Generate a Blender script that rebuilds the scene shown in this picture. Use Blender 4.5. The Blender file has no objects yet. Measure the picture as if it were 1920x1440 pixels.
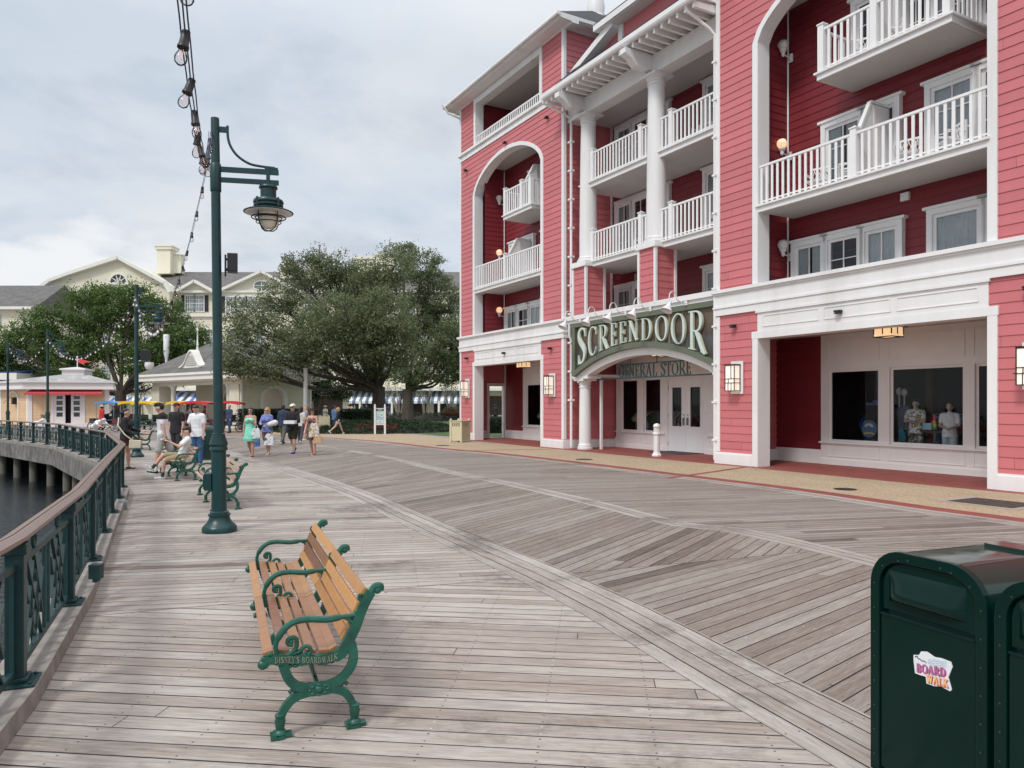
import bpy, bmesh, math, random
from mathutils import Vector, Matrix
random.seed(7)
R = math.radians
PI = math.pi
sc = bpy.context.scene
COL = sc.collection

# ------------------------------------------------------------------ camera model
EYE = 1.8; FPX = 1400.0; HOR = 757.0
def gp(u, v, z=0.0):
    Y = FPX*(EYE-z)/(v-HOR)
    return ((u-960)/FPX*Y, Y)
def at(u, v, Y):
    return Vector(((u-960)/FPX*Y, Y, EYE-(v-HOR)/FPX*Y))

# ------------------------------------------------------------------ mesh builder
class MB:
    def __init__(s):
        s.v = []; s.f = []; s.m = []; s.uv = {}; s.M = None; s.mi = 0
    def add(s, vs, fs, uvs=None):
        o = len(s.v)
        if s.M is not None: vs = [s.M @ Vector(p) for p in vs]
        s.v += [tuple(p) for p in vs]
        for i, f in enumerate(fs):
            if uvs: s.uv[len(s.f)] = uvs[i]
            s.f.append(tuple(o+j for j in f)); s.m.append(s.mi)
        return s
    def box(s, x0, x1, y0, y1, z0, z1):
        if x0 > x1: x0, x1 = x1, x0
        if y0 > y1: y0, y1 = y1, y0
        if z0 > z1: z0, z1 = z1, z0
        vs = [(x0,y0,z0),(x1,y0,z0),(x1,y1,z0),(x0,y1,z0),(x0,y0,z1),(x1,y0,z1),(x1,y1,z1),(x0,y1,z1)]
        return s.add(vs, [(0,3,2,1),(4,5,6,7),(0,1,5,4),(1,2,6,5),(2,3,7,6),(3,0,4,7)])
    def cbox(s, c, sx, sy, sz):
        return s.box(c[0]-sx/2, c[0]+sx/2, c[1]-sy/2, c[1]+sy/2, c[2]-sz/2, c[2]+sz/2)
    def bar(s, p, q, w, h, up=(0,0,1)):
        p = Vector(p); q = Vector(q); d = (q-p).normalized(); up = Vector(up)
        if abs(d.dot(up)) > .98: up = Vector((1,0,0)) if abs(d.x) < .9 else Vector((0,1,0))
        a = d.cross(up).normalized()*w/2; b = a.cross(d).normalized()*h/2
        vs = [p-a-b, p+a-b, p+a+b, p-a+b, q-a-b, q+a-b, q+a+b, q-a+b]
        return s.add(vs, [(0,3,2,1),(4,5,6,7),(0,1,5,4),(1,2,6,5),(2,3,7,6),(3,0,4,7)])
    def tube(s, pts, r, n=8, cap=True, closed=False):
        pts = [Vector(p) for p in pts]; N = len(pts)
        rs = r if isinstance(r, (list, tuple)) else [r]*N
        vs = []; prev = None
        for i, p in enumerate(pts):
            if closed: d = pts[(i+1) % N]-pts[i-1]
            else: d = pts[min(i+1, N-1)]-pts[max(i-1, 0)]
            if d.length < 1e-9: d = Vector((0,0,1))
            d.normalize()
            if prev is None:
                up = Vector((0,0,1)) if abs(d.z) < .9 else Vector((1,0,0))
                a = d.cross(up).normalized()
            else:
                a = prev - d*prev.dot(d)
                if a.length < 1e-6: a = d.orthogonal()
                a.normalize()
            prev = a; b = d.cross(a)
            for k in range(n):
                t = 2*PI*k/n
                vs.append(p+(a*math.cos(t)+b*math.sin(t))*rs[i])
        fs = []
        for i in range(N if closed else N-1):
            j = (i+1) % N
            for k in range(n):
                fs.append((i*n+k, i*n+(k+1) % n, j*n+(k+1) % n, j*n+k))
        if cap and not closed:
            fs.append(tuple(range(n-1, -1, -1))); fs.append(tuple((N-1)*n+k for k in range(n)))
        return s.add(vs, fs)
    def lathe(s, prof, c=(0,0,0), n=20, axis='z'):
        vs = []; fs = []
        for (r, z) in prof:
            for k in range(n):
                t = 2*PI*k/n
                if axis == 'z': vs.append((c[0]+r*math.cos(t), c[1]+r*math.sin(t), c[2]+z))
                elif axis == 'x': vs.append((c[0]+z, c[1]+r*math.cos(t), c[2]+r*math.sin(t)))
                else: vs.append((c[0]+r*math.sin(t), c[1]+z, c[2]+r*math.cos(t)))
        for i in range(len(prof)-1):
            for k in range(n):
                fs.append((i*n+k, i*n+(k+1) % n, (i+1)*n+(k+1) % n, (i+1)*n+k))
        if prof[0][0] > 1e-5: fs.append(tuple(range(n-1, -1, -1)))
        if prof[-1][0] > 1e-5: fs.append(tuple((len(prof)-1)*n+k for k in range(n)))
        return s.add(vs, fs)
    def ball(s, c, rx, ry=None, rz=None, n=12, m=8):
        ry = rx if ry is None else ry; rz = rx if rz is None else rz
        vs = [(c[0], c[1], c[2]-rz)]; fs = []
        for i in range(1, m):
            a = -PI/2+PI*i/m
            for k in range(n):
                t = 2*PI*k/n
                vs.append((c[0]+rx*math.cos(a)*math.cos(t), c[1]+ry*math.cos(a)*math.sin(t), c[2]+rz*math.sin(a)))
        vs.append((c[0], c[1], c[2]+rz)); L = len(vs)-1
        for k in range(n): fs.append((0, 1+(k+1) % n, 1+k))
        for i in range(m-2):
            for k in range(n):
                fs.append((1+i*n+k, 1+i*n+(k+1) % n, 1+(i+1)*n+(k+1) % n, 1+(i+1)*n+k))
        for k in range(n): fs.append((L, 1+(m-2)*n+k, 1+(m-2)*n+(k+1) % n))
        return s.add(vs, fs)
    def prism(s, poly, fn, d0, d1):
        """poly: 2-D outline; fn(a, b, d) -> 3-D point; solid between depths d0 and d1"""
        n = len(poly)
        vs = [fn(a, b, d0) for a, b in poly]+[fn(a, b, d1) for a, b in poly]
        fs = [tuple(range(n-1, -1, -1)), tuple(range(n, 2*n))]
        for i in range(n): fs.append((i, (i+1) % n, n+(i+1) % n, n+i))
        return s.add(vs, fs)
    def strip(s, A, B, fn, d0, d1):
        """solid strip between two 2-D polylines of equal length"""
        n = len(A); vs = []
        for a, b in zip(A, B):
            vs += [fn(a[0], a[1], d0), fn(b[0], b[1], d0), fn(b[0], b[1], d1), fn(a[0], a[1], d1)]
        fs = []
        for i in range(n-1):
            o = 4*i; p = o+4
            for k in range(4):
                fs.append((o+k, o+(k+1) % 4, p+(k+1) % 4, p+k))
        fs.append((3,2,1,0)); fs.append((4*n-4, 4*n-3, 4*n-2, 4*n-1))
        return s.add(vs, fs)
    def quad(s, a, b, c, d): return s.add([a,b,c,d], [(0,1,2,3)])
    def build(s, name, mats, parent=None, smooth=False, fix=True, bevel=0):
        me = bpy.data.meshes.new(name)
        me.from_pydata(s.v, [], s.f)
        if not isinstance(mats, (list, tuple)): mats = [mats]
        for m in mats: me.materials.append(m)
        if len(mats) > 1: me.polygons.foreach_set('material_index', s.m)
        if s.uv:
            lay = me.uv_layers.new(name='UVMap')
            for p in me.polygons:
                if p.index in s.uv:
                    for li, uv in zip(p.loop_indices, s.uv[p.index]): lay.data[li].uv = uv
        if fix:
            bm = bmesh.new(); bm.from_mesh(me)
            bmesh.ops.recalc_face_normals(bm, faces=bm.faces); bm.to_mesh(me); bm.free()
        if smooth:
            me.polygons.foreach_set('use_smooth', [True]*len(me.polygons))
            if hasattr(me, 'set_sharp_from_angle'): me.set_sharp_from_angle(angle=R(40))
        me.update()
        o = bpy.data.objects.new(name, me); COL.objects.link(o)
        if bevel:
            md = o.modifiers.new('bevel', 'BEVEL'); md.width = bevel; md.segments = 2; md.limit_method = 'ANGLE'
        if parent: o.parent = parent
        return o

def tag(o, label, cat, group=None):
    o['label'] = label; o['category'] = cat
    if group: o['group'] = group
    return o
def thing(name, label, cat, loc=(0,0,0), rz=0, group=None):
    o = bpy.data.objects.new(name, None); COL.objects.link(o)
    o.empty_display_size = .2
    o.location = loc; o.rotation_euler = (0, 0, rz)
    return tag(o, label, cat, group)
def structure(o):
    o['kind'] = 'structure'; return o
def part(name, parent):
    o = bpy.data.objects.new(name, None); COL.objects.link(o); o.parent = parent; o.empty_display_size = .1
    return o
def kids(o): return [c for c in bpy.data.objects if c.parent == o]
def dup(root, loc=None, rz=None, label=None, group=None, parent=None):
    r = root.copy(); COL.objects.link(r)
    if parent: r.parent = parent
    if loc is not None: r.location = loc
    if rz is not None: r.rotation_euler = (0, 0, rz)
    if label: r['label'] = label
    if group: r['group'] = group
    for ch in kids(root):
        c = ch.copy(); COL.objects.link(c); c.parent = r
        for g in kids(ch):
            d = g.copy(); COL.objects.link(d); d.parent = c
    return r

# ------------------------------------------------------------------ materials
def nodes(name):
    m = bpy.data.materials.new(name); m.use_nodes = True
    nt = m.node_tree; b = nt.nodes['Principled BSDF']
    return m, nt, b
def N(nt, typ, **kw):
    n = nt.nodes.new(typ)
    for k, v in kw.items(): setattr(n, k, v)
    return n
def math_(nt, op, a, b=None, c=None):
    n = nt.nodes.new('ShaderNodeMath'); n.operation = op
    for i, x in enumerate((a, b, c)):
        if x is None: continue
        if isinstance(x, (int, float)): n.inputs[i].default_value = x
        else: nt.links.new(x, n.inputs[i])
    return n.outputs[0]
def mixc(nt, f, a, b, mode='MIX'):
    n = nt.nodes.new('ShaderNodeMix'); n.data_type = 'RGBA'; n.blend_type = mode
    for s_, x in ((n.inputs[0], f), (n.inputs[6], a), (n.inputs[7], b)):
        if isinstance(x, (int, float)): s_.default_value = x
        elif isinstance(x, tuple): s_.default_value = (*x[:3], 1)
        else: nt.links.new(x, s_)
    return n.outputs[2]
def ramp(nt, f, stops):
    n = nt.nodes.new('ShaderNodeValToRGB'); e = n.color_ramp.elements
    while len(e) < len(stops): e.new(.5)
    for i, (p, c) in enumerate(stops):
        e[i].position = p; e[i].color = (*c, 1) if len(c) == 3 else c
    nt.links.new(f, n.inputs[0]); return n.outputs[0]
def noise(nt, vec, scale, detail=3, rough=.55, dist=0):
    n = nt.nodes.new('ShaderNodeTexNoise')
    n.inputs['Scale'].default_value = scale; n.inputs['Detail'].default_value = detail
    n.inputs['Roughness'].default_value = rough; n.inputs['Distortion'].default_value = dist
    if vec is not None: nt.links.new(vec, n.inputs['Vector'])
    return n.outputs['Fac']
def coords(nt, which='Object'):
    return nt.nodes.new('ShaderNodeTexCoord').outputs[which]
def mapping(nt, vec, scale=(1,1,1), rot=(0,0,0)):
    n = nt.nodes.new('ShaderNodeMapping'); n.inputs['Scale'].default_value = scale; n.inputs['Rotation'].default_value = rot
    nt.links.new(vec, n.inputs['Vector']); return n.outputs[0]
def bump(nt, b, h, strength=.3, dist=.01):
    n = nt.nodes.new('ShaderNodeBump'); n.inputs['Strength'].default_value = strength; n.inputs['Distance'].default_value = dist
    nt.links.new(h, n.inputs['Height']); nt.links.new(n.outputs[0], b.inputs['Normal'])
def paint(name, c, rough=.5, var=.12, scale=3.0, metal=0, dirt=None, bmp=0, spec=.5, streak=False):
    m, nt, b = nodes(name)
    co = coords(nt)
    vec = mapping(nt, co, (1,1,.15)) if streak else co
    f = noise(nt, vec, scale, 4, .6)
    lo = tuple(x*(1-var) for x in c); hi = tuple(min(1, x*(1+var)) for x in c)
    col = ramp(nt, f, [(.3, lo), (.7, hi)])
    if dirt:
        f2 = noise(nt, vec, scale*.37+.2, 5, .65)
        col = mixc(nt, ramp(nt, f2, [(.52, (0,0,0)), (.75, (.6,.6,.6))]), col, dirt)
    nt.links.new(col, b.inputs['Base Color'])
    f3 = noise(nt, co, scale*4, 3)
    rr = math_(nt, 'MULTIPLY_ADD', f3, .25, rough-.12)
    nt.links.new(rr, b.inputs['Roughness'])
    b.inputs['Metallic'].default_value = metal
    b.inputs['Specular IOR Level'].default_value = spec
    if bmp: bump(nt, b, f3, bmp, .01)
    return m
def emit(name, c, strength, base=None):
    m, nt, b = nodes(name)
    b.inputs['Base Color'].default_value = (*(base or c), 1)
    f = noise(nt, coords(nt), 7, 2)
    col = ramp(nt, f, [(.3, tuple(x*.82 for x in c)), (.7, c)])
    nt.links.new(col, b.inputs['Emission Color']); b.inputs['Emission Strength'].default_value = strength
    b.inputs['Roughness'].default_value = .3
    return m

M = {}
M['white'] = paint('white_paint', (.80,.79,.785), .45, .045, 1.6, dirt=(.56,.54,.51), streak=True)
M['white_rail'] = paint('white_rail_paint', (.82,.81,.805), .4, .03, 2)
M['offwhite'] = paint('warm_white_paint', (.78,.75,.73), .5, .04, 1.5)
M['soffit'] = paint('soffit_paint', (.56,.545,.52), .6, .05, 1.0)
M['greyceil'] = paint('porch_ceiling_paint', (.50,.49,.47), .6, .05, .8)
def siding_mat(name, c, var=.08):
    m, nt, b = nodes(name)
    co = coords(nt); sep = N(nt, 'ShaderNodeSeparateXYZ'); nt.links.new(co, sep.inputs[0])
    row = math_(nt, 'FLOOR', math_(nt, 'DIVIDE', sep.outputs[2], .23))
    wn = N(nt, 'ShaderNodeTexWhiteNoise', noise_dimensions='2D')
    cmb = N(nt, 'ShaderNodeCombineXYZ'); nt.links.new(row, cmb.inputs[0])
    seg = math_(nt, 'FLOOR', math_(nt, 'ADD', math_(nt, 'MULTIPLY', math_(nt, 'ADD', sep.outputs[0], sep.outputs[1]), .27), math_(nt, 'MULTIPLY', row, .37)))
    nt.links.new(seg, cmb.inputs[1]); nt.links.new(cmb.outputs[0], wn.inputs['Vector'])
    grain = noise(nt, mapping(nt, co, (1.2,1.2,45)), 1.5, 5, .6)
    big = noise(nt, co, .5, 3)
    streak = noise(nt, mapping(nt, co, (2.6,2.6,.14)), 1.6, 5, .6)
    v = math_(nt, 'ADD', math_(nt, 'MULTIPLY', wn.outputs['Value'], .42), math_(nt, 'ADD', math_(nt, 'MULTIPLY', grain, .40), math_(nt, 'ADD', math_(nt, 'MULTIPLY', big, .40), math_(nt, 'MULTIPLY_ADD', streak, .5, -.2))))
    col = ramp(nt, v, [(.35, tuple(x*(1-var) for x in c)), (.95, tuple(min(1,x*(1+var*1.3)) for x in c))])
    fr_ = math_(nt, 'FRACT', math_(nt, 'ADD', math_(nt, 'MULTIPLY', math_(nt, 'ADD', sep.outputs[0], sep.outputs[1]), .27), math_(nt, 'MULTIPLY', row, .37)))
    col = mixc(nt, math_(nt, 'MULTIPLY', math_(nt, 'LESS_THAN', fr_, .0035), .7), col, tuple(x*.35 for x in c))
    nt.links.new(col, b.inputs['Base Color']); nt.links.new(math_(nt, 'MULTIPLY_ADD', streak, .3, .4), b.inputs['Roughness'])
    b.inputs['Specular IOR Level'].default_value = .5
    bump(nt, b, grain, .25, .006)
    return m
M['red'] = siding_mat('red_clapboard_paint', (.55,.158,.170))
M['shaded_red'] = siding_mat('shaded_red_clapboard', (.195,.018,.026))  # same red siding in recesses, with their shade put into the colour
M['cream_sid'] = siding_mat('cream_clapboard', (.66,.62,.47), .05)
M['yel_sid'] = siding_mat('pale_yellow_clapboard', (.62,.59,.42), .05)
M['tan_sid'] = siding_mat('tan_clapboard', (.68,.47,.28), .07)
M['green_iron'] = paint('green_painted_iron', (.010,.088,.060), .36, .35, 14, bmp=.25)
M['green_rail'] = paint('dark_green_rail_paint', (.005,.034,.036), .45, .2, 6, bmp=.1)
M['green_lamp'] = paint('dark_green_lamp_paint', (.005,.040,.042), .36, .15, 6, bmp=.05)
M['green_bin'] = paint('gloss_dark_green', (.001,.0175,.0135), .19, .12, 2.5, spec=.2)
M['black'] = paint('black_plastic', (.012,.012,.014), .45, .2, 8)
M['wire'] = paint('dark_blue_cable', (.02,.025,.07), .5, .1, 8)
M['silver'] = paint('grey_metal', (.35,.36,.37), .4, .1, 8, metal=.6)
M['bronze'] = paint('dark_bronze', (.02,.018,.016), .45, .2, 8)
M['sage'] = paint('sage_green_paint', (.125,.145,.10), .5, .06, 2)
M['mint'] = paint('pale_mint_paint', (.58,.68,.61), .45, .08, 3)
M['mint_side'] = paint('letter_edge_gold', (.50,.44,.26), .5, .08, 3)
M['teal'] = paint('teal_metal', (.035,.12,.13), .45, .1, 4)
M['amber'] = emit('lit_amber_glass', (1,.66,.36), .85)
M['globe_lit'] = emit('lit_globe_glass', (1,.58,.34), .9)
M['lantern'] = emit('lit_lantern_glass', (1,.80,.60), .55, (.8,.75,.7))
M['globe_off'] = paint('white_glass_globe', (.75,.72,.70), .2, .03, 4)
M['lampglass'] = paint('frosted_lamp_glass', (.88,.84,.70), .25, .12, 6)
M['shingle_dark'] = None
def shingle(name, c, sx=.3, sz=.16):
    m, nt, b = nodes(name)
    co = coords(nt)
    br = N(nt, 'ShaderNodeTexBrick'); br.inputs['Scale'].default_value = 1
    br.inputs['Brick Width'].default_value = sx; br.inputs['Row Height'].default_value = sz; br.inputs['Mortar Size'].default_value = .008
    br.inputs['Color1'].default_value = (*[x*.7 for x in c], 1); br.inputs['Color2'].default_value = (*[x*1.35 for x in c], 1); br.inputs['Mortar'].default_value = (*[x*.45 for x in c], 1)
    sep = N(nt, 'ShaderNodeSeparateXYZ'); nt.links.new(co, sep.inputs[0])
    cmb = N(nt, 'ShaderNodeCombineXYZ')
    nt.links.new(math_(nt, 'ADD', sep.outputs[0], math_(nt, 'MULTIPLY', sep.outputs[1], .37)), cmb.inputs[0]); nt.links.new(math_(nt, 'MULTIPLY', sep.outputs[2], 1.6), cmb.inputs[1])
    nt.links.new(cmb.outputs[0], br.inputs['Vector'])
    nz = noise(nt, co, 1.1, 4)
    col = mixc(nt, .5, br.outputs['Color'], ramp(nt, nz, [(.3, tuple(x*.75 for x in c)), (.7, tuple(x*1.25 for x in c))]))
    nt.links.new(col, b.inputs['Base Color']); b.inputs['Roughness'].default_value = .85
    return m
M['shingle_dark'] = shingle('dark_shingles', (.045,.045,.05))
M['shingle_grey'] = shingle('grey_shingles', (.125,.118,.112), .5, .3)
M['shingle_light'] = shingle('pale_grey_shingles', (.36,.36,.35), .5, .3)
def glass_mat(name, tint=(.75,.78,.8), ior=1.45, rough=.02):
    m, nt, b = nodes(name)
    nt.nodes.remove(b)
    tr = N(nt, 'ShaderNodeBsdfTransparent'); tr.inputs[0].default_value = (*tint, 1)
    gl = N(nt, 'ShaderNodeBsdfGlossy'); gl.inputs['Roughness'].default_value = rough; gl.inputs['Color'].default_value = (.9,.92,.95,1)
    fr = N(nt, 'ShaderNodeFresnel'); fr.inputs['IOR'].default_value = ior
    mx = N(nt, 'ShaderNodeMixShader')
    nt.links.new(fr.outputs[0], mx.inputs[0]); nt.links.new(tr.outputs[0], mx.inputs[1]); nt.links.new(gl.outputs[0], mx.inputs[2])
    nt.links.new(mx.outputs[0], nt.nodes['Material Output'].inputs['Surface'])
    return m
M['glass'] = glass_mat('window_glass')
M['shopglass'] = glass_mat('shop_glass', (.82,.84,.86), 1.30)
M['bulb'] = glass_mat('clear_bulb_glass', (.93,.92,.92), 1.25)
M['bulb_white'] = paint('milky_bulb', (.80,.78,.74), .2, .03, 4)
M['green_gloss'] = paint('gloss_dark_green_top', (.002,.026,.020), .10, .15, 3, spec=.6)
M['filament'] = emit('warm_filament', (1,.55,.40), .35)
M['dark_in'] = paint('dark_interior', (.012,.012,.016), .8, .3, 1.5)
M['curtain'] = paint('sheer_curtain', (.74,.75,.74), .8, .08, 8)
M['dkglass'] = paint('dark_window_glass', (.03,.035,.045), .06, .3, .6, spec=.7)
def wood(name, c, c2, sx=(.8,14,14)):
    m, nt, b = nodes(name)
    co = coords(nt)
    g = noise(nt, mapping(nt, co, sx), 2.2, 5, .6, .6)
    oi = N(nt, 'ShaderNodeNewGeometry'); ob = N(nt, 'ShaderNodeObjectInfo')
    rnd = math_(nt, 'FRACT', math_(nt, 'ADD', math_(nt, 'MULTIPLY', ob.outputs['Random'], 3.7), math_(nt, 'MULTIPLY', oi.outputs['Random Per Island'], 5.3)))
    v = math_(nt, 'ADD', math_(nt, 'MULTIPLY', rnd, .62), math_(nt, 'MULTIPLY', g, .5))
    col = ramp(nt, v, [(.14, c), (.52, tuple(x*.62+y*.38 for x, y in zip(c, c2))), (1.0, c2)])
    nt.links.new(col, b.inputs['Base Color']); b.inputs['Roughness'].default_value = .34; b.inputs['Coat Weight'].default_value = .25; b.inputs['Coat Roughness'].default_value = .25
    bump(nt, b, g, .15, .004)
    return m
M['slat'] = wood('varnished_hardwood', (.15,.048,.028), (.72,.37,.13))
M['slat_pale'] = wood('weathered_pink_hardwood', (.30,.17,.12), (.52,.36,.26))
M['handrail'] = wood('brown_composite', (.12,.066,.047), (.215,.122,.09), (3,3,3))
M['fascia'] = paint('weathered_concrete_beam', (.17,.163,.15), .85, .5, 2.6, dirt=(.06,.057,.05), bmp=.4)
M['timber'] = paint('weathered_timber', (.27,.245,.22), .85, .3, 5, dirt=(.13,.115,.10), bmp=.4)
M['pile'] = paint('wet_timber_pile', (.16,.15,.12), .8, .4, 3, dirt=(.04,.045,.035), bmp=.4, streak=True)
M['skin'] = paint('skin_light', (.56,.33,.25), .5, .08, 12)
M['skin_tan'] = paint('skin_tan', (.46,.26,.19), .5, .08, 12)
M['skin_dark'] = paint('skin_brown', (.22,.12,.08), .5, .08, 12)
_cl = {}
def cloth(c, var=.15, rough=.85):
    k = (c, var)
    if k not in _cl: _cl[k] = paint('fabric', c, rough, var, 14, bmp=.3)
    return _cl[k]
# ------------------------------------------------------------------ plank shader
WEDGE = [((-3.56,6.33), 21.0), ((-7.2,14.08), 38.0), ((-11.5,21.1), 54.0)]
def plank_mat(name, base_deg, w=.155, tint=(1,1,1), use_uv=False, L=7.3, seed=0.0, VAR=.16, STAIN=1.0):
    m, nt, b = nodes(name)
    if use_uv:
        sep = N(nt, 'ShaderNodeSeparateXYZ'); nt.links.new(coords(nt, 'UV'), sep.inputs[0])
        u, v = sep.outputs[0], sep.outputs[1]; kx = None
    else:
        co = coords(nt); sep = N(nt, 'ShaderNodeSeparateXYZ'); nt.links.new(co, sep.inputs[0])
        X, Y = sep.outputs[0], sep.outputs[1]
        k = None; near = None
        for (p, a) in WEDGE:
            nx_, ny_ = -math.sin(R(a)), math.cos(R(a))
            d = math_(nt, 'SUBTRACT', math_(nt, 'ADD', math_(nt, 'MULTIPLY', X, nx_), math_(nt, 'MULTIPLY', Y, ny_)), p[0]*nx_+p[1]*ny_)
            g = math_(nt, 'GREATER_THAN', d, 0.0)
            ln = math_(nt, 'LESS_THAN', math_(nt, 'ABSOLUTE', d), .006)
            k = g if k is None else math_(nt, 'ADD', k, g)
            near = ln if near is None else math_(nt, 'MAXIMUM', near, ln)
        th = math_(nt, 'ADD', math_(nt, 'MULTIPLY', k, R(16)), R(base_deg))
        cs = math_(nt, 'COSINE', th); sn = math_(nt, 'SINE', th)
        u = math_(nt, 'ADD', math_(nt, 'MULTIPLY', X, cs), math_(nt, 'MULTIPLY', Y, sn))
        v = math_(nt, 'SUBTRACT', math_(nt, 'MULTIPLY', Y, cs), math_(nt, 'MULTIPLY', X, sn))
        kx = k
    vv = math_(nt, 'DIVIDE', v, w); row = math_(nt, 'FLOOR', vv); fv = math_(nt, 'FRACT', vv)
    wn0 = N(nt, 'ShaderNodeTexWhiteNoise', noise_dimensions='1D'); nt.links.new(math_(nt, 'ADD', row, seed), wn0.inputs['W'])
    uu = math_(nt, 'ADD', math_(nt, 'DIVIDE', u, L), math_(nt, 'MULTIPLY', wn0.outputs['Value'], 7.0))
    cell = math_(nt, 'FLOOR', uu); fu = math_(nt, 'FRACT', uu)
    cmb = N(nt, 'ShaderNodeCombineXYZ'); nt.links.new(row, cmb.inputs[0]); nt.links.new(cell, cmb.inputs[1])
    if kx is not None: nt.links.new(kx, cmb.inputs[2])
    wn = N(nt, 'ShaderNodeTexWhiteNoise', noise_dimensions='3D'); nt.links.new(cmb.outputs[0], wn.inputs['Vector'])
    bid = wn.outputs['Value']; sc3 = N(nt, 'ShaderNodeSeparateColor'); nt.links.new(wn.outputs['Color'], sc3.inputs[0]); bid2 = sc3.outputs[1]
    # gaps (width varies a little from board to board)
    e = math_(nt, 'MULTIPLY', math_(nt, 'MINIMUM', fv, math_(nt, 'SUBTRACT', 1.0, fv)), w)
    gw = math_(nt, 'MULTIPLY_ADD', wn0.outputs['Value'], .0050, .0036)
    gap = math_(nt, 'LESS_THAN', e, gw)
    eu = math_(nt, 'MULTIPLY', math_(nt, 'MINIMUM', fu, math_(nt, 'SUBTRACT', 1.0, fu)), L)
    gap = math_(nt, 'MAXIMUM', gap, math_(nt, 'LESS_THAN', eu, .003))
    if kx is not None: gap = math_(nt, 'MAXIMUM', gap, near)
    # grain
    gv = N(nt, 'ShaderNodeCombineXYZ'); nt.links.new(math_(nt, 'MULTIPLY', u, 1.3), gv.inputs[0]); nt.links.new(math_(nt, 'MULTIPLY', v, 38.0), gv.inputs[1]); nt.links.new(math_(nt, 'MULTIPLY', bid, 40.0), gv.inputs[2])
    grain = noise(nt, gv.outputs[0], 1.0, 6, .68, .4)
    gv3 = N(nt, 'ShaderNodeCombineXYZ'); nt.links.new(math_(nt, 'MULTIPLY', u, 7.0), gv3.inputs[0]); nt.links.new(math_(nt, 'MULTIPLY', v, 140.0), gv3.inputs[1]); nt.links.new(math_(nt, 'MULTIPLY', bid, 23.0), gv3.inputs[2])
    grain2 = noise(nt, gv3.outputs[0], 1.0, 3, .7, .2)
    gv2 = N(nt, 'ShaderNodeCombineXYZ'); nt.links.new(math_(nt, 'MULTIPLY', u, 2.2), gv2.inputs[0]); nt.links.new(math_(nt, 'MULTIPLY', v, 11.0), gv2.inputs[1]); nt.links.new(math_(nt, 'MULTIPLY', bid, 17.0), gv2.inputs[2])
    blotch = noise(nt, gv2.outputs[0], 1.0, 4, .6, .5)
    world = coords(nt, 'Object')
    stain = noise(nt, world, .55, 5, .62, .3)
    fine = noise(nt, world, 9.0, 4, .7)
    t = math_(nt, 'ADD', math_(nt, 'ADD', math_(nt, 'MULTIPLY_ADD', bid, VAR, .15-VAR*.5), math_(nt, 'ADD', math_(nt, 'MULTIPLY', math_(nt, 'POWER', bid2, 8.0), -.24), math_(nt, 'MULTIPLY_ADD', grain2, .62, -.31))), math_(nt, 'ADD', math_(nt, 'MULTIPLY', grain, .50), math_(nt, 'ADD', math_(nt, 'MULTIPLY', blotch, .36), math_(nt, 'MULTIPLY_ADD', stain, .36*STAIN, .18*(1-STAIN)))))
    T = lambda c: tuple(x*y for x, y in zip(c, tint))
    col = ramp(nt, t, [(.40, T((.085,.068,.058))), (.58, T((.235,.20,.176))), (.74, T((.345,.307,.28))), (.95, T((.53,.495,.465)))])
    hue = mixc(nt, math_(nt, 'MULTIPLY', wn.outputs['Color'], .35) if False else .2, col, mixc(nt, wn.outputs['Value'], T((.33,.27,.235)), T((.31,.30,.29))))
    dk = ramp(nt, math_(nt, 'ADD', math_(nt, 'MULTIPLY_ADD', stain, .7*STAIN, .35*(1-STAIN)), math_(nt, 'MULTIPLY', fine, .3)), [(.32, (.42,.40,.385)), (.47, (1,1,1))])
    col2 = mixc(nt, 1.0, hue, dk, 'MULTIPLY')
    # screw heads, two across every board at each joist
    ju = math_(nt, 'FRACT', math_(nt, 'DIVIDE', u, .61)); du = math_(nt, 'MULTIPLY', math_(nt, 'SUBTRACT', ju, .5), .61)
    dv = math_(nt, 'SUBTRACT', math_(nt, 'ABSOLUTE', math_(nt, 'MULTIPLY', math_(nt, 'SUBTRACT', fv, .5), w)), w*.29)
    rr = math_(nt, 'ADD', math_(nt, 'MULTIPLY', du, du), math_(nt, 'MULTIPLY', dv, dv))
    nail = math_(nt, 'LESS_THAN', rr, .0068**2)
    nw = N(nt, 'ShaderNodeTexWhiteNoise', noise_dimensions='2D'); nc = N(nt, 'ShaderNodeCombineXYZ'); nt.links.new(row, nc.inputs[0]); nt.links.new(math_(nt, 'FLOOR', math_(nt, 'DIVIDE', u, .61)), nc.inputs[1]); nt.links.new(nc.outputs[0], nw.inputs['Vector'])
    vg = N(nt, 'ShaderNodeTexVoronoi'); vg.inputs['Scale'].default_value = 1.3; nt.links.new(world, vg.inputs['Vector'])
    gum = math_(nt, 'LESS_THAN', math_(nt, 'ADD', vg.outputs['Distance'], math_(nt, 'MULTIPLY', fine, .02)), .034)
    col2 = mixc(nt, math_(nt, 'MULTIPLY', gum, .65), col2, (.05,.045,.042))
    ncol = mixc(nt, math_(nt, 'GREATER_THAN', nw.outputs['Value'], .95), (.09,.085,.08), (.50,.48,.45))
    col3 = mixc(nt, nail, col2, ncol)
    col4 = mixc(nt, gap, col3, (.018,.015,.013))
    nt.links.new(col4, b.inputs['Base Color'])
    nt.links.new(math_(nt, 'MULTIPLY_ADD', blotch, .35, .5), b.inputs['Roughness'])
    b.inputs['Specular IOR Level'].default_value = .3
    edge = math_(nt, 'MINIMUM', math_(nt, 'MULTIPLY', e, 60.0), 1.0)
    hgt = math_(nt, 'ADD', math_(nt, 'MULTIPLY', edge, .8), math_(nt, 'MULTIPLY', grain, .5))
    bump(nt, b, hgt, .55, .006)
    return m
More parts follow.
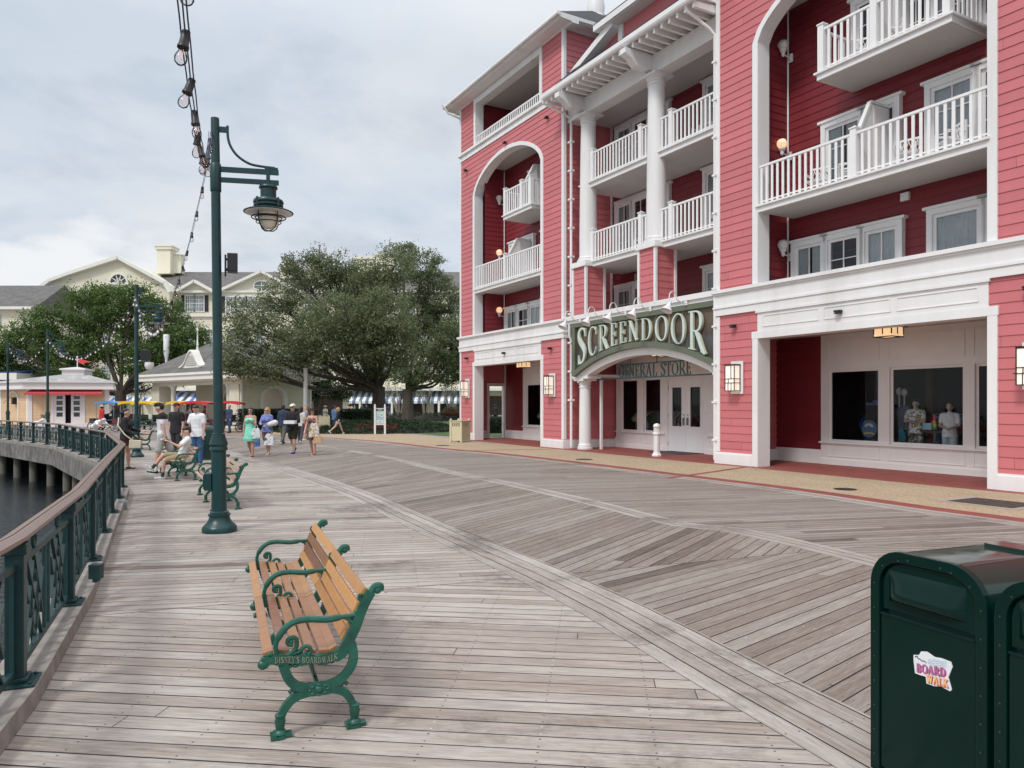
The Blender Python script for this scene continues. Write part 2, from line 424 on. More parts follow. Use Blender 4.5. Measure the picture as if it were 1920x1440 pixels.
M['plank_a'] = plank_mat('boardwalk_planks_walkway', -6.5, seed=3, tint=(1.03,1.0,.958))
M['plank_b'] = plank_mat('boardwalk_planks_diagonal', 42.0, tint=(.70,.66,.618), seed=11, VAR=.19, STAIN=.35)
M['plank_c'] = plank_mat('boardwalk_planks_outer', -4.0, tint=(.76,.725,.69), seed=23, STAIN=.35)
M['plank_band'] = plank_mat('boardwalk_planks_border', 0, w=.1552, use_uv=True, L=6.1, tint=(.95,.925,.895), seed=31)
def aggregate():
    m, nt, b = nodes('exposed_aggregate')
    co = coords(nt)
    vo = N(nt, 'ShaderNodeTexVoronoi'); vo.inputs['Scale'].default_value = 38; nt.links.new(co, vo.inputs['Vector'])
    f = noise(nt, co, .8, 4)
    c1 = ramp(nt, vo.outputs['Color'], [(.1, (.20,.12,.06)), (.5, (.41,.31,.20)), (.95, (.60,.50,.37))])
    c2 = ramp(nt, f, [(.3, (.35,.26,.17)), (.7, (.45,.345,.235))])
    nt.links.new(mixc(nt, .5, c1, c2), b.inputs['Base Color']); b.inputs['Roughness'].default_value = .8
    bump(nt, b, vo.outputs['Distance'], .5, .01)
    return m
M['aggregate'] = aggregate()
def bricks(name, sc_=1.0, uv=False):
    m, nt, b = nodes(name)
    co = coords(nt, 'UV' if uv else 'Object')
    br = N(nt, 'ShaderNodeTexBrick'); br.inputs['Scale'].default_value = 1
    br.inputs['Brick Width'].default_value = .22*sc_; br.inputs['Row Height'].default_value = .11*sc_; br.inputs['Mortar Size'].default_value = .006
    br.inputs['Color1'].default_value = (.27,.055,.042,1); br.inputs['Color2'].default_value = (.21,.05,.042,1); br.inputs['Mortar'].default_value = (.16,.09,.075,1)
    nt.links.new(co, br.inputs['Vector'])
    f = noise(nt, co, 2.4, 4)
    col = mixc(nt, .45, br.outputs['Color'], ramp(nt, f, [(.3, (.18,.045,.04)), (.7, (.36,.085,.065))]))
    nt.links.new(col, b.inputs['Base Color']); b.inputs['Roughness'].default_value = .7
    bump(nt, b, br.outputs['Fac'], -.4, .005)
    return m
M['brick'] = bricks('red_brick_paving'); M['brick_uv'] = bricks('red_brick_edging', uv=True)
def grassm():
    m, nt, b = nodes('lawn_grass')
    co = coords(nt); f = noise(nt, co, 1.2, 6, .7)
    nt.links.new(ramp(nt, f, [(.3, (.045,.085,.025)), (.7, (.10,.155,.05))]), b.inputs['Base Color']); b.inputs['Roughness'].default_value = .95
    bump(nt, b, noise(nt, co, 60, 3), .6, .03)
    return m
M['grass'] = grassm()
M['pave'] = paint('grey_pavement', (.30,.27,.25), .85, .15, 1.3)
M['tanpave'] = paint('tan_pavement', (.42,.30,.20), .85, .12, 1.3)
def waterm():
    m, nt, b = nodes('lagoon_water')
    co = coords(nt)
    b.inputs['Base Color'].default_value = (.006,.010,.012,1); b.inputs['Roughness'].default_value = .06
    b.inputs['IOR'].default_value = 1.33
    h = math_(nt, 'ADD', noise(nt, mapping(nt, co, (1,1.6,1)), 2.6, 5, .6, .5), math_(nt, 'MULTIPLY', noise(nt, co, 9, 3, .6), .35))
    bump(nt, b, h, .55, .12)
    return m
M['water'] = waterm()

# ------------------------------------------------------------------ ground plan curves
def unit(d):
    l = math.hypot(*d); return (d[0]/l, d[1]/l)
def offset(path, d):
    out = []
    for i, p in enumerate(path):
        a = path[max(i-1,0)]; b = path[min(i+1, len(path)-1)]
        t = unit((b[0]-a[0], b[1]-a[1])); out.append((p[0]+t[1]*d, p[1]-t[0]*d))     # +d : to the right of travel
    return out
def smooth_path(path, step=.8):
    out = []
    P = [path[0]]+list(path)+[path[-1]]
    for i in range(1, len(P)-2):
        p0, p1, p2, p3 = P[i-1], P[i], P[i+1], P[i+2]
        n = max(2, int(math.hypot(p2[0]-p1[0], p2[1]-p1[1])/step))
        for k in range(n):
            t = k/n
            out.append(tuple(.5*((2*p1[j])+(-p0[j]+p2[j])*t+(2*p0[j]-5*p1[j]+4*p2[j]-p3[j])*t*t+(-p0[j]+3*p1[j]-3*p2[j]+p3[j])*t**3) for j in (0,1)))
    out.append(tuple(path[-1])); return out
RAIL = [(-1.15,-1.2),(-1.9,1.3),(-2.95,4.42),(-3.95,6.8),(-5.85,10.8),(-7.7,14.75),(-11.4,21.0),(-18.0,29.6),(-25.0,36.2),(-34.0,43.0),(-48.0,50.5)]
E1 = smooth_path([(4.0,-1.2),(2.95,1.9)]+[gp(*p) for p in ((1641,1347),(1440,1250),(1220,1140),(1063,1071),(918,1013),(800,965),(690,920),(560,880),(470,855))]+[(-13.5,32.5),(-21,39.5),(-32,47.5)])
E2 = smooth_path([(8.0,-1.2),(6.5,3.0),(5.3,5.5)]+[gp(*p) for p in ((1646,1063),(1541,1036),(1360,995),(1260,985),(1090,942),(930,905),(830,885),(700,855),(600,838))]+[(-13,38),(-22,45.5),(-28,49.5)])
E3 = smooth_path([(13.2,-1.2),(12.2,1.5),(10.2,6.0),(8.65,9.4)]+[gp(*p) for p in ((1920,979),(1727,954),(1500,920.6),(1360,903),(1085,869),(920,850),(823,841.5),(714,829),(620,822))]+[(-14.5,43.6),(-22,48.5),(-25,50.5)])
def sheet(name, A, B, z, mat):
    """flat sheet between two curves"""
    mb = MB(); poly = [(x, y, z) for x, y in A]+[(x, y, z) for x, y in reversed(B)]
    mb.add(poly, [tuple(range(len(poly)))])
    o = mb.build(name, mat, fix=False)
    if o.data.polygons[0].normal.z < 0: o.data.flip_normals()
    return structure(o)
def ribbon(name, A, wd, z, mat):
    B = offset(A, wd); mb = MB(); L = 0
    for i in range(len(A)-1):
        d = math.hypot(A[i+1][0]-A[i][0], A[i+1][1]-A[i][1])
        mb.add([(*A[i],z),(*A[i+1],z),(*B[i+1],z),(*B[i],z)], [(0,1,2,3)], [[(L,0),(L+d,0),(L+d,abs(wd)),(L,abs(wd))]]); L += d
    o = mb.build(name, mat, fix=False)
    if o.data.polygons[0].normal.z < 0: o.data.flip_normals()
    return structure(o)
rail_s = []
for i in range(len(RAIL)-1):
    for k in range(4):
        t = k/4; rail_s.append(tuple(RAIL[i][j]*(1-t)+RAIL[i+1][j]*t for j in (0,1)))
rail_s.append(RAIL[-1])
E1lo = offset(E1, -.65); E2lo = offset(E2, -.05); E2up = offset(E2lo, .44); E3in = offset(E3, -.46)
deck_edge = offset(rail_s, -.15)
sheet('boardwalk_walkway', deck_edge, E1lo, 0, M['plank_a'])
ribbon('boardwalk_inner_border', E1lo, .65, 0, M['plank_band'])
sheet('boardwalk_middle', E1, E2lo, 0, M['plank_b'])
ribbon('boardwalk_middle_border', E2lo, .44, 0, M['plank_band'])
sheet('boardwalk_outer', E2up, E3in, 0, M['plank_c'])
ribbon('boardwalk_outer_border', E3in, .46, 0, M['plank_band'])
ribbon('brick_edging', E3, .42, 0, M['brick_uv'])
# hotel frame: local x runs along the facade toward the camera, local y into the building
HX, HY = 6.243, 22.70; EX, EY = .4914, -.8709; IX, IY = .8709, .4914
def hw(x, y): return (HX+EX*x+IX*y, HY+EY*x+IY*y)
walk_in = offset(E3, .42)
fac = [hw(x, -.45) for x in (26,9.6,0,-8,-18.6)]+[(-6.2,44.5),(-12,49),(-22,54.5)]
sheet('aggregate_pavement', walk_in, fac, 0, M['aggregate'])
mb = MB(); mb.add([(*hw(26,-.45),0),(*hw(26,3.4),0),(*hw(-18.6,3.4),0),(*hw(-18.6,-.45),0)], [(0,1,2,3)]); o = mb.build('brick_pavement', M['brick'], fix=False)
if o.data.polygons[0].normal.z < 0: o.data.flip_normals()
structure(o)
ribbon('brick_crossing', [hw(-8.2,-.47), hw(-8.6,-2.5), hw(-9.0,-4.6)], .16, .004, M['brick_uv'])
ribbon('brick_crossing_band', [hw(1.6,-.47), hw(2.2,-2.2), hw(2.9,-4.4)], .16, .004, M['brick_uv'])
# land and water
land = [(-1.0,-2.5)]+offset(rail_s, .4)[3:]+[(-80,60),(-160,66),(-900,70),(-900,2500),(2500,2500),(2500,-2.5)]
mb = MB(); mb.add([(x, y, -.02) for x, y in land], [tuple(range(len(land)))]); o = mb.build('ground', M['pave'], fix=False)
if o.data.polygons[0].normal.z < 0: o.data.flip_normals()
structure(o)
mb = MB(); mb.add([(-14.5,50.2,-.006),(-6.5,46.4,-.006),(-3.2,41.0,-.006),(60,41.0,-.006),(60,101,-.006),(-30,101,-.006),(-22,70,-.006)], [tuple(range(7))]); o = mb.build('lawn', M['grass'], fix=False)
if o.data.polygons[0].normal.z < 0: o.data.flip_normals()
structure(o)
mb = MB(); mb.add([(-900,-60,-1.6),(40,-60,-1.6),(40,70,-1.6),(-900,120,-1.6)], [(0,1,2,3)]); structure(mb.build('water', M['water'], fix=False))
# retaining wall far under the deck
bw = offset(rail_s, 5.5); mb = MB()
for i in range(len(bw)-1): mb.quad((*bw[i],-2.2),(*bw[i+1],-2.2),(*bw[i+1],-.03),(*bw[i],-.03))
structure(mb.build('lagoon_wall', M['dark_in'], fix=False))
# deck edge beam
mb = MB(); A = offset(rail_s, -.22); B = offset(rail_s, -.10)
for i in range(len(A)-1):
    a, b, c, d = A[i], A[i+1], B[i+1], B[i]
    mb.add([(*a,-.62),(*b,-.62),(*c,-.62),(*d,-.62),(*a,-.006),(*b,-.006),(*c,-.006),(*d,-.006)], [(0,3,2,1),(4,5,6,7),(0,1,5,4),(2,3,7,6)])
structure(mb.build('deck_edge_beam', M['fascia']))
mb = MB(); A = offset(rail_s, -.17); B = offset(rail_s, .125)
for i in range(len(A)-1):
    a, b, c, d = A[i], A[i+1], B[i+1], B[i]
    mb.add([(*a,.004),(*b,.004),(*c,.004),(*d,.004),(*a,.125),(*b,.125),(*c,.125),(*d,.125)], [(0,3,2,1),(4,5,6,7),(0,1,5,4),(2,3,7,6)])
structure(mb.build('timber_kerb', M['timber']))

# ------------------------------------------------------------------ arclength walk along the rail
def walk(path, start, step, n=999):
    out = []; acc = 0; nxt = start
    for i in range(len(path)-1):
        a, b = path[i], path[i+1]; d = math.hypot(b[0]-a[0], b[1]-a[1])
        while nxt <= acc+d+1e-9 and len(out) < n:
            t = (nxt-acc)/d; out.append(((a[0]+(b[0]-a[0])*t, a[1]+(b[1]-a[1])*t), unit((b[0]-a[0], b[1]-a[1])))); nxt += step
        acc += d
    return out
# piles under the deck edge
pl = MB(); pl.lathe([(.17,-1.9),(.165,0)], (0,0,0), 12)
first = None
for (p, t) in walk(offset(rail_s, .25), 22.0, 2.55, 16):
    if first is None:
        first = pl.build('timber_pile', M['pile'], smooth=True); tag(first, 'round weathered timber pile under the curved deck edge, standing in the dark water', 'pile', 'timber piles under the deck'); o = first
    else:
        o = first.copy(); COL.objects.link(o)
    o.location = (p[0], p[1], -.6)

# ------------------------------------------------------------------ waterfront railing
rl = thing('waterfront_railing', 'dark green iron railing with diamond and oval pattern and brown handrail along the water', 'railing')
mb = MB()
prof = [(-.062,.985),(-.045,.968),(.045,.968),(.062,.985),(.062,1.008),(.018,1.026),(.006,1.026),(.0,1.014),(-.006,1.026),(-.018,1.026),(-.062,1.008)]
for i, p in enumerate(RAIL): pass
ring = []
for i, p in enumerate(RAIL):
    a = RAIL[max(i-1,0)]; b = RAIL[min(i+1,len(RAIL)-1)]; t = unit((b[0]-a[0], b[1]-a[1])); nrm = (t[1], -t[0])
    ring.append([(p[0]+nrm[0]*q, p[1]+nrm[1]*q, z) for q, z in prof])
vs = [q for r_ in ring for q in r_]; n_ = len(prof); fs = []
for i in range(len(ring)-1):
    for k in range(n_): fs.append((i*n_+k, i*n_+(k+1) % n_, (i+1)*n_+(k+1) % n_, (i+1)*n_+k))
mb.add(vs, fs); mb.build('handrail', M['handrail'], rl)
posts = walk(RAIL, .17, 1.93)
pm = MB(); pm.box(-.05,.05,-.05,.05,.13,.95); pm.box(-.066,.066,-.066,.066,.90,.965); pm.box(-.12,.12,-.115,.115,.126,.143); pm.box(-.07,.07,-.07,.07,.143,.17)
for sx in (-.09,.09):
    for sy in (-.085,.085): pm.lathe([(.014,.143),(.014,.155)], (sx,sy,0), 6)
pobj = None
for i, (p, t) in enumerate(posts):
    o = pm.build('post', M['green_rail'], rl, bevel=.006) if pobj is None else pobj.copy()
    if pobj is None: pobj = o
    else: COL.objects.link(o); o.parent = rl
    o.location = (p[0], p[1], 0); o.rotation_euler = (0, 0, math.atan2(t[1], t[0]))
def panel(L):
    m = MB(); a, b = .055, L-.055; W, D = .022, .017
    m.bar((a,0,.20),(b,0,.20),.03,.036); m.bar((a,0,.83),(b,0,.83),.036,.04)
    for x in (L/2-.075, L/2+.075): m.box(x-.0115,x+.0115,-.0115,.0115,.21,.82)
    for x in (.075, L-.075): m.box(x-.012,x+.012,-.012,.012,.21,.82)
    for c in (L*.27, L*.73):
        hw_ = min(.25, L*.14)
        for sg in (-1,1):
            m.bar((c-sg*hw_,.0015*sg,.215),(c+sg*hw_,.0015*sg,.815),D,W,(0,1,0))
            m.bar((c-sg*hw_,.004*sg,.36),(c+sg*hw_*.12,.004*sg,.815),D,W,(0,1,0))
            m.bar((c-sg*hw_,.007*sg,.67),(c+sg*hw_*.12,.007*sg,.215),D,W,(0,1,0))
        pts = [(c+.09*math.cos(t), 0, .515+.185*math.sin(t)) for t in [2*PI*k/18 for k in range(18)]]
        m.tube(pts, .0125, 6, closed=True)
        pts = [(c+.042*math.cos(t), 0, .908+.05*math.sin(t)) for t in [2*PI*k/12 for k in range(12)]]
        m.tube(pts, .012, 6, closed=True)
    return m
for i in range(len(posts)-1):
    p, q = posts[i][0], posts[i+1][0]; d = math.hypot(q[0]-p[0], q[1]-p[1])
    o = panel(d).build('panel', M['green_rail'], rl); o.location = (p[0], p[1], 0); o.rotation_euler = (0, 0, math.atan2(q[1]-p[1], q[0]-p[0]))
bx = MB(); bx.box(-.05,.05,-.04,.04,.0,.13); bx.box(-.02,.02,-.03,.03,-.03,0)
o = bx.build('outlet_box', M['green_rail'], rl, bevel=.005); o.location = (-3.95+.19,6.75,.22)
bx = MB(); bx.box(-.07,.07,-.05,.05,0,.14)
o = bx.build('junction_box', M['silver'], bevel=.005); o.location = (-6.62,12.75,.004); o.rotation_euler = (0,0,R(115)); tag(o, 'small grey junction box on the planks at the foot of the railing', 'box')
# ================================================================== HOTEL (local: x along facade, y depth, z up)
hotel = thing('hotel', 'red clapboard hotel with white trim, arched loggias, balconies and ground floor shops', 'building', (HX, HY, 0), math.atan2(EY, EX))
XZ = lambda y: (lambda a, b, d: (a, y+d, b))
LAP = .23
def clap(mb, x0, x1, z0, z1, y, hole=None, lip=.017, axis='x', flip=1):
    """lapped boards; hole(z) -> list of (a, b) gaps at height z. axis 'x': wall spans x at depth y (front = -y). axis 'y': wall spans y at x=y, front = flip"""
    z = math.floor(z0/LAP)*LAP
    while z < z1-1e-6:
        a, b = max(z, z0), min(z+LAP, z1)
        if b-a > .01:
            def spans(zz):
                s = [(x0, x1)]
                for (h0, h1) in (hole(zz) if hole else []):
                    n = []
                    for (p, q) in s:
                        if h1 <= p or h0 >= q: n.append((p, q)); continue
                        n.append((p, max(p, h0))); n.append((min(q, h1), q))
                    s = n
                return s
            sa, sb = spans(a+1e-4), spans(b-1e-4)
            if len(sa) != len(sb):
                sm = sa if len(sa) > len(sb) else sb
                sa = sb = sm
            for (p, q), (r, t) in zip(sa, sb):
                if q-p < .004 and t-r < .004: continue
                if axis == 'x':
                    P = lambda x, d, zz: (x, y-d, zz)
                else:
                    P = lambda x, d, zz: (y+flip*d, x, zz)
                mb.add([P(p,lip,a),P(q,lip,a),P(t,.0,b),P(r,.0,b),P(p,-.03,a),P(q,-.03,a)], [(0,1,2,3),(0,4,5,1)])
        z += LAP
    return mb
def arch_fn(c, hw_, zs, rise, p=2.0, q=1.55):
    def top(x):
        t = min(1, abs((x-c)/hw_)); return zs+rise*(1-t**p)**(1/q)
    def half(z):
        if z <= zs: return hw_
        t = min(1, (z-zs)/rise); return hw_*(max(0, 1-t**q))**(1/p)
    return top, half

def wing(x0, x1, ox0, ox1, left):
    c = (ox0+ox1)/2; hwid = (ox1-ox0)/2
    top, half = arch_fn(c, hwid, 12.12, 1.30)
    def hole(z):
        h = []
        if z < 3.8: h.append((ox0, ox1))
        if 4.2 < z < 13.42: hh = half(z); h.append((c-hh, c+hh))
        if 14.55 < z < 16.6: h.append((ox0+.1, ox1-.1))
        return h
    m = clap(MB(), x0+.01, x1-.01, .34, 4.5, 0, hole); clap(m, x0+.01, x1-.01, 5.1, 17.1, 0, hole)
    # side faces (the one turned to the left end and the one turned to the bay)
    for xs, fl in ((x0, -1), (x1, 1)):
        clap(m, .02, 2.62, .34, 4.5, xs, None, axis='y', flip=fl) if not (left and fl == -1) else None
        clap(m, .02, 9.0, 5.1, 17.1, xs, None, axis='y', flip=fl)
    m.build('wall', M['red'], hotel)
    # white trim: corner boards, jambs, arches
    for xs in (x0, x1):
        sg = 1 if xs == x0 else -1; t = MB()
        for (za, zb) in ((.36,4.44),(5.2,14.2),(14.58,17.0)):
            t.box(xs-sg*.03, xs+sg*.13, -.035, .10, za, zb)
        t.build('corner_board', M['white'], hotel)
    t = MB()
    wl, wr = (ox0-.2, ox1+.2)
    # arched surround: strip following the opening
    outer = []; inner = []
    for k in range(41):
        a = -1+2*k/40; x = c+hwid*a
        outer.append((c+(hwid+.2)*a, 12.12+(1.30+.17)*(1-abs(a)**2)**(1/1.55) if abs(a) < 1 else 12.12)); inner.append((x, top(x)))
    for (A, B, y0, y1) in ((outer, inner, -.05, .42),):
        t.strip(A, B, lambda a, b, d: (a, d, b), y0, y1)
    t.box(ox0-.2, ox0, -.05, .42, 5.2, 12.12); t.box(ox1, ox1+.2, -.05, .42, 5.2, 12.12)
    t.build('arch_surround', M['white'], hotel)
    # ground opening surround and panelled lintel
    t = MB()
    t.box(ox0-.2, ox0, -.05, .45, 0, 3.66); t.box(ox1, ox1+.2, -.05, .45, 0, 3.66)
    t.box(ox0-.22, ox1+.22, -.055, .44, 3.66, 3.86)
    t.box(ox0-.02, ox1+.02, -.04, .40, 3.86, 4.42); t.box(ox0-.06, ox1+.06, -.085, .3, 4.385, 4.452)
    L3 = (ox1-ox0-.2)/3
    for k in range(3):
        a, b = ox0+.18+k*L3, ox0+.02+(k+1)*L3
        for (za, zb) in ((3.98,4.0),(4.28,4.30)): t.box(a, b, -.056, -.03, za, zb)
        for xx in (a, b-.02): t.box(xx, xx+.02, -.0565, -.03, 3.981, 4.299)
    t.build('door_surround', M['white'], hotel)
    # plinth
    for a, b in ((x0-.05, ox0-.2), (ox1+.2, x1+.05)):
        t = MB(); t.box(a, b, -.075, .44, 0, .30); t.box(a+.004, b-.004, -.055, .43, .30, .345)
        xs, sg = (x0-.05, 1) if a < ox0-.3 and b <= ox0 else (x1+.05, -1)
        if not (left and sg == 1): t.box(xs, xs+sg*.11, .44, 2.62, 0, .32)
        t.build('plinth', M['white'], hotel)
    # cornice
    t = MB()
    for (za, zb, pr) in ((4.452,4.66,.07),(4.66,4.72,.10),(4.72,5.06,.055),(5.06,5.12,.09),(5.12,5.215,.15)):
        t.box(x0-pr, x1+pr, -pr, .38, za, zb)
        for xs, sg in ((x0-pr, 1), (x1+pr, -1)): t.box(xs, xs+sg*(pr+.05), .38, 2.3, za+.001, zb-.001)
    t.build('cornice', M['white'], hotel)
    # belt course and loggia frame above
    t = MB()
    for (za, zb, pr) in ((14.18,14.26,.05),(14.26,14.46,.03),(14.46,14.58,.12)): t.box(x0-pr, x1+pr, -pr, .35, za, zb)
    t.box(ox0-.1, ox0+.1, -.05, .4, 14.58, 16.6); t.box(ox1-.1, ox1+.1, -.05, .4, 14.58, 16.6); t.box(ox0-.1, ox1+.1, -.06, .4, 16.6, 16.86)
    t.build('belt_course', M['white'], hotel)
    m = MB(); m.box(ox0+.1, ox1-.1, .04, .10, 14.98, 15.05)
    k = ox0+.2
    while k < ox1-.15: m.box(k-.03, k+.03, .055, .085, 14.6, 14.98); k += .17
    m.build('loggia_railing', M['white_rail'], hotel)
    # loggia interior
    xl, xr = (ox0+.42 if left else ox0-.2), ox1+.25
    m = clap(MB(), xl, xr, 5.0, 13.9, 1.45); clap(m, .30, 1.45, 5.0, 13.9, xl, axis='y', flip=1); clap(m, .30, 1.45, 5.0, 13.9, xr, axis='y', flip=-1)
    m.build('loggia_wall', M['shaded_red'], hotel)
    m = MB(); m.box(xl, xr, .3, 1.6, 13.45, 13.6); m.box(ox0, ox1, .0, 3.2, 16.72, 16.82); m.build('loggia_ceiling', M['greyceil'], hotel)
    m = MB(); m.box(ox0-.3, ox1+.3, 2.6, 2.7, 14.3, 16.8); m.box(ox0-.3, ox0-.1, .4, 2.6, 14.3, 16.8); m.box(ox1+.1, ox1+.3, .4, 2.6, 14.3, 16.8); m.build('loggia_back', M['shaded_red'], hotel)
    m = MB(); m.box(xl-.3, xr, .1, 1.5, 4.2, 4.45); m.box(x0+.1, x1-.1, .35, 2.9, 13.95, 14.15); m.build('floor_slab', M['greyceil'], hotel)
    p = MB(); p.tube([(xl+.05,1.38,5.2),(xl+.05,1.38,13.4)], .028, 6); p.build('conduit', M['white'], hotel)
    return (ox0, ox1, xl, xr)
LW = wing(-18.1, -8.45, -16.4, -10.18, True)
RW = wing(0, 9.6, 1.62, 7.87, False)

# small balcony helpers ---------------------------------------------------------------
def railing(name, x0, x1, y, z0, post_x=(), parent=hotel, ret=None):
    m = MB(); zt = z0+1.12
    m.box(x0, x1, y+.005, y+.075, zt-.06, zt)
    k = x0+.06
    while k < x1-.02:
        m.box(k-.036, k+.036, y+.02, y+.045, z0+.01, zt-.06); k += .187
    m.box(x0, x1, y+.045, y+.07, z0+.08, z0+.12)
    if ret:      # return along y at the end(s)
        for xe in ret:
            m.box(xe-.035, xe+.035, y+.09, 1.42, zt-.059, zt-.001)
            yy = y+.2
            while yy < 1.38: m.box(xe-.013, xe+.013, yy-.036, yy+.036, z0+.01, zt-.06); yy += .187
    for px in post_x:
        m.box(px-.085, px+.085, y-.04, y+.13, z0, zt+.09); m.box(px-.105, px+.105, y-.06, y+.15, zt+.09, zt+.125)
        m.add([(px-.085,y-.04,zt+.125),(px+.085,y-.04,zt+.125),(px+.085,y+.13,zt+.125),(px-.085,y+.13,zt+.125),(px,y+.045,zt+.185)], [(0,1,4),(1,2,4),(2,3,4),(3,0,4)])
    return m.build(name, M['white_rail'], parent)
def slab(x0, x1, y0, y1, zb, zt, ov=.06):
    m = MB(); m.box(x0, x1, y0, y1, zb, zt-.05); m.box(x0-ov, x1+ov, y0-ov, y1, zt-.05, zt)
    o = m.build('balcony', M['white'], hotel)
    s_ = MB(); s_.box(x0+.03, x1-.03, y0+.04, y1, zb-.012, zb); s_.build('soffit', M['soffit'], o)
    return o
def screen(x, y0, y1, z0, parent):
    m = MB()
    poly = [(y0+.05,z0),(y0+.05,z0+1.15),(y0+.5,z0+1.95),(y1,z0+1.95),(y1,z0)]
    m.prism(poly, lambda a, b, d: (x+d, a, b), -.03, .03)
    fr = [(y0+.03,z0+1.15),(y0+.5,z0+2.0),(y1,z0+2.0)]
    for a, b in zip(fr, fr[1:]): m.bar((x,a[0],a[1]),(x,b[0],b[1]),.11,.07)
    m.box(x-.045,x+.045,(y0+y1)/2-.05,(y0+y1)/2+.05,z0,z0+1.94)
    return m.build('privacy_screen', M['white'], parent)
def casement(x0, x1, y, z0, z1, n=2, door=False, curtain=True, rows=1, head=True):
    """white framed window or french door proud of the wall at depth y (front is -y)"""
    o = MB(); T = .14
    o.box(x0, x0+T, y-.15, y, z0, z1-T); o.box(x1-T, x1, y-.15, y, z0, z1-T); o.box(x0, x1, y-.152, y, z1-T, z1)
    if head: o.box(x0-.08, x1+.08, y-.19, y, z1, z1+.07)
    if not door: o.box(x0-.05, x1+.05, y-.18, y, z0-.06, z0)
    ix0, ix1, iz0, iz1 = x0+T, x1-T, z0+(.03), z1-T
    s = .085
    o.box(ix0, ix0+s, y-.10, y-.004, iz0, iz1); o.box(ix1-s, ix1, y-.10, y-.004, iz0, iz1); o.box(ix0+s, ix1-s, y-.10, y-.004, iz1-s, iz1); o.box(ix0+s, ix1-s, y-.10, y-.004, iz0, iz0+(.3 if door else s))
    gx0, gx1, gz0, gz1 = ix0+s, ix1-s, iz0+(.3 if door else s), iz1-s
    for k in range(1, n): xx = gx0+(gx1-gx0)*k/n; o.box(xx-.016, xx+.016, y-.094, y-.066, gz0, gz1)
    for k in range(1, rows): zz = gz0+(gz1-gz0)*k/rows; o.box(gx0, gx1, y-.092, y-.066, zz-.014, zz+.014)
    w = o.build('french_door' if door else 'window', M['white'], hotel)
    g = MB(); g.quad((gx0,y-.07,gz0),(gx1,y-.07,gz0),(gx1,y-.07,gz1),(gx0,y-.07,gz1)); g.build('pane', M['glass'], w, fix=False)
    g = MB(); g.quad((gx0,y-.006,gz0),(gx1,y-.006,gz0),(gx1,y-.006,gz1),(gx0,y-.006,gz1)); g.build('backing', M['dark_in'], w, fix=False)
    if curtain:
        g = MB()
        spans = ((gx0,gx1),) if curtain == 'full' else ((gx0,gx0+(gx1-gx0)*.42),(gx1-(gx1-gx0)*.42,gx1)) if curtain is True else ((gx0,gx0+(gx1-gx0)*curtain),)
        for a, b in spans:
            nn = 60; pts = [(a+(b-a)*k/nn, y-.036+.016*math.sin(k*.95)+.006*math.sin(k*.41)) for k in range(nn+1)]
            vs = [(p[0],p[1],gz0) for p in pts]+[(p[0],p[1],gz1) for p in pts]
            g.add(vs, [(k,k+1,nn+2+k,nn+1+k) for k in range(nn)])
        g.build('curtain', M['curtain'], w, smooth=True, fix=False)
    return w
# wing balconies, windows, chairs -------------------------------------------------------
def balcony_set(ox0, ox1, xl, left):
    Y = 1.44
    # level three, full width
    slab(ox0, ox1, -.04, 1.42, 7.25, 7.45)
    px = ox0+3.05; railing('balcony_railing', ox0+.03, ox1-.02, -.02, 7.45, (px,)); screen(px, .12, 1.42, 7.45, hotel)
    # level four, shorter
    bx0 = ox0+1.98 if not left else ox0+2.95
    bx1 = ox1-.75
    slab(bx0, bx1, -.04, 1.42, 10.25, 10.45); railing('balcony_railing', bx0+.08, bx1-.08, -.02, 10.45, (bx0+.12, bx0+1.62, bx1-.12), ret=(bx0+.09, bx1-.09)); screen(bx0+1.62, .12, 1.42, 10.45, hotel)
    # windows
    for z, dz in ((7.45,0),(10.45,0)):
        a = ox0+1.05 if z < 9 else bx0+.02; casement(a, a+1.35, Y, z, z+2.2, 2, True, True if z < 9 else False, 3)
        casement(a+1.25, a+2.35, Y, z, z+2.2, 2, True, False, 3)
        casement(ox0+4.05, ox0+5.35, Y, z, z+2.2, 2, True, 'full' if z < 9 else True, 3); casement(ox0+5.25, ox0+6.15, Y, z, z+2.2, 2, True, False, 3)
    z = 4.45; a = xl+.22
    casement(a, a+1.2, Y, z+.3, z+2.05, 2, False, True); casement(a+1.1, a+2.35, Y, z, z+2.05, 2, True, False, 3, True); casement(a+2.25, a+3.45, Y, z+.3, z+2.05, 2, False, 'full')
    casement(ox0+4.1, ox0+5.5, Y, z+.2, z+2.1, 1, False, 'full'); casement(ox0+5.4, ox0+6.2, Y, z, z+2.1, 2, True, False, 3)
balcony_set(LW[0], LW[1], LW[2], True)
balcony_set(RW[0], RW[1], RW[2], False)
v = MB(); v.box(5.0,5.22,1.36,1.45,6.95,7.15); v.build('vent_box', M['white'], hotel)

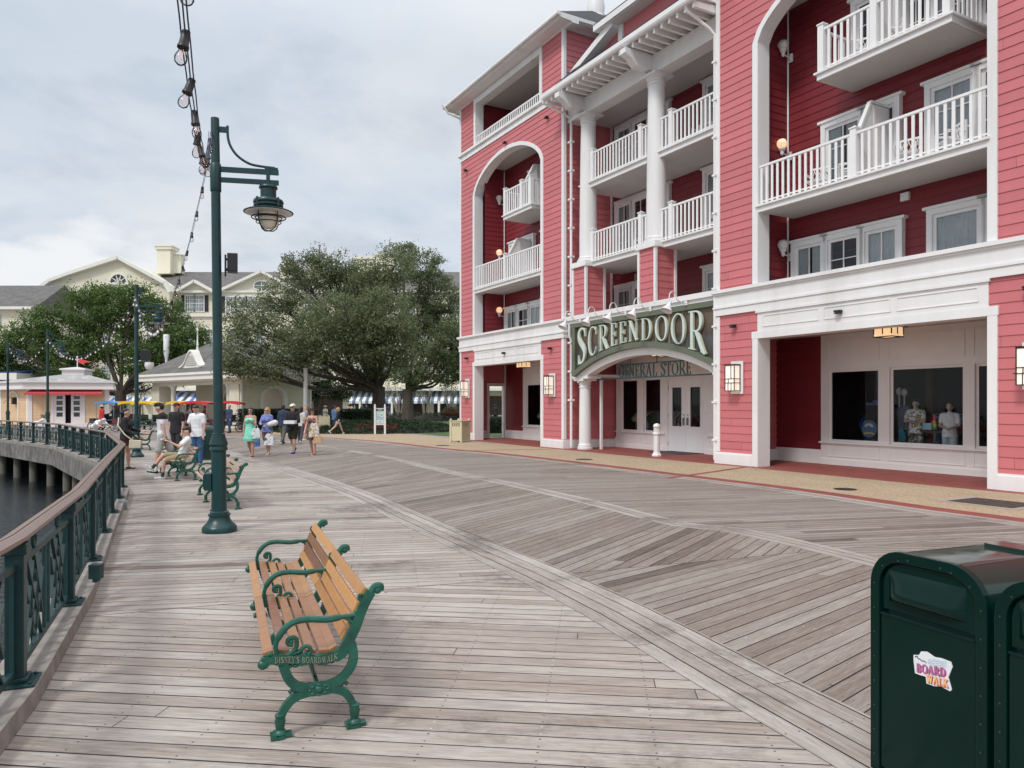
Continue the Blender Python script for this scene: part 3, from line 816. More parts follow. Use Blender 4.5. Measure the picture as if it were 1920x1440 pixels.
# centre bay ------------------------------------------------------------------------------
CX0, CX1 = -8.45, 0.0
m = clap(MB(), CX0, CX1, 4.6, 13.7, 2.4); m.build('bay_wall', M['shaded_red'], hotel)
m = MB()
m.box(CX0+.002, CX0+.08, 2.32, 2.4, 4.9, 13.6); m.box(CX0+1.55, CX0+1.6, 2.36, 2.4, 5.2, 7.0); m.build('corner_trim', M['white'], hotel)
for zb in (7.1, 10.2):
    o = slab(CX0+.75, CX1-.02, .30, 2.38, zb, zb+.22, .07)
    railing('balcony_railing', CX0+1.05, -3.62, .32, zb+.22, (CX0+1.5, -4.05)); railing('balcony_railing', -2.98, CX1-.03, .32, zb+.22, (-2.45,))
for z, fl in ((7.32,0),(10.42,0),(4.45,1)):
    Y = 2.4; DH = 2.15 if fl else 2.74
    casement(-8.1,-6.95, Y, z, z+DH, 2, True, True, 3, False); casement(-7.05,-5.9, Y, z, z+DH, 2, True, False, 3, False); casement(-6.0,-4.75, Y, z, z+DH, 2, True, 'full', 3, False)
    h = MB(); h.box(-8.18,-4.67,2.28,2.39,z+DH,z+DH+.09); h.build('head_trim', M['white'], hotel)
    casement(-3.0,-1.85, Y, z, z+DH, 2, True, True, 3); casement(-1.5,-.3, Y, z, z+DH, 2, True, True, 3)
def column(x, y, z0, z1, r0, r1, name='column'):
    m = MB(); H = z1-z0; pr = [(r0*1.28,0),(r0*1.28,.08),(r0*1.12,.10),(r0*1.16,.16),(r0*1.02,.20),(r0,.26)]
    for k in range(1, 9): t = k/8; pr.append((r0+(r1-r0)*t**1.6, .26+(H-.62)*t))
    e = H-.36
    pr += [(r1*1.12,e+.02),(r1*1.12,e+.06),(r1,e+.08),(r1,e+.12),(r1*1.12,e+.14),(r1*1.12,e+.18),(r1*1.02,e+.2),(r1*1.28,e+.28)]
    m.lathe(pr, (x,y,z0), 28)
    m.box(x-r1*1.5, x+r1*1.5, y-r1*1.5, y+r1*1.5, z0+H-.08, z1)
    return m.build(name, M['white'], hotel, smooth=True)
COLX = (-7.36, -3.30)
for x in COLX:
    column(x, .42, 7.33, 13.1, .345, .285)
    p = clap(MB(), x-.42, x+.42, 5.2, 7.12, .02); clap(p, .02, .86, 5.2, 7.12, x+.42, axis='y', flip=1); clap(p, .02, .86, 5.2, 7.12, x-.42, axis='y', flip=-1); p.box(x-.4,x+.4,.05,.84,5.2,7.1)
    o = p.build('pier', M['red'], hotel)
    q = MB()
    for sx in (-1,1):
        for yy in (.0,.86): q.box(x+sx*.43-.055, x+sx*.43+.055, yy-.03, yy+.055, 5.2, 7.115)
    q.box(x-.52, x+.52, -.08, .95, 7.115, 7.21); q.box(x-.47, x+.47, -.045, .9, 7.21, 7.328); q.build('pier_trim', M['white'], o)
    b = MB(); poly = [(-1.05,13.72),(-1.05,13.55),(-.78,13.42),(-.55,13.20),(.9,13.20),(.9,13.72)]
    b.prism(poly, lambda a, c_, d: (x+d, a, c_), -.15, .15); b.build('eave_bracket', M['white'], hotel)
m = MB(); m.box(CX0+.02, CX1-.02, .16, .70, 13.1, 13.62); m.box(CX0+.02, CX1-.02, .11, .75, 13.62, 13.70); m.build('entablature', M['white'], hotel)
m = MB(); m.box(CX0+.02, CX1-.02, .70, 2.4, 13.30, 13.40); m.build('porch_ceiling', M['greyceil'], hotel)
x = CX0+.05; first = None
while x < CX1-.1:
    if first is None:
        b = MB(); b.prism([(-.86,13.70),(-.86,13.86),(.5,13.98),(.5,13.701)], lambda a, c_, d: (d, a, c_), -.05, .05); first = b.build('rafter', M['white'], hotel); o = first
    else: o = first.copy(); COL.objects.link(o); o.parent = hotel
    o.location = (x, 0, 0); x += .36
m = MB(); m.box(CX0+.02, CX1-.02, -.82, .6, 13.985, 14.03); m.build('eave_board', M['offwhite'], hotel)
m = MB(); m.prism([(-1.0,13.93),(-.97,13.87),(-.88,13.85),(-.82,13.88),(-.82,14.08),(-1.0,14.08)], lambda a, c_, d: (d, a, c_), CX0-.12, CX1-.02); m.build('gutter', M['white'], hotel)
# bay roof, dormer eave and its sloping end
m = MB(); m.add([(CX0+.0,-.93,14.05),(CX1,-.93,14.05),(CX1,6.2,20.95),(CX0,6.2,20.95)], [(0,1,2,3)]); m.build('bay_roof', M['shingle_dark'], hotel)
m = MB(); m.add([(-6.75,-.22,14.3),(CX1,-.22,14.3),(CX1,-.22,15.22),(-4.5,-.22,15.22)], [(0,1,2,3)]); m.build('dormer_wall', M['red'], hotel)
t = MB(); t.prism([(-7.15,14.50),(-6.45,14.50),(-4.45,15.10),(-4.45,15.36)], lambda a_, c_, d: (a_, d, c_), -.62, -.2); t.build('dormer_rake', M['white'], hotel)
t = MB(); t.box(-4.52,-4.28,-.30,-.2,14.3,15.2); t.build('dormer_post', M['white'], hotel)
t = MB(); t.box(-5.3,CX1-.02,-.70,-.1,15.22,15.30); t.box(-5.36,CX1-.02,-.78,-.68,15.24,15.46); t.build('dormer_eave', M['white'], hotel)
m = MB(); m.add([(-5.4,-.8,15.47),(CX1,-.8,15.47),(CX1,3.0,17.95),(-5.4,3.0,17.95)], [(0,1,2,3)]); m.build('dormer_roof', M['shingle_dark'], hotel)
# wing eaves and hip roofs
def wing_roof(x0, x1):
    m = MB(); ov = .62
    poly = [(-ov,17.16),(-ov,17.02),(-ov+.12,16.96),(-.05,16.93),(0,16.88),(.3,16.88),(.3,17.16)]
    m.prism(poly, lambda a, b, d: (d, a, b), x0-ov, x1+ov)
    for xs, sg in ((x0,-1),(x1,1)):
        p2 = [(xs+sg*ov,17.158),(xs+sg*ov,17.022),(xs+sg*(ov-.12),16.962),(xs+sg*.05,16.932),(xs,16.882),(xs-sg*.3,16.882),(xs-sg*.3,17.158)]
        m.prism(p2, lambda a, b, d: (a, d, b), .301, 8.0)
    m.build('eave', M['white'], hotel)
    g = MB(); g.tube([(x0-ov-.02,-ov-.05,17.10),(x1+ov+.02,-ov-.05,17.10)], .075, 8); g.build('gutter', M['white'], hotel, smooth=True)
    c = (x0+x1)/2
    r_ = MB(); r_.add([(x0-ov,-ov,17.165),(x1+ov,-ov,17.165),(x1+ov,9,17.165),(x0-ov,9,17.165),(x0+2.3,3.2,19.5),(x1-2.3,3.2,19.5)], [(0,1,5,4),(1,2,5),(2,3,4,5),(3,0,4)]); r_.build('wing_roof', M['shingle_dark'], hotel, fix=False)
    f = MB(); f.lathe([(.5,0),(.5,.12),(.38,.2),(.42,.6),(.30,1.2),(.16,2.2),(.05,2.5),(.0,2.55)], (x1-2.25,3.2,19.0), 10); f.build('finial', M['white'], hotel, smooth=True)
wing_roof(-18.1,-8.45); wing_roof(0,9.6)
vp = MB(); vp.lathe([(.05,0),(.05,.45),(.09,.5),(.1,.62),(.06,.7)], (-7.9,2.35,17.0), 8); vp.build('vent_pipe', M['bronze'], hotel)
# downpipes
def downpipe(x, zt, y=-.1):
    m = MB(); pts = [(x-.35,-.86,zt),(x-.30,-.84,zt-.15),(x+.12,-.2,zt-.55),(x+.16,y,zt-.75),(x+.16,y,5.32),(x+.16,y-.08,5.2),(x+.16,y-.08,4.5),(x+.16,y,4.35),(x+.16,y,.05)]
    m.tube(pts, .055, 8)
    z = 12.3
    while z > .8: m.box(x+.0, x+.23, y-.065 if not 4.4 < z < 5.3 else y-.15, y+.12, z-.035, z+.035); z -= 1.15
    m.build('downpipe', M['white'], hotel, smooth=True)
downpipe(-8.36, 13.95, .18); 
m = MB(); m.tube([(-.45,-.9,13.9),(-.4,-.8,13.7),(-.12,-.2,13.2),(-.06,-.04,13.0),(-.06,-.04,.1)], .05, 8); z = 12.2
while z > .6: m.box(-.14,.02,-.1,.03,z-.03,z+.03); z -= 1.15
m.build('downpipe', M['white'], hotel, smooth=True)
m = MB(); m.tube([(-18.35,-.9,17.1),(-18.3,-.6,16.7),(-18.14,-.05,16.5),(-18.14,.1,16.3)], .05, 8); m.build('downpipe', M['white'], hotel, smooth=True)

# ledge, sign backing arch -------------------------------------------------------------
t = MB(); t.box(CX0+.02, CX1-.02, .05, .9, 4.98, 5.10); t.box(CX0+.02, CX1-.02, -.02, .9, 5.10, 5.27); t.box(CX0+.02, CX1-.02, .28, .9, 4.86, 4.98); t.build('ledge', M['white'], hotel)
AC, ARAD = -3.95, 8.8
def arcz(x, off=0): return 3.76+off-(ARAD-math.sqrt(ARAD**2-(x-AC)**2))
xs = [-7.82+k*(7.76/40) for k in range(41)]
t = MB(); t.strip([(x, arcz(x)) for x in xs], [(x, arcz(x)-.25) for x in xs], lambda a, b, d: (a, d, b), .22, .62); t.strip([(x, arcz(x)-.0) for x in xs], [(x, arcz(x)-.07) for x in xs], lambda a, b, d: (a, d, b), .17, .22); t.build('entrance_arch', M['white'], hotel)
t = MB(); t.strip([(x, 4.86) for x in xs], [(x, arcz(x)-.02) for x in xs], lambda a, b, d: (a, d, b), .34, .52); t.build('arch_wall', M['offwhite'], hotel)
for x in (-7.72, -.1):
    column(x, .52, 0, 2.78, .24, .215, 'entrance_column')
    c_ = MB(); c_.box(x-.42, x+.62, .2, .86, 2.78, 2.9); c_.build('impost', M['white'], hotel)
t = MB(); t.box(-7.33,-7.24,.95,1.04,0,2.78); t.box(-8.2,-7.2,.6,2.5,2.85,2.95); t.build('porch_post', M['white'], hotel)

# ================================================================== ARCADE SHOP FRONT (wall at depth 2.6)
YW = 2.6
for a, b in ((-18.1,-16.05),(-13.9,-8.32),(-.32,1.72)): clap(MB(), a, b, .42, 3.84, YW).build('arcade_wall', M['shaded_red'], hotel)
m = MB(); m.box(-18.1,9.6,YW+.02,YW+.12,3.3,3.84); m.box(-18.1,-16.0,YW+.03,YW+.1,0,3.3); m.box(-13.9,-8.3,YW+.03,YW+.1,0,3.3); m.box(-.3,1.72,YW+.03,YW+.1,0,3.3); m.build('wall_core', M['dark_in'], hotel)
# end wall with doorway
m = MB()
def ehole(z): return [(1.62,2.5)] if z < 2.72 else []
clap(m, .3, YW, .34, 3.84, -18.1, ehole, axis='y', flip=1); clap(m, -.0, YW, .34, 4.5, -18.1, ehole, axis='y', flip=-1); m.build('end_wall', M['red'], hotel)
t = MB(); t.box(-18.2,-18.0,1.5,1.64,0,2.72); t.box(-18.2,-18.0,2.48,2.62,0,2.72); t.box(-18.2,-18.0,1.5,2.62,2.72,2.88); t.box(-18.16,-18.03,.45,1.5,0,.4); t.build('doorway_frame', M['white'], hotel)
t = MB(); t.box(-18.02,-17.94,2.52,2.6,.4,3.84); t.build('corner_trim', M['white'], hotel)
for a, b in ((-18.1,-16.05),(-13.9,-8.32),(-.32,1.72)): t = MB(); t.box(a, b, YW-.06, YW, 0, .36); t.box(a, b, YW-.045, YW, .36, .42); t.build('baseboard', M['white'], hotel)
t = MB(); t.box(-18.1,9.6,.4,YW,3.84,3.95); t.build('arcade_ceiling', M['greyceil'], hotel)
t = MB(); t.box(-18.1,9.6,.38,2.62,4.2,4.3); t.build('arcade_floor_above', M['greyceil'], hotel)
def shopwall(x0, x1, wins, z0=.70, z1=2.80, panels=True, top=3.84):
    """white panelled shop front with deep windows; wins: list of (a, b)"""
    m = MB(); yf = YW-.08
    m.box(x0, x1, yf, YW+.02, 0, z0-.02); m.box(x0, x1, yf, YW+.02, z1, top)
    e = x0
    for a, b in wins:
        m.box(e, a, yf+.001, YW+.02, z0-.02, z1); e = b
    m.box(e, x1, yf+.001, YW+.02, z0-.02, z1)
    m.box(x0-.03, x1+.03, yf-.06, YW, z0-.07, z0-.021)
    m.box(x0, x1, yf-.03, YW, 0, .16)
    for a, b in wins:
        for (za, zb) in ((.24,.26),(.58,.60)): m.box(a-.02, b+.02, yf-.014, yf+.01, za, zb)
        for xx in (a-.02, b): m.box(xx, xx+.02, yf-.0145, yf+.01, .241, .599)
        for (za, zb) in ((z1+.2,z1+.22),(top-.18,top-.16)): m.box(a-.02, b+.02, yf-.014, yf+.01, za, zb)
        for xx in (a-.02, b): m.box(xx, xx+.02, yf-.0145, yf+.01, z1+.201, top-.161)
        for (p, q) in ((a,a+.07),(b-.07,b)): m.box(p, q, yf+.06, YW+.02, z0, z1)
        m.box(a, b, yf+.061, YW+.02, z0-.02, z0+.05); m.box(a, b, yf+.061, YW+.02, z1-.07, z1)
    o = m.build('shopfront', M['offwhite'], hotel)
    for a, b in wins:
        g = MB(); g.quad((a+.07,YW-.0,z0+.05),(b-.07,YW-.0,z0+.05),(b-.07,YW-.0,z1-.07),(a+.07,YW-.0,z1-.07)); g.build('pane', M['shopglass'], o, fix=False)
    return o
shopwall(1.72, 9.6, [(1.98,3.62),(3.93,5.95),(6.2,8.3)])
shopwall(-16.05,-13.9, [(-15.75,-14.35)])
shopwall(-8.32,-5.32, [(-8.0,-6.95),(-6.55,-5.55)])
shopwall(-2.98,-.32, [(-2.72,-1.7),(-1.4,-.6)], z0=.70)
# double entrance door
t = MB(); t.box(-5.32,-2.98,YW-.08,YW+.02,2.68,3.84); t.box(-5.32,-5.12,YW-.081,YW+.02,0,2.68); t.box(-3.18,-2.98,YW-.081,YW+.02,0,2.68); t.build('door_case', M['offwhite'], hotel)
for (a, b, hs) in ((-5.12,-4.155,1), (-4.145,-3.18,-1)):
    d = MB(); y0, y1 = YW-.05, YW+.0
    d.box(a, a+.22, y0, y1, .02, 2.68); d.box(b-.22, b, y0, y1, .02, 2.68); d.box(a+.22, b-.22, y0, y1, .02, .95); d.box(a+.22, b-.22, y0, y1, 2.42, 2.68)
    for (p, q) in ((a+.20,a+.23),(b-.23,b-.20)): d.box(p, q, y0-.012, y0+.01, .94, 2.43)
    d.box(a+.2,b-.2,y0-.0125,y0+.01,.93,.96); d.box(a+.2,b-.2,y0-.0125,y0+.01,2.41,2.44)
    do = d.build('entrance_door', M['white'], hotel)
    g = MB(); g.quad((a+.22,YW-.02,.95),(b-.22,YW-.02,.95),(b-.22,YW-.02,2.42),(a+.22,YW-.02,2.42)); g.build('pane', M['shopglass'], do, fix=False)
    hx = b-.10 if hs > 0 else a+.10
    h = MB(); h.tube([(hx,y0-.0,1.02),(hx,y0-.06,1.02),(hx,y0-.06,1.26),(hx,y0,1.26)], .013, 6); h.box(hx-.025,hx+.025,y0-.008,y0,1.0,1.30); h.ball((hx,y0-.015,1.38),.022)
    h.build('handle', M['black'], do)
    hh = MB()
    for z in (.3,1.35,2.4): hh.box((a-.012 if hs > 0 else b-.02),(a+.02 if hs > 0 else b+.012),y0-.012,y0+.004,z-.06,z+.06)
    hh.build('hinge', M['silver'], do)
nt_ = MB(); nt_.box(-3.12,-3.02,YW-.086,YW-.081,1.4,1.52); nt_.build('notice', M['globe_off'], hotel)
# dark shop interior
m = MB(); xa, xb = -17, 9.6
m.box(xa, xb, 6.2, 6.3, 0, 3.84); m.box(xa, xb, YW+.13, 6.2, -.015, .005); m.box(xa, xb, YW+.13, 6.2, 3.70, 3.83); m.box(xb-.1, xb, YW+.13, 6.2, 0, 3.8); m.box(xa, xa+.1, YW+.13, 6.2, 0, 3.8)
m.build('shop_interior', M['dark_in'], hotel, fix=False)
# back and far side of the building so that it reads as solid from aside
m = MB(); m.box(-18.05,9.55,8.9,9.0,0,17.1); m.build('rear_wall', M['red'], hotel)
m = clap(MB(), 9.62, 24, 0, 17, 2.4); m.build('far_bay_wall', M['red'], hotel)

# globe lamps -----------------------------------------------------------------------------
def hl(x, y, z): return (*hw(x, y), z)
HROT = math.atan2(EY, EX)
def globe_lamp(lit, label, loc):
    t_ = thing('globe_lamp', label, 'wall lamp', loc, HROT, 'globe lamps in the loggias')
    m = MB(); m.ball((0,-.33,0), .145, n=16, m=10); m.build('globe', M['globe_lit' if lit else 'globe_off'], t_, smooth=True)
    m = MB(); m.lathe([(.02,-.34),(.05,-.3),(.055,-.22),(.10,-.17),(.11,-.13)], (0,-.33,0), 10); m.tube([(0,-.33,-.26),(0,-.05,-.32)], .02, 6); m.box(-.08,.08,-.05,.0,-.44,-.2)
    rr = .155
    for k in range(3):
        a = PI*k/3; m.tube([(rr*math.cos(t)*math.cos(a), -.33+rr*math.cos(t)*math.sin(a), rr*math.sin(t)) for t in [-PI/2+PI*j/8 for j in range(17)]], .006, 4)
    m.tube([(rr*math.cos(t), -.33+rr*math.sin(t), 0) for t in [2*PI*j/16 for j in range(16)]], .006, 4, closed=True)
    m.build('bracket', M['white'], t_)
    return t_
globe_lamp(True, 'lit globe lamp on the third level of the right arch', hl(1.52,1.4,9.42))
globe_lamp(False, 'unlit white globe lamp high up in the right arch', hl(1.56,1.4,12.3))
globe_lamp(False, 'unlit white globe lamp behind the parapet of the right arch', hl(1.56,1.4,6.45))
globe_lamp(True, 'lit globe lamp on the third level of the left arch', hl(LW[2]+.1,1.4,9.3))
globe_lamp(False, 'unlit white globe lamp high up in the left arch', hl(LW[2]+.1,1.4,12.0))
globe_lamp(True, 'lit globe lamp behind the parapet of the left arch', hl(LW[2]+.1,1.4,6.45))
# wall lanterns -----------------------------------------------------------------------------
def wall_lantern(label, loc):
    t_ = thing('wall_lantern', label, 'wall lantern', loc, HROT, 'box lanterns on the pillars')
    m = MB(); m.box(-.19,.27,-.03,.0,-.46,.50); m.build('back_plate', M['white'], t_)
    m = MB(); m.box(-.17,.17,-.27,-.05,-.36,.36); m.build('glass_body', M['lantern'], t_)
    m = MB(); w = .02
    for x in (-.18,.18):
        for y in (-.28,-.045): m.box(x-w/2, x+w/2, y-w/2, y+w/2, -.38, .39)
    for z in (-.37,.375,-.14,-.02):
        m.box(-.19,.19,-.29,-.27,z-.009,z+.009); m.box(-.19,-.17,-.2899,-.04,z-.0085,z+.0085); m.box(.17,.19,-.2899,-.04,z-.0085,z+.0085)
    m.box(-.2,.2,-.3,-.03,.385,.405); m.box(-.06,-.045,-.288,-.272,-.14,-.02); m.box(.05,.065,-.288,-.272,-.37,-.14); m.box(-.24,.24,-.285,-.275,-.15,-.13); m.box(-.07,-.055,-.288,-.272,-.37,-.14)
    m.box(.045,.06,-.289,-.27,-.02,.375)
    m.build('cage', M['bronze'], t_)
    return t_
for x, s_ in ((-17.25,'left end pillar beside the cream bin'),(-9.3,'pillar left of the entrance arch'),(.80,'pillar right of the entrance arch'),(8.75,'pillar at the right edge')):
    wall_lantern('black framed box lantern on the red '+s_, hl(x, -.03, 2.55))
def ceiling_lantern(label, loc):
    t_ = thing('ceiling_lantern', label, 'ceiling lamp', loc, HROT, 'lit lanterns under the arcade ceiling')
    m = MB(); m.box(-.24,.24,-.24,.24,-.31,-.08); m.build('glass_body', M['amber'], t_)
    m = MB()
    for s1 in (-1,1):
        for s2 in (-1,0,1):
            m.box(s1*.245-.012,s1*.245+.012,s2*.245-.012,s2*.245+.012,-.26,-.06)
            if s2 == 0: m.box(-.012,.012,s1*.245-.012,s1*.245+.012,-.26,-.06)
        m.box(-.26,.26,s1*.245-.014,s1*.245+.014,-.335,-.31); m.box(s1*.245-.0135,s1*.245+.0135,-.26,.26,-.3345,-.3105)
    m.box(-.32,.32,-.32,.32,-.08,-.045); m.box(-.12,.12,-.12,.12,-.045,0)
    m.build('cage', M['bronze'], t_)
ceiling_lantern('lit square lantern under the arcade ceiling before the big shop window', hl(4.72,1.3,3.84))
ceiling_lantern('lit square lantern under the arcade ceiling at the left wing', hl(-13.9,1.3,3.84))
ceiling_lantern('lit square lantern behind the entrance arch', hl(-4.3,1.5,3.84))
# small dark floodlights
FL = (('above the lantern at the left end',-17.2,4.1),('on the panelled lintel of the left arcade',-13.3,4.14),('above the lantern left of the entrance',-9.35,4.1),('above the lantern right of the entrance',.75,4.1),('on the panelled lintel of the right arcade',4.3,4.14),('above the lantern at the right edge',8.7,4.15),('below the belt course at the left corner',-17.3,13.6),('over the left arch',-13.2,13.75),('right of the left arch',-9.6,13.7))
fo = None
for s_, x, z in FL:
    if fo is None:
        m = MB(); m.box(-.09,.09,-.13,-.02,-.02,.03); m.box(-.07,.07,-.14,-.02,-.065,-.03); m.box(-.04,.04,-.04,.02,-.05,.02); fo = m.build('floodlight', M['bronze']); o = fo
    else: o = fo.copy(); COL.objects.link(o)
    o.location = hl(x, -.05, z); o.rotation_euler = (0,0,HROT); tag(o, 'tiny dark floodlight '+s_, 'floodlight', 'small floodlights on the facade')

# ================================================================== LETTERS (stroke built serif capitals)
def glyph(ch):
    """list of (A, B) edge polylines in a box of height 1; returns strokes, width"""
    S = []; T, t, sf = .102, .036, .028
    def rect(x0, x1, y0, y1): S.append(([(x0,y0),(x0,y1)],[(x1,y0),(x1,y1)]))
    def bar_(x0, y0, x1, y1, w):
        dx, dy = x1-x0, y1-y0; l = math.hypot(dx, dy); nx_, ny_ = -dy/l*w/2, dx/l*w/2
        S.append(([(x0+nx_,y0+ny_),(x1+nx_,y1+ny_)],[(x0-nx_,y0-ny_),(x1-nx_,y1-ny_)]))
    def stem(x, w=None, s=.07, ser=True):
        w = w or T; rect(x-w/2, x+w/2, 0, 1)
        if ser: rect(x-w/2-s, x+w/2+s, 0, sf); rect(x-w/2-s, x+w/2+s, 1-sf, 1)
    def arc(cx, cy, rx, ry, a0, a1, wmax=T, wmin=t, n=22):
        A = []; B = []
        for k in range(n+1):
            a = R(a0+(a1-a0)*k/n); w = wmin+(wmax-wmin)*abs(math.cos(a))**1.3
            A.append((cx+(rx)*math.cos(a), cy+(ry)*math.sin(a))); B.append((cx+(rx-w)*math.cos(a), cy+(ry-min(w,wmin*1.1))*math.sin(a)))
        S.append((A, B))
    def curve(pts, ws):
        A = []; B = []
        P = [pts[0]]+pts+[pts[-1]]; Q = []
        for i in range(1, len(P)-2):
            for k in range(6):
                u = k/6; p0, p1, p2, p3 = P[i-1:i+3]
                Q.append((tuple(.5*((2*p1[j])+(-p0[j]+p2[j])*u+(2*p0[j]-5*p1[j]+4*p2[j]-p3[j])*u*u+(-p0[j]+3*p1[j]-3*p2[j]+p3[j])*u**3) for j in (0,1)), ws[i-1]*(1-u)+ws[i]*u))
        Q.append((pts[-1], ws[-1]))
        for i, (p, w) in enumerate(Q):
            a = Q[max(i-1,0)][0]; b = Q[min(i+1,len(Q)-1)][0]; dx, dy = b[0]-a[0], b[1]-a[1]; l = math.hypot(dx, dy) or 1
            A.append((p[0]-dy/l*w/2, p[1]+dx/l*w/2)); B.append((p[0]+dy/l*w/2, p[1]-dx/l*w/2))
        S.append((A, B))
    if ch == 'S':
        curve([(.44,.80),(.38,.95),(.24,.985),(.10,.90),(.075,.74),(.19,.58),(.33,.44),(.41,.28),(.37,.10),(.24,.015),(.11,.05),(.05,.21)],[.03,.05,.055,.10,.125,.15,.155,.13,.10,.055,.05,.03]); rect(.425,.455,.74,.99); rect(.035,.065,.01,.27); w = .50
    elif ch == 'C': arc(.34,.5,.31,.5,52,308); rect(.53,.56,.70,.98); bar_(.52,.12,.555,.28,.03); w = .60
    elif ch == 'G': arc(.34,.5,.31,.5,52,312); rect(.53,.56,.72,.98); rect(.47,.47+T*.9,.06,.44); rect(.40,.66,.42,.42+sf); w = .68
    elif ch == 'O': arc(.36,.5,.33,.5,0,360,n=40); w = .72
    elif ch == 'R': stem(.14); arc(.28,.735,.26,.265,-90,90); rect(.14,.29,1-t,1); rect(.14,.29,.47,.47+t); curve([(.30,.49),(.40,.34),(.56,.06),(.66,.0)],[.09,.13,.12,.05]); rect(.50,.68,0,sf); w = .66
    elif ch == 'P': stem(.14); arc(.28,.735,.26,.265,-90,90); rect(.14,.29,1-t,1); rect(.14,.29,.47,.47+t); w = .58
    elif ch == 'B': stem(.14); arc(.27,.75,.22,.25,-90,90); arc(.28,.26,.27,.26,-90,90); rect(.14,.29,1-t,1); rect(.14,.29,.49,.49+t*.9); rect(.14,.29,0,t); w = .60
    elif ch == 'E': stem(.14); rect(.14,.46,0,t); rect(.14,.44,1-t,1); rect(.14,.36,.48,.48+t); rect(.44,.47,0,.24); rect(.42,.45,.78,1); rect(.345,.37,.40,.62); w = .52
    elif ch == 'F': stem(.14); rect(.14,.44,1-t,1); rect(.14,.36,.48,.48+t); w = .5
    elif ch == 'L': stem(.14); rect(.14,.46,0,t); rect(.44,.47,0,.28); w = .52
    elif ch == 'I': stem(.14); w = .28
    elif ch == 'T': stem(.27, ser=False); rect(.13,.41,0,sf); rect(.03,.51,1-t,1); rect(.02,.05,.74,1); rect(.49,.52,.74,1); w = .55
    elif ch == 'N': rect(.09,.09+t,0,1); rect(.50,.50+t,0,1); bar_(.10,.97,.53,.03,T); rect(.02,.21,0,sf); rect(.42,.64,1-sf,1); rect(.01,.14,1-sf,1); w = .66
    elif ch == 'D': stem(.14); arc(.28,.5,.34,.5,-90,90); rect(.14,.29,1-t,1); rect(.14,.29,0,t); w = .68
    elif ch == 'A': bar_(.08,.0,.32,.98,t*1.2); bar_(.55,.0,.33,1.0,T); rect(.16,.45,.30,.30+t*.8); rect(.0,.18,0,sf); rect(.44,.66,0,sf); w = .68
    elif ch == 'W': bar_(.08,1,.24,.02,T*.9); bar_(.42,1,.25,.02,t); bar_(.42,1,.58,.02,T*.9); bar_(.75,1,.59,.02,t); rect(.0,.17,1-sf,1); rect(.34,.5,1-sf,1); rect(.68,.83,1-sf,1); w = .86
    elif ch == 'K': stem(.14); bar_(.16,.42,.52,.98,t*1.1); curve([(.26,.56),(.40,.34),(.58,.02)],[.10,.13,.11]); rect(.46,.66,0,sf); rect(.42,.62,1-sf,1); w = .66
    elif ch == 'Y': rect(.25,.25+T,0,.46); bar_(.08,1,.31,.42,T); bar_(.56,1,.33,.42,t*1.1); rect(.15,.49,0,sf); rect(.0,.2,1-sf,1); rect(.46,.64,1-sf,1); w = .62
    elif ch == "'": bar_(.07,1,.05,.80,.06); w = .14
    else: w = .32
    return S, w
def letters(mb, text, fn, d0, d1, place=None, track=.06):
    """fn(gx, gy, d) gets text coordinates (letter height 1)"""
    x = 0
    for i, ch in enumerate(text):
        S, w = glyph(ch)
        for k, (A, B) in enumerate(S):
            e = .012*k*abs(d1-d0)
            mb.strip([(x+a, b) for a, b in A], [(x+a, b) for a, b in B], fn, d0-e, d1)
        x += w+track
    return x
def text_width(text, track=.06): return sum(glyph(c)[1]+track for c in text)-track

# entrance sign ---------------------------------------------------------------------------
sg_ = thing('shop_sign', 'large arched SCREENDOOR sign in sage frame with raised mint letters over the entrance', 'sign', (HX, HY, 0), HROT)
def boardm():
    m, nt, b = nodes('painted_sign_panel')
    co = coords(nt); sep = N(nt, 'ShaderNodeSeparateXYZ'); nt.links.new(co, sep.inputs[0])
    n1 = noise(nt, co, 1.3, 5, .6); n2 = noise(nt, mapping(nt, co, (6,1,1.2)), 2, 4)
    z = math_(nt, 'ADD', sep.outputs[2], math_(nt, 'MULTIPLY_ADD', n1, .5, -.25))
    f = math_(nt, 'DIVIDE', math_(nt, 'SUBTRACT', z, 3.2), 1.6)
    col = ramp(nt, f, [(.1,(.04,.045,.05)),(.42,(.085,.085,.09)),(.52,(.07,.04,.036)),(.58,(.12,.085,.06)),(.9,(.17,.12,.08))])
    col = mixc(nt, .35, col, ramp(nt, n2, [(.3,(.03,.03,.03)),(.7,(.18,.15,.12))]))
    nt.links.new(col, b.inputs['Base Color']); b.inputs['Roughness'].default_value = .5
    return m
M['signboard'] = boardm()
t = MB(); t.strip([(x, 4.86) for x in xs], [(x, arcz(x)+.0) for x in xs], lambda a, b, d: (a, d, b), .14, .335); t.build('sign_panel', M['signboard'], sg_)
t = MB()
t.strip([(x, arcz(x)+.20) for x in xs], [(x, arcz(x)) for x in xs], lambda a, b, d: (a, d, b), .02, .3)
t.box(xs[0]-.1, xs[-1]+.04, .02, .3, 4.80, 4.97)
t.box(xs[0]-.1, xs[0]+.10, .0205, .3, 2.95, 4.80); t.box(xs[-1]-.06, xs[-1]+.04, .021, .3, 2.95, 4.80)
t.build('sign_frame', M['sage'], sg_)
for k in (2,4,5,6,7,8,9):
    x = -7.6+k*.66; t = MB(); t.box(x-.012, x+.012, .125, .145, arcz(x)+.2, 4.8); t.build('sign_batten', M['mint_side'], sg_)
txt = 'SCREENDOOR'; TW = text_width(txt, .0)
scal = [1.30,1.12,1.05,.92,.92,.98,1.05,1.08,1.16,1.35]
cum = []; x = 0
for ch, s_ in zip(txt, scal): cum.append(x); x += glyph(ch)[1]*s_+.14
tot = x-.14; X0, X1 = -7.50, -.52
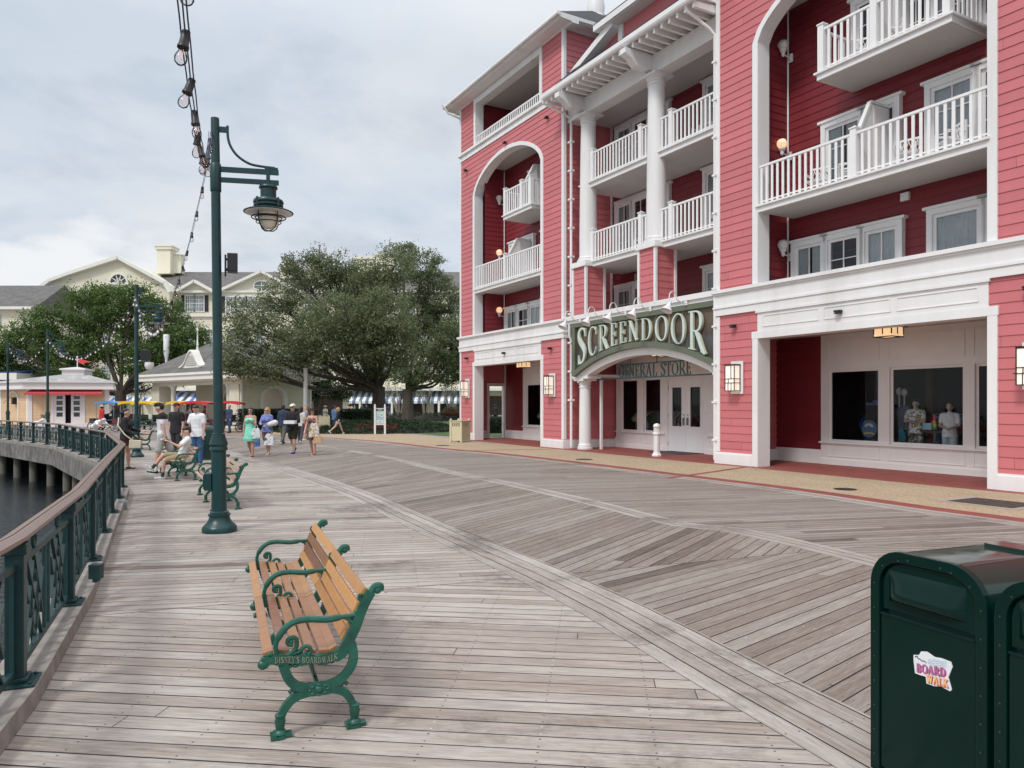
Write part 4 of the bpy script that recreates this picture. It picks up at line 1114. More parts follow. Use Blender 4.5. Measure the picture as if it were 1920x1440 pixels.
for ch, s_, cx in zip(txt, scal, cum):
    S, w = glyph(ch); k = (X1-X0)/tot
    xa = X0+cx*k; wl = w*s_*k; xm = xa+wl/2
    def base(xx): return arcz(xx)+.25
    f = lambda a, b, d: (xa+a*s_*k, d, (base(xa+a*s_*k)*.75+base(xm)*.25)*(1-b)+4.74*b)
    mb = MB(); ms = MB()
    for q, (A, B) in enumerate(S): mb.strip(A, B, f, .0-.0015*q, .06)
    lo = mb.build('letter', M['mint'], sg_)
    for q, (A, B) in enumerate(S): ms.strip(A, B, f, .0605, .095)
    ms.build('letter_edge', M['mint_side'], lo)
# gooseneck lamps
gl0 = None
GX = [-7.55,-6.02,-4.72,-3.37,-1.62]
for i, x in enumerate(GX):
    lab = 'white gooseneck lamp above the sign, '+['over the first S','over the first R','between the two Es','over the letter D','over the last O'][i]
    if gl0 is None:
        gl0 = thing('gooseneck_lamp', lab, 'sign lamp', (0,0,0), HROT, 'white gooseneck sign lamps')
        m = MB(); pts = [(0,0,0),(0,-.25,.02),(0,-.40,.10)]+[(0,-.55+.15*math.cos(t),.14+.20*math.sin(t)) for t in [PI*j/10 for j in range(11)]]+[(0,-.70,.0)]
        m.tube(pts, .018, 6); m.box(-.05,.05,-.02,.03,-.07,.07); m.build('arm', M['white'], gl0, smooth=True)
        m = MB(); m.lathe([(.035,.12),(.04,.02),(.06,-.02),(.19,-.25),(.18,-.25),(.05,-.03),(.0,-.02)], (0,0,0), 16); o = m.build('shade', M['white'], gl0, smooth=True); o.location = (0,-.70,-.08); o.rotation_euler = (R(-28),0,0)
        g = gl0
    else: g = dup(gl0, label=lab)
    g.location = hl(x+.25, .0, 5.02); g.rotation_euler = (0,0,HROT)
# hanging general store sign
hs = thing('hanging_sign', 'teal openwork GENERAL STORE sign hanging under the entrance arch', 'sign', (HX, HY, 0), HROT)
m = MB(); yb = .95
def arch_x(z):
    return math.sqrt(max(0, ARAD**2-(ARAD-(3.5-z))**2))
for z in (2.76, 3.27):
    a = arch_x(z); m.box(AC-a-.05, AC+a+.05, yb-.02, yb+.02, z-.025, z+.025)
for x in (-5.4, -3.9, -2.4): m.tube([(x,yb,3.27),(x,yb,3.84)], .02, 6)
m.build('frame', M['teal'], hs)
gt = 'GENERAL STORE'; k = 3.95/text_width(gt, .05); m = MB()
letters(m, gt, lambda a, b, d: (-6.1+a*k, yb+d, 2.79+b*.455), -.02, .012, track=.05); m.build('lettering', M['teal'], hs)
# door mat, grilles
m = MB(); m.box(-.9,.9,-.45,.45,0,.014); o = m.build('door_mat', paint('grey_mat',(.045,.05,.06),.9,.3,20)); o.location = hl(-4.2,1.95,.004); o.rotation_euler=(0,0,HROT); tag(o,'dark grey mat on the bricks before the double entrance doors','mat')
# ================================================================== BENCH (local: x depth front->rear, y length near->far, z up)
def bez(pts, n=6):
    P = [pts[0]]+list(pts)+[pts[-1]]; out = []
    for i in range(1, len(P)-2):
        p0, p1, p2, p3 = P[i-1:i+3]
        for k in range(n):
            t = k/n; out.append(tuple(.5*((2*p1[j])+(-p0[j]+p2[j])*t+(2*p0[j]-5*p1[j]+4*p2[j]-p3[j])*t*t+(-p0[j]+3*p1[j]-3*p2[j]+p3[j])*t**3) for j in range(len(p1))))
    out.append(tuple(pts[-1])); return out
def spiral(c, r0, r1, a0, a1, n=16):
    return [(c[0]+(r0+(r1-r0)*k/n)*math.cos(R(a0+(a1-a0)*k/n)), c[1]+(r0+(r1-r0)*k/n)*math.sin(R(a0+(a1-a0)*k/n))) for k in range(n+1)]
SEATP = [(-.085,.405),(-.04,.418),(.06,.412),(.16,.398),(.25,.39),(.31,.405),(.355,.45)]
BACKP = [(.355,.45),(.40,.53),(.44,.64),(.475,.71),(.505,.752)]
def flat(mb, pts, w, th, y):
    """flat cast bar following pts in the x-z plane: w in plane, th across"""
    A = []; B = []; n = len(pts)
    ws = w if isinstance(w, (list, tuple)) else [w]*n
    for i in range(n):
        a = pts[max(i-1,0)]; b = pts[min(i+1,n-1)]; dx, dz = b[0]-a[0], b[1]-a[1]; l = math.hypot(dx, dz) or 1
        A.append((pts[i][0]-dz/l*ws[i]/2, pts[i][1]+dx/l*ws[i]/2)); B.append((pts[i][0]+dz/l*ws[i]/2, pts[i][1]-dx/l*ws[i]/2))
    mb.strip(A, B, lambda a, b, d: (a, y+d, b), -th/2, th/2)
def rod(mb, pts, r, y, n=8): mb.tube([(p[0], y, p[1]) for p in pts], r, n)
def end_frame(y):
    m = MB()
    seat = bez(SEATP[:-1]); back = bez([(.29,.398),(.335,.42),(.37,.48),(.405,.55),(.44,.64),(.47,.70),(.495,.738)])
    flat(m, seat, [.05+.012*math.sin(i*.9) for i in range(len(seat))], .034, y); flat(m, back, [.062-.012*(i/len(back)) for i in range(len(back))], .036, y)
    rod(m, bez([(.495,.738),(.515,.765),(.545,.765),(.548,.74)]), .02, y)
    m.ball((-.085,y,.398),.028,.022,.028); m.ball((.53,y,.745),.024,.02,.024)
    # arm
    arm = bez([(.455,.66),(.43,.632),(.395,.615),(.33,.612),(.25,.605),(.15,.617),(.07,.608),(.015,.565),(-.018,.50),(-.012,.445),(.012,.418)])
    m.tube([(p[0],y,p[1]) for p in arm], [.013+.006*(.3 < i/len(arm) < .75) for i in range(len(arm))], 8)
    rod(m, bez([(.335,.613),(.375,.59),(.395,.555),(.385,.52),(.37,.50)]), .011, y)
    sp = [(.0,.428),(.045,.435),(.085,.465),(.09,.505)]+spiral((.062,.502),.03,.012,10,300)
    rod(m, bez(sp, 3), .0125, y); m.ball((.062,y,.502),.014,.013,.014)
    rod(m, bez([(.05,.432),(.10,.445),(.13,.47),(.155,.465),(.165,.44),(.15,.425),(.138,.437)]), .011, y)
    rod(m, bez([(.0,.425),(-.03,.43),(-.045,.45),(-.06,.44),(-.05,.425)]), .010, y)
    m.ball((.437,y,.655),.022,.018,.022); m.ball((.415,y,.632),.016,.015,.016)
    rod(m, bez([(.44,.69),(.425,.705),(.43,.725),(.447,.722)]), .009, y)
    for p in ((.355,.608),(.31,.615),(.385,.58)): m.ball((p[0],y,p[1]),.02,.012,.01)
    # leg: upper U, medallion, lower arcs, feet
    flat(m, bez([(.02,.385),(.045,.31),(.085,.265),(.14,.243),(.20,.238)]), [.052-.012*k/24 for k in range(25)], .034, y)
    flat(m, bez([(.385,.46),(.395,.38),(.375,.32),(.33,.272),(.27,.248),(.20,.238)]), [.05-.010*k/30 for k in range(31)], .034, y)
    flat(m, bez([(.205,.222),(.14,.217),(.075,.198),(.028,.15),(.006,.10),(.003,.045)]), .042, .036, y)
    flat(m, bez([(.205,.222),(.27,.222),(.34,.198),(.378,.15),(.396,.10),(.402,.045)]), .042, .036, y)
    m.box(.145,.265,y-.024,y+.024,.20,.262); m.ball((.205,y,.231),.034,.034,.03)
    for k in range(8):
        a = 2*PI*k/8; m.ball((.205+.048*math.cos(a),y,.231+.027*math.sin(a)),.015,.03,.012)
    rod(m, [(.085,.237),(.062,.24),(.05,.228)], .012, y); rod(m, [(.325,.24),(.35,.246),(.362,.235)], .012, y)
    for x in (.003,.402):
        m.lathe([(.02,.125),(.029,.118),(.024,.10),(.03,.085),(.026,.06),(.022,.04),(.034,.03),(.038,.018),(.03,.012)],(x,y,0),10)
        m.box(x-.04,x+.06,y-.028,y+.028,.002,.018); m.box(x-.05,x+.02,y-.045,y+.045,.0,.014)
        for q in (-.036,.036): m.lathe([(.009,.014),(.009,.022)],(x-.025,y+q,0),6)
    # apron scallop
    for k in range(9): m.ball((.02+.032*k,y,.378-.006*math.sin(k)),.018,.015,.012)
    return m
def bench(label, mat_slat, loc, rz, L=2.46, seatcol=None, text=False):
    t = thing('park_bench', label, 'bench', loc, rz, 'iron and wood benches facing the water')
    fr = None
    for y in (0, L/2, L):
        o = end_frame(0).build('end_frame', M['green_iron'], t, smooth=True) if fr is None else fr.copy()
        if fr is None: fr = o
        else: COL.objects.link(o); o.parent = t
        o.location = (0, y, 0)
    if text:
        m = MB(); s = "DISNEY'S BOARDWALK"; k = .33/text_width(s, .1)
        cur = bez(SEATP[:-1], 10)
        def zs(x):
            for a, b in zip(cur, cur[1:]):
                if a[0] <= x <= b[0]: return a[1]+(b[1]-a[1])*(x-a[0])/(b[0]-a[0])
            return cur[-1][1]
        letters(m, s, lambda a, b, d: (-.025+a*k, d, zs(-.025+a*k)-.0145+b*.031), -.0215, -.016, track=.1)
        m.build('lettering', paint('worn_gilt', (.30,.30,.22), .5, .2, 30), fr)
    se = bez(SEATP[:-1], 12); acc = 0; Ls = [0]
    for a, b in zip(se, se[1:]): Ls.append(Ls[-1]+math.hypot(b[0]-a[0], b[1]-a[1]))
    def on(path, f):
        Lp = [0]
        for a, b in zip(path, path[1:]): Lp.append(Lp[-1]+math.hypot(b[0]-a[0], b[1]-a[1]))
        d = f*Lp[-1]
        for i in range(len(path)-1):
            if Lp[i+1] >= d-1e-9:
                u = (d-Lp[i])/(Lp[i+1]-Lp[i]); a, b = path[i], path[i+1]; l = math.hypot(b[0]-a[0], b[1]-a[1])
                return (a[0]+(b[0]-a[0])*u, a[1]+(b[1]-a[1])*u), ((b[0]-a[0])/l, (b[1]-a[1])/l)
    def slats(path, n, w, lift, name):
        for k in range(n):
            p, d = on(path, (k+.5)/n); nrm = (-d[1], d[0])
            m = MB()
            for (ya, yb) in ((.012, L/2-.008),(L/2+.008, L-.012)):
                q = [(p[0]+d[0]*sx*w/2+nrm[0]*sz_, p[1]+d[1]*sx*w/2+nrm[1]*sz_) for sx, sz_ in ((-1,lift-.011),(1,lift-.011),(1,lift+.011),(-1,lift+.011))]
                m.prism(q, lambda a, b, dd: (a, dd, b), ya, yb)
            m.build(name, mat_slat, t, bevel=.003)
    # the seat boards are paler than the back
    slats(bez([(-.085,.405),(-.04,.418),(.06,.412),(.16,.398),(.27,.392),(.335,.42)], 12), 6, .055, .036, 'seat_slat')
    slats(bez([(.36,.455),(.40,.53),(.44,.635),(.475,.71),(.50,.75)], 12), 4, .062, .034, 'back_slat')
    m = MB(); m.bar((.205,0,.235),(.205,L,.235),.02,.02); m.tube([(.2,L*.06,.25),(.2,L*.25,.36)], .008, 6); m.build('tie_rod', M['green_iron'], t)
    return t
def bench_at(front, ang, **kw): return bench(loc=(front[0], front[1], 0.004), rz=R(ang), **kw)
BA = 21.1
b1 = bench_at((-1.255,4.03), BA, label='nearest bench with glossy reddish brown slats and gilt lettering on its green iron end', mat_slat=M['slat'], text=True)
b2 = dup(b1, loc=(-5.03,12.55,.004), rz=R(27.5), label='empty bench with pale slats standing just behind the big lamp post')
for c in kids(b2):
    if 'slat' in c.name: c.data = c.data.copy(); c.data.materials[0] = M['slat_pale']
    for g in kids(c): bpy.data.objects.remove(g)
b3 = dup(b2, loc=(-7.82,17.42,.004), rz=R(33), label='bench with pale slats on which a boy with a phone sits')
b4 = dup(b2, loc=(-14.3,28.6,.004), rz=R(40), label='farthest bench, half hidden behind the second lamp post')

# ================================================================== LAMP POST (local: arm toward +x)
def lamp_post(label, loc, rz):
    t = thing('lamp_post', label, 'lamp post', loc, rz, 'green lamp posts along the waterfront')
    m = MB(); m.lathe([(.235,0),(.235,.055),(.215,.085),(.17,.125),(.142,.18),(.135,.22),(.150,.225),(.150,.25),(.126,.255),(.126,.275),(.102,.29),(.100,1.13),(.118,1.14),(.122,1.17),(.112,1.19),(.112,1.20),(.124,1.215),(.124,1.235),(.085,1.36),(.088,1.375),(.066,1.385),(.063,4.7),(.057,5.8),(.055,5.815),(0,5.82)], (0,0,0), 28)
    m.build('post', M['green_lamp'], t, smooth=True)
    m = MB(); m.lathe([(.070,4.78),(.075,4.79),(.075,5.16),(.070,5.17)], (0,0,0), 20)
    m.box(.055,.85,-.022,.022,5.065,5.135); m.box(.055,.85,-.022,.022,4.92,4.985)
    m.box(.68,.73,-.03,.03,4.86,5.17); m.box(.66,.75,-.04,.04,4.87,4.915)
    m.box(.05,.17,-.012,.012,5.62,5.70)
    cv = bez([(.165,5.72),(.17,5.55),(.21,5.42),(.30,5.30),(.44,5.21),(.58,5.18),(.80,5.165)])
    m.tube([(p[0],0,p[1]) for p in cv], .018, 8); m.box(.66,.84,-.02,.02,5.145,5.165)
    m.build('arm', M['green_lamp'], t, smooth=True)
    cx = .705
    ZS = lambda L_: [(r_, 4.26+(z_-3.775)*.70) for r_, z_ in L_]
    h = MB(); h.lathe(ZS([(.02,4.70),(.12,4.69),(.13,4.67),(.13,4.64),(.11,4.63),(.11,4.44),(.13,4.43),(.20,4.40),(.21,4.37),(.21,4.34),(.185,4.335),(.185,4.31),(.205,4.30),(.205,4.27),(.18,4.25),(.175,4.22),(.30,4.185),(.345,4.155),(.345,4.148),(.28,4.175),(.16,4.20),(0,4.20)]), (cx,0,0), 28)
    for k in range(4):
        a = PI/4+PI/2*k; h.box(cx+.2*math.cos(a)-.015, cx+.2*math.cos(a)+.015, .2*math.sin(a)-.015, .2*math.sin(a)+.015, 4.59, 4.71)
    ho = h.build('lamp_head', M['green_lamp'], t, smooth=True)
    rf = MB(); rf.lathe([(.325,4.518),(.27,4.532),(.17,4.548)], (cx,0,0), 28); rf.build('reflector', M['white'], ho, smooth=True, fix=False)
    g = MB(); g.lathe(ZS([(.15,4.19),(.153,4.10),(.148,4.0),(.13,3.91),(.09,3.845),(.04,3.82),(0,3.815)]), (cx,0,0), 20); g.build('lamp_glass', M['lampglass'], ho, smooth=True)
    w = MB()
    for k in range(4):
        a = PI/4+PI/2*k; w.tube([(cx+r_*math.cos(a), r_*math.sin(a), z) for r_, z in ZS(((.178,4.2),(.182,4.05),(.172,3.94),(.14,3.85),(.08,3.79),(0,3.775)))], .0085, 5)
    for r_, z in ZS(((.185,4.04),(.235,4.045))): w.tube([(cx+r_*math.cos(2*PI*k/20), r_*math.sin(2*PI*k/20), z) for k in range(20)], .009, 5, closed=True)
    w.tube([(cx+.172*math.cos(2*PI*k/20), .172*math.sin(2*PI*k/20), 4.383) for k in range(20)], .007, 5, closed=True)
    w.build('wire_guard', M['black'], ho, smooth=True)
    return t
l1 = lamp_post('nearest and tallest green lamp post, standing beside the second bench with a loudspeaker on it', (-4.12,10.52,.004), R(14))
for c in kids(l1):
    pass
bxm = MB(); bxm.box(-.19,-.095,-.06,.06,.58,.82); bxm.box(-.205,-.19,-.05,.05,.60,.80); bxm.build('outlet_box', M['green_lamp'], l1, bevel=.006)
l1.rotation_euler = (0, R(-.6), R(14))
l2 = dup(l1, loc=(-12.67,25.2,.004), rz=R(12), label='second green lamp post, beside the woman in the black sweater')
l3 = dup(l1, loc=(-25.0,40.2,.004), rz=R(10), label='third green lamp post, in front of the tan kiosk')
l4 = dup(l1, loc=(-31.6,46.8,.004), rz=R(10), label='fourth and farthest green lamp post at the left edge')
for l in (l3, l4, l2):
    for c in kids(l):
        if c.name.startswith('outlet_box'): bpy.data.objects.remove(c)
# loudspeaker and camera
t = thing('loudspeaker', 'black loudspeaker mounted on the nearest lamp post', 'speaker', (-4.12,10.52,0), R(20))
m = MB(); m.prism([(.10,-.09),(.24,-.115),(.24,.105),(.10,.09)], lambda a, b, d: (a, b, d), 3.66, 3.92); m.build('cabinet', M['black'], t, bevel=.012)
m = MB(); m.tube([(.07,0,3.84),(.13,0,3.84)], .018, 6); m.tube([(.07,0,3.70),(.09,0,3.69),(.13,0,3.72)], .022, 6); m.box(.065,.09,-.04,.04,3.6,3.9); m.build('bracket', M['black'], t)
t = thing('loudspeaker', 'small black loudspeaker on the second lamp post', 'speaker', (-12.67,25.2,0), R(10))
m = MB(); m.box(.15,.42,-.12,.12,3.25,3.62); m.build('cabinet', M['black'], t, bevel=.012); m = MB(); m.tube([(.07,0,3.45),(.2,0,3.45)], .02, 6); m.build('bracket', M['black'], t)
t = thing('dome_camera', 'white dome camera on an arm of the second lamp post', 'camera', (-12.67,25.2,0), R(10))
m = MB(); m.lathe([(0,3.20),(.14,3.2),(.15,3.1),(.14,3.05),(.10,2.97),(0,2.93)], (.40,0,0), 14); m.build('housing', M['white'], t, smooth=True); m = MB(); m.tube([(.07,0,3.25),(.4,0,3.25),(.4,0,3.18)], .018, 6); m.build('bracket', M['white'], t)

# ================================================================== STRING LIGHTS
def string_lights(label, P, Q, sag, step=.6, t0=0, t1=1, skew=0):
    t = thing('string_lights', label, 'string lights', (0,0,0), 0)
    P = Vector(P); Q = Vector(Q)
    def pt(u):
        v = P.lerp(Q, u); v.z -= 4*sag*u*(1-u); return v
    n = 60; L = (Q-P).length
    side = (Q-P).cross(Vector((0,0,1))).normalized()
    m = MB()
    for o in ((-.018, 0, .02) if t1 < 1 else (-.007, .007)):
        m.tube([pt(t0+(t1-t0)*k/n)+side*o+Vector((0,0,.012*math.sin(k*1.3+o*90))) for k in range(n+1)], .0042 if t1 < 1 else .0036, 5)
    m.build('cable', M['wire'], t)
    s = MB(); s.lathe([(.012,.035),(.02,.03),(.022,.0),(.024,-.045),(.028,-.05),(.028,-.062),(.018,-.064)], (0,0,0), 12)
    b = MB(); b.lathe([(.014,-.062),(.016,-.075),(.028,-.10),(.031,-.118),(.027,-.138),(.014,-.15),(0,-.153)], (0,0,0), 12)
    f = MB(); f.tube([(-.006,0,-.07),(-.008,0,-.12),(0,0,-.128),(.008,0,-.12),(.006,0,-.07)], .0018, 4)
    so = bo = fo_ = None; u = t0+.75*step/L; rng = random.Random(3); k = 0
    while u < t1:
        p = pt(u)
        if so is None:
            so = s.build('socket', M['black'], t, smooth=True); bo = b.build('bulb', M['bulb_white'] if p.y > 22 else M['bulb'], so, smooth=True); bw_ = bo.copy(); bw_.data = bo.data.copy(); bw_.data.materials[0] = M['bulb_white']; fo_ = f.build('filament', M['filament'], so)
            o = so
        else:
            o = so.copy(); COL.objects.link(o); o.parent = t
            b2_ = (bw_ if p.y > 17 else bo).copy(); COL.objects.link(b2_); b2_.parent = o; f2 = fo_.copy(); COL.objects.link(f2); f2.parent = o
        o.location = p-Vector((0,0,.03)); o.rotation_euler = (rng.uniform(-.35,.35), rng.uniform(-.35,.35), rng.uniform(0,3)); u += step/L; k += 1
    return t
string_lights('string of clear bulbs sagging overhead from the near side to the big lamp post', (-4.22,10.45,5.60), (1.16,-3.5,5.75), 2.05, .62, 0, .62)
string_lights('string of clear bulbs sagging between the big lamp post and the second one', (-4.22,10.55,5.60), (-12.67,25.12,5.5), 1.9, .62)
string_lights('string of white bulbs between the second and third lamp posts', (-12.67,25.25,5.5), (-25.0,40.1,5.5), 1.6, .7)
string_lights('string of white bulbs between the two farthest lamp posts', (-25.0,40.3,5.5), (-31.6,46.8,5.5), 1.1, .7)

M['rivet'] = paint('dull_rivet', (.05,.075,.068), .4, .2, 20, metal=.5)
# ================================================================== LITTER BINS
def litter_bin(label, loc, rz, sticker=True):
    """local: x along the front to camera right, y into the body, front at y=0"""
    t = thing('litter_bin', label, 'litter bin', loc, rz, 'green litter bins')
    Wd, H, r, D = .60, 1.095, .175, .74
    def outline(w0, w1, top, rad, base=0.0):
        pts = [(w0, base), (w1, base)]
        for k in range(9): a = R(90*k/8); pts.append((w1-rad+rad*math.cos(a), top-rad+rad*math.sin(a)))
        for k in range(9): a = R(90+90*k/8); pts.append((w0+rad+rad*math.cos(a), top-rad+rad*math.sin(a)))
        return pts
    m = MB(); m.prism(outline(.004, Wd-.004, H-.004, r), lambda a, b, d: (a, d, b), .035, D-.035)
    # top bump
    m.box(.2,.4,D-.20,D-.06,H-.006,H+.012)
    m.build('body', M['green_gloss'], t, smooth=True)
    # rim ring: outer outline minus inner outline, front and rear
    m = MB(); A = outline(0, Wd, H, r)[1:]+[(0,0)]; B = outline(.052, Wd-.052, H-.05, r-.05)[1:]+[(.052,0)]
    for (y0, y1) in ((0,.034),(D-.034,D)): m.strip(A, B, lambda a, b, d: (a, d, b), y0, y1)
    m.build('rim', M['green_bin'], t, bevel=.004)
    m = MB(); m.prism(outline(.058, Wd-.058, H-.056, r-.055, .80), lambda a, b, d: (a, d, b), .018, .034); m.build('flap', M['green_bin'], t, bevel=.006)
    m = MB(); NX, NZ = 14, 10; vs = []; fs = []
    for j in range(NZ+1):
        for i in range(NX+1):
            a, b = i/NX, j/NZ; e_ = (1-abs(2*a-1)**5)*(1-abs(2*b-1)**4)
            vs.append((.095+.40*a, .0175-.012*e_-.045*e_*(1-b)**1.2, .845+.15*b))
    for j in range(NZ):
        for i in range(NX): k_ = j*(NX+1)+i; fs.append((k_, k_+1, k_+NX+2, k_+NX+1))
    m.add(vs, fs); m.build('sky_catch_bulge', M['green_bin'], t, smooth=True)  # bulge added on the flap, tilted up to mirror sky as a lighter patch
    m = MB(); m.box(.058, Wd-.058, .008, .034, .03, .775); m.box(.056, Wd-.056, .002, .034, .775, .786); m.build('door_panel', M['green_bin'], t, bevel=.003)
    m = MB(); m.lathe([(.0046,-.0025),(.003,0)], (0,0,0), 8, 'y'); rv = None
    pos = [(x, z) for z in [.08+.12*k for k in range(8)] for x in (.026, Wd-.026)]+[(Wd/2+(Wd/2-.026)*math.cos(R(a)), H-.16+.135*math.sin(R(a))) for a in (35,60,72,108,120,145)]
    for (x, z) in pos:
        if rv is None: rv = m.build('rivet', M['rivet'], t); o = rv
        else: o = rv.copy(); COL.objects.link(o); o.parent = t
        o.location = (x, 0, z)
    if sticker:
        cx, cz = .335, .59
        sm, nt, b = nodes('sticker_white'); b.inputs['Base Color'].default_value = (.78,.80,.82,1); b.inputs['Roughness'].default_value = .35
        P = lambda a, b_, d: (cx+a*.80, d, cz+b_*.62+a*.13)
        s = MB()
        s.prism([(-.115,.052),(-.105,-.045),(-.07,-.052),(-.035,-.055),(-.03,-.105),(.02,-.112),(.06,-.105),(.118,-.125),(.125,-.112),(.105,-.03),(.13,.05),(.12,.085),(.06,.10),(.02,.10),(-.03,.13),(-.065,.125),(-.08,.095),(-.115,.09)], P, .0035, .009)
        st = s.build('sticker', sm, t)
        c1 = paint('sticker_purple', (.40,.17,.40), .4, .2, 20); c2 = paint('sticker_orange', (.85,.50,.22), .4, .2, 20); c3 = paint('sticker_red', (.50,.03,.08), .4, .1, 20); c4 = paint('sticker_blue', (.52,.60,.70), .4, .1, 20)
        def block(txt, x0, z0, w, h, slope, col, d):
            k = w/text_width(txt, .04); q = MB(); q2 = MB()
            for (dx, dz, mm, dd) in ((.006,-.007,q2,d+.001),(0,0,q,d)):
                x = 0
                for ch in txt:
                    S, ww = glyph(ch)
                    for i, (A, B) in enumerate(S):
                        def fat(E_, F_):
                            out = []
                            for e, f in zip(E_, F_):
                                vx, vz = e[0]-f[0], e[1]-f[1]; l = math.hypot(vx, vz) or 1; out.append((e[0]+vx/l*.045, e[1]+vz/l*.03))
                            return out
                        A2, B2 = fat(A, B), fat(B, A)
                        f_ = lambda a, b_, dd_: P(x0+dx+(x+a)*k, z0+dz+b_*h+slope*((x+a)*k), dd_)
                        mm.strip(A2, B2, f_, dd-.0006-.00006*i, dd)
                    x += ww+.04
            q2.build('lettering_shadow', c3, st); q.build('lettering', col, st)
        block('BOARD', -.095, -.03, .185, .062, .02, c1, .0025); block('WALK', -.03, -.095, .135, .058, -.05, c2, .0022)
        wv = MB()
        for k in range(4): wv.tube([P(-.02+.013*j, .055-.0+.012*k-.03+.0035*math.sin(j*1.2+k)+.02, .0032) for j in range(10)], .0022, 4)
        wv.build('wave_lines', c4, st)
        sc_ = MB(); sc_.tube([P(*p, .003) for p in bez([(-.105,.075),(-.09,.085),(-.085,.07),(-.07,.066),(-.06,.056),(-.045,.058),(-.03,.048)])], .0022, 4); sc_.build('script_mark', M['black'], st)
    return t
BIND = (.374,-.928); brz = math.atan2(BIND[1], BIND[0])
lb1 = litter_bin('near green metal litter bin with a round topped front and a colourful BOARDWALK sticker', (1.775,3.70,0.0), brz)
lb2 = litter_bin('green litter bin without a visible sticker, beside the bin at the right edge', (1.775+BIND[0]*.63,3.70+BIND[1]*.63,0.0), brz, False)
lb3 = dup(lb2, loc=(-10.35,24.3,0), rz=brz, label='distant green litter bin behind the man in the white shirt')
# cream bin
t = thing('litter_bin', 'cream coloured square litter bin with ball finials at the hotel corner', 'litter bin', (-2.46,35.3,0), R(-32))
m = MB(); w = .33
m.prism([(-w,-w),(w,-w),(w,w),(-w,w)], lambda a, b, d: (a*(.90+.1*d), b*(.90+.1*d), d), .07, .74)
for sx in (-1,1):
    for sy in (-1,1): m.box(sx*w*.93-.045, sx*w*.93+.045, sy*w*.93-.045, sy*w*.93+.045, 0, .98); m.ball((sx*w*.93,sy*w*.93,1.045),.055,n=10,m=6)
for sy in (-1,1):
    m.box(-w,w,sy*w*.96-.02,sy*w*.96+.02,.90,.99); m.box(sy*w*.96-.02,sy*w*.96+.02,-w,w,.901,.989)
    for k in range(-2,3): m.box(k*.12-.03,k*.12+.03,sy*w*.96-.015,sy*w*.96+.015,.74,.90); m.box(sy*w*.96-.015,sy*w*.96+.015,k*.12-.03,k*.12+.03,.74,.90)
CREAM = paint('cream_plastic', (.62,.56,.38), .5, .05, 3)
m.build('cabinet', CREAM, t); m = MB(); m.box(-.27,.27,-.27,.27,.72,.93); m.build('liner', M['dark_in'], t); m = MB(); m.box(-.38,.38,-.38,.38,.985,1.01); m.build('lid', CREAM, t)
# bollard light
t = thing('bollard_light', 'white lighthouse shaped bollard light on the bricks before the store doors', 'bollard', (*hw(-3.2,.35),0), 0)
m = MB(); m.lathe([(.17,0),(.17,.05),(.15,.07),(.13,.09),(.125,.12),(.11,.13),(.108,.72),(.125,.73),(.14,.75),(.14,.79),(.12,.81)], (0,0,0), 8); m.build('shaft', M['white'], t)
m = MB(); m.lathe([(.075,.81),(.075,1.02)], (0,0,0), 8); m.build('lens', M['lampglass'], t)
m = MB(); m.lathe([(.10,1.0),(.125,1.01),(.125,1.04),(.10,1.09),(.05,1.12),(0,1.13)], (0,0,0), 8)
for k in range(8): a = 2*PI*(k+.5)/8; m.box(.095*math.cos(a)-.012,.095*math.cos(a)+.012,.095*math.sin(a)-.012,.095*math.sin(a)+.012,.8,1.01)
m.build('cap', M['white'], t)
# manhole covers and drain grate
def cover(label, px, r_, nm='manhole_cover'):
    x, y = gp(*px); m = MB(); m.lathe([(r_,0),(r_,.006),(0,.0062)], (0,0,0), 24); o = m.build(nm, M['bronze']); o.location = (x, y, .002); tag(o, label, 'manhole cover'); return o
cover('round dark manhole cover in the tan pavement between the right arcade and the planks', (1585,917.5), .23); cover('round dark manhole cover in the tan pavement before the entrance column', (1095,861.5), .28); cover('small dark cover in the tan pavement before the left arcade', (830,835.5), .3)
x, y = gp(1862,943); t = thing('drain_grate', 'square iron drain grate in a pale concrete frame in the tan pavement', 'drain grate', (x,y,.002), HROT)
m = MB(); m.box(-.72,.72,-.62,.62,0,.004); m.build('frame', paint('concrete_frame',(.36,.31,.27),.8,.1,6), t)
m = MB()
for k in range(14):
    m.box(-.56,.56,-.47+k*.07,-.47+k*.07+.028,.0045,.008)
for k in range(9): m.box(-.56+k*.135,-.53+k*.135,-.48,.48,.005,.0075)
m.build('grille', paint('rusty_iron',(.09,.065,.05),.8,.4,9), t)
m = MB(); m.box(-.57,.57,-.49,.49,.0041,.0044); m.build('pit', M['dark_in'], t)

# ================================================================== BALCONY CHAIRS
def lattice_chair(label, loc, rz):
    t = thing('balcony_chair', label, 'chair', loc, rz, 'white lattice chairs on the balconies')
    m = MB()
    for x in (-.24,.24):
        for y in (-.22,.22): m.box(x-.02,x+.02,y-.02,y+.02,0,.62 if y < 0 else .86)
        m.box(x-.022,x+.022,-.24,.22,.60,.64)
    m.build('frame', M['white_rail'], t)
    m = MB(); m.box(-.24,.24,-.22,.22,.40,.44); m.build('seat', M['white_rail'], t)
    m = MB(); m.box(-.22,.22,.2,.235,.82,.87); m.box(-.22,.22,.2,.235,.47,.50)
    for k in range(-2,3):
        m.bar((k*.1-.06,.218,.5),(k*.1+.06,.218,.82),.012,.02,(0,1,0)); m.bar((k*.1+.06,.214,.5),(k*.1-.06,.214,.82),.012,.02,(0,1,0))
    m.build('backrest', M['white_rail'], t)
    return t
c0 = lattice_chair('white lattice chair at the left end of the third level balcony of the right arch', hl(3.0,.75,7.45), HROT+R(20))
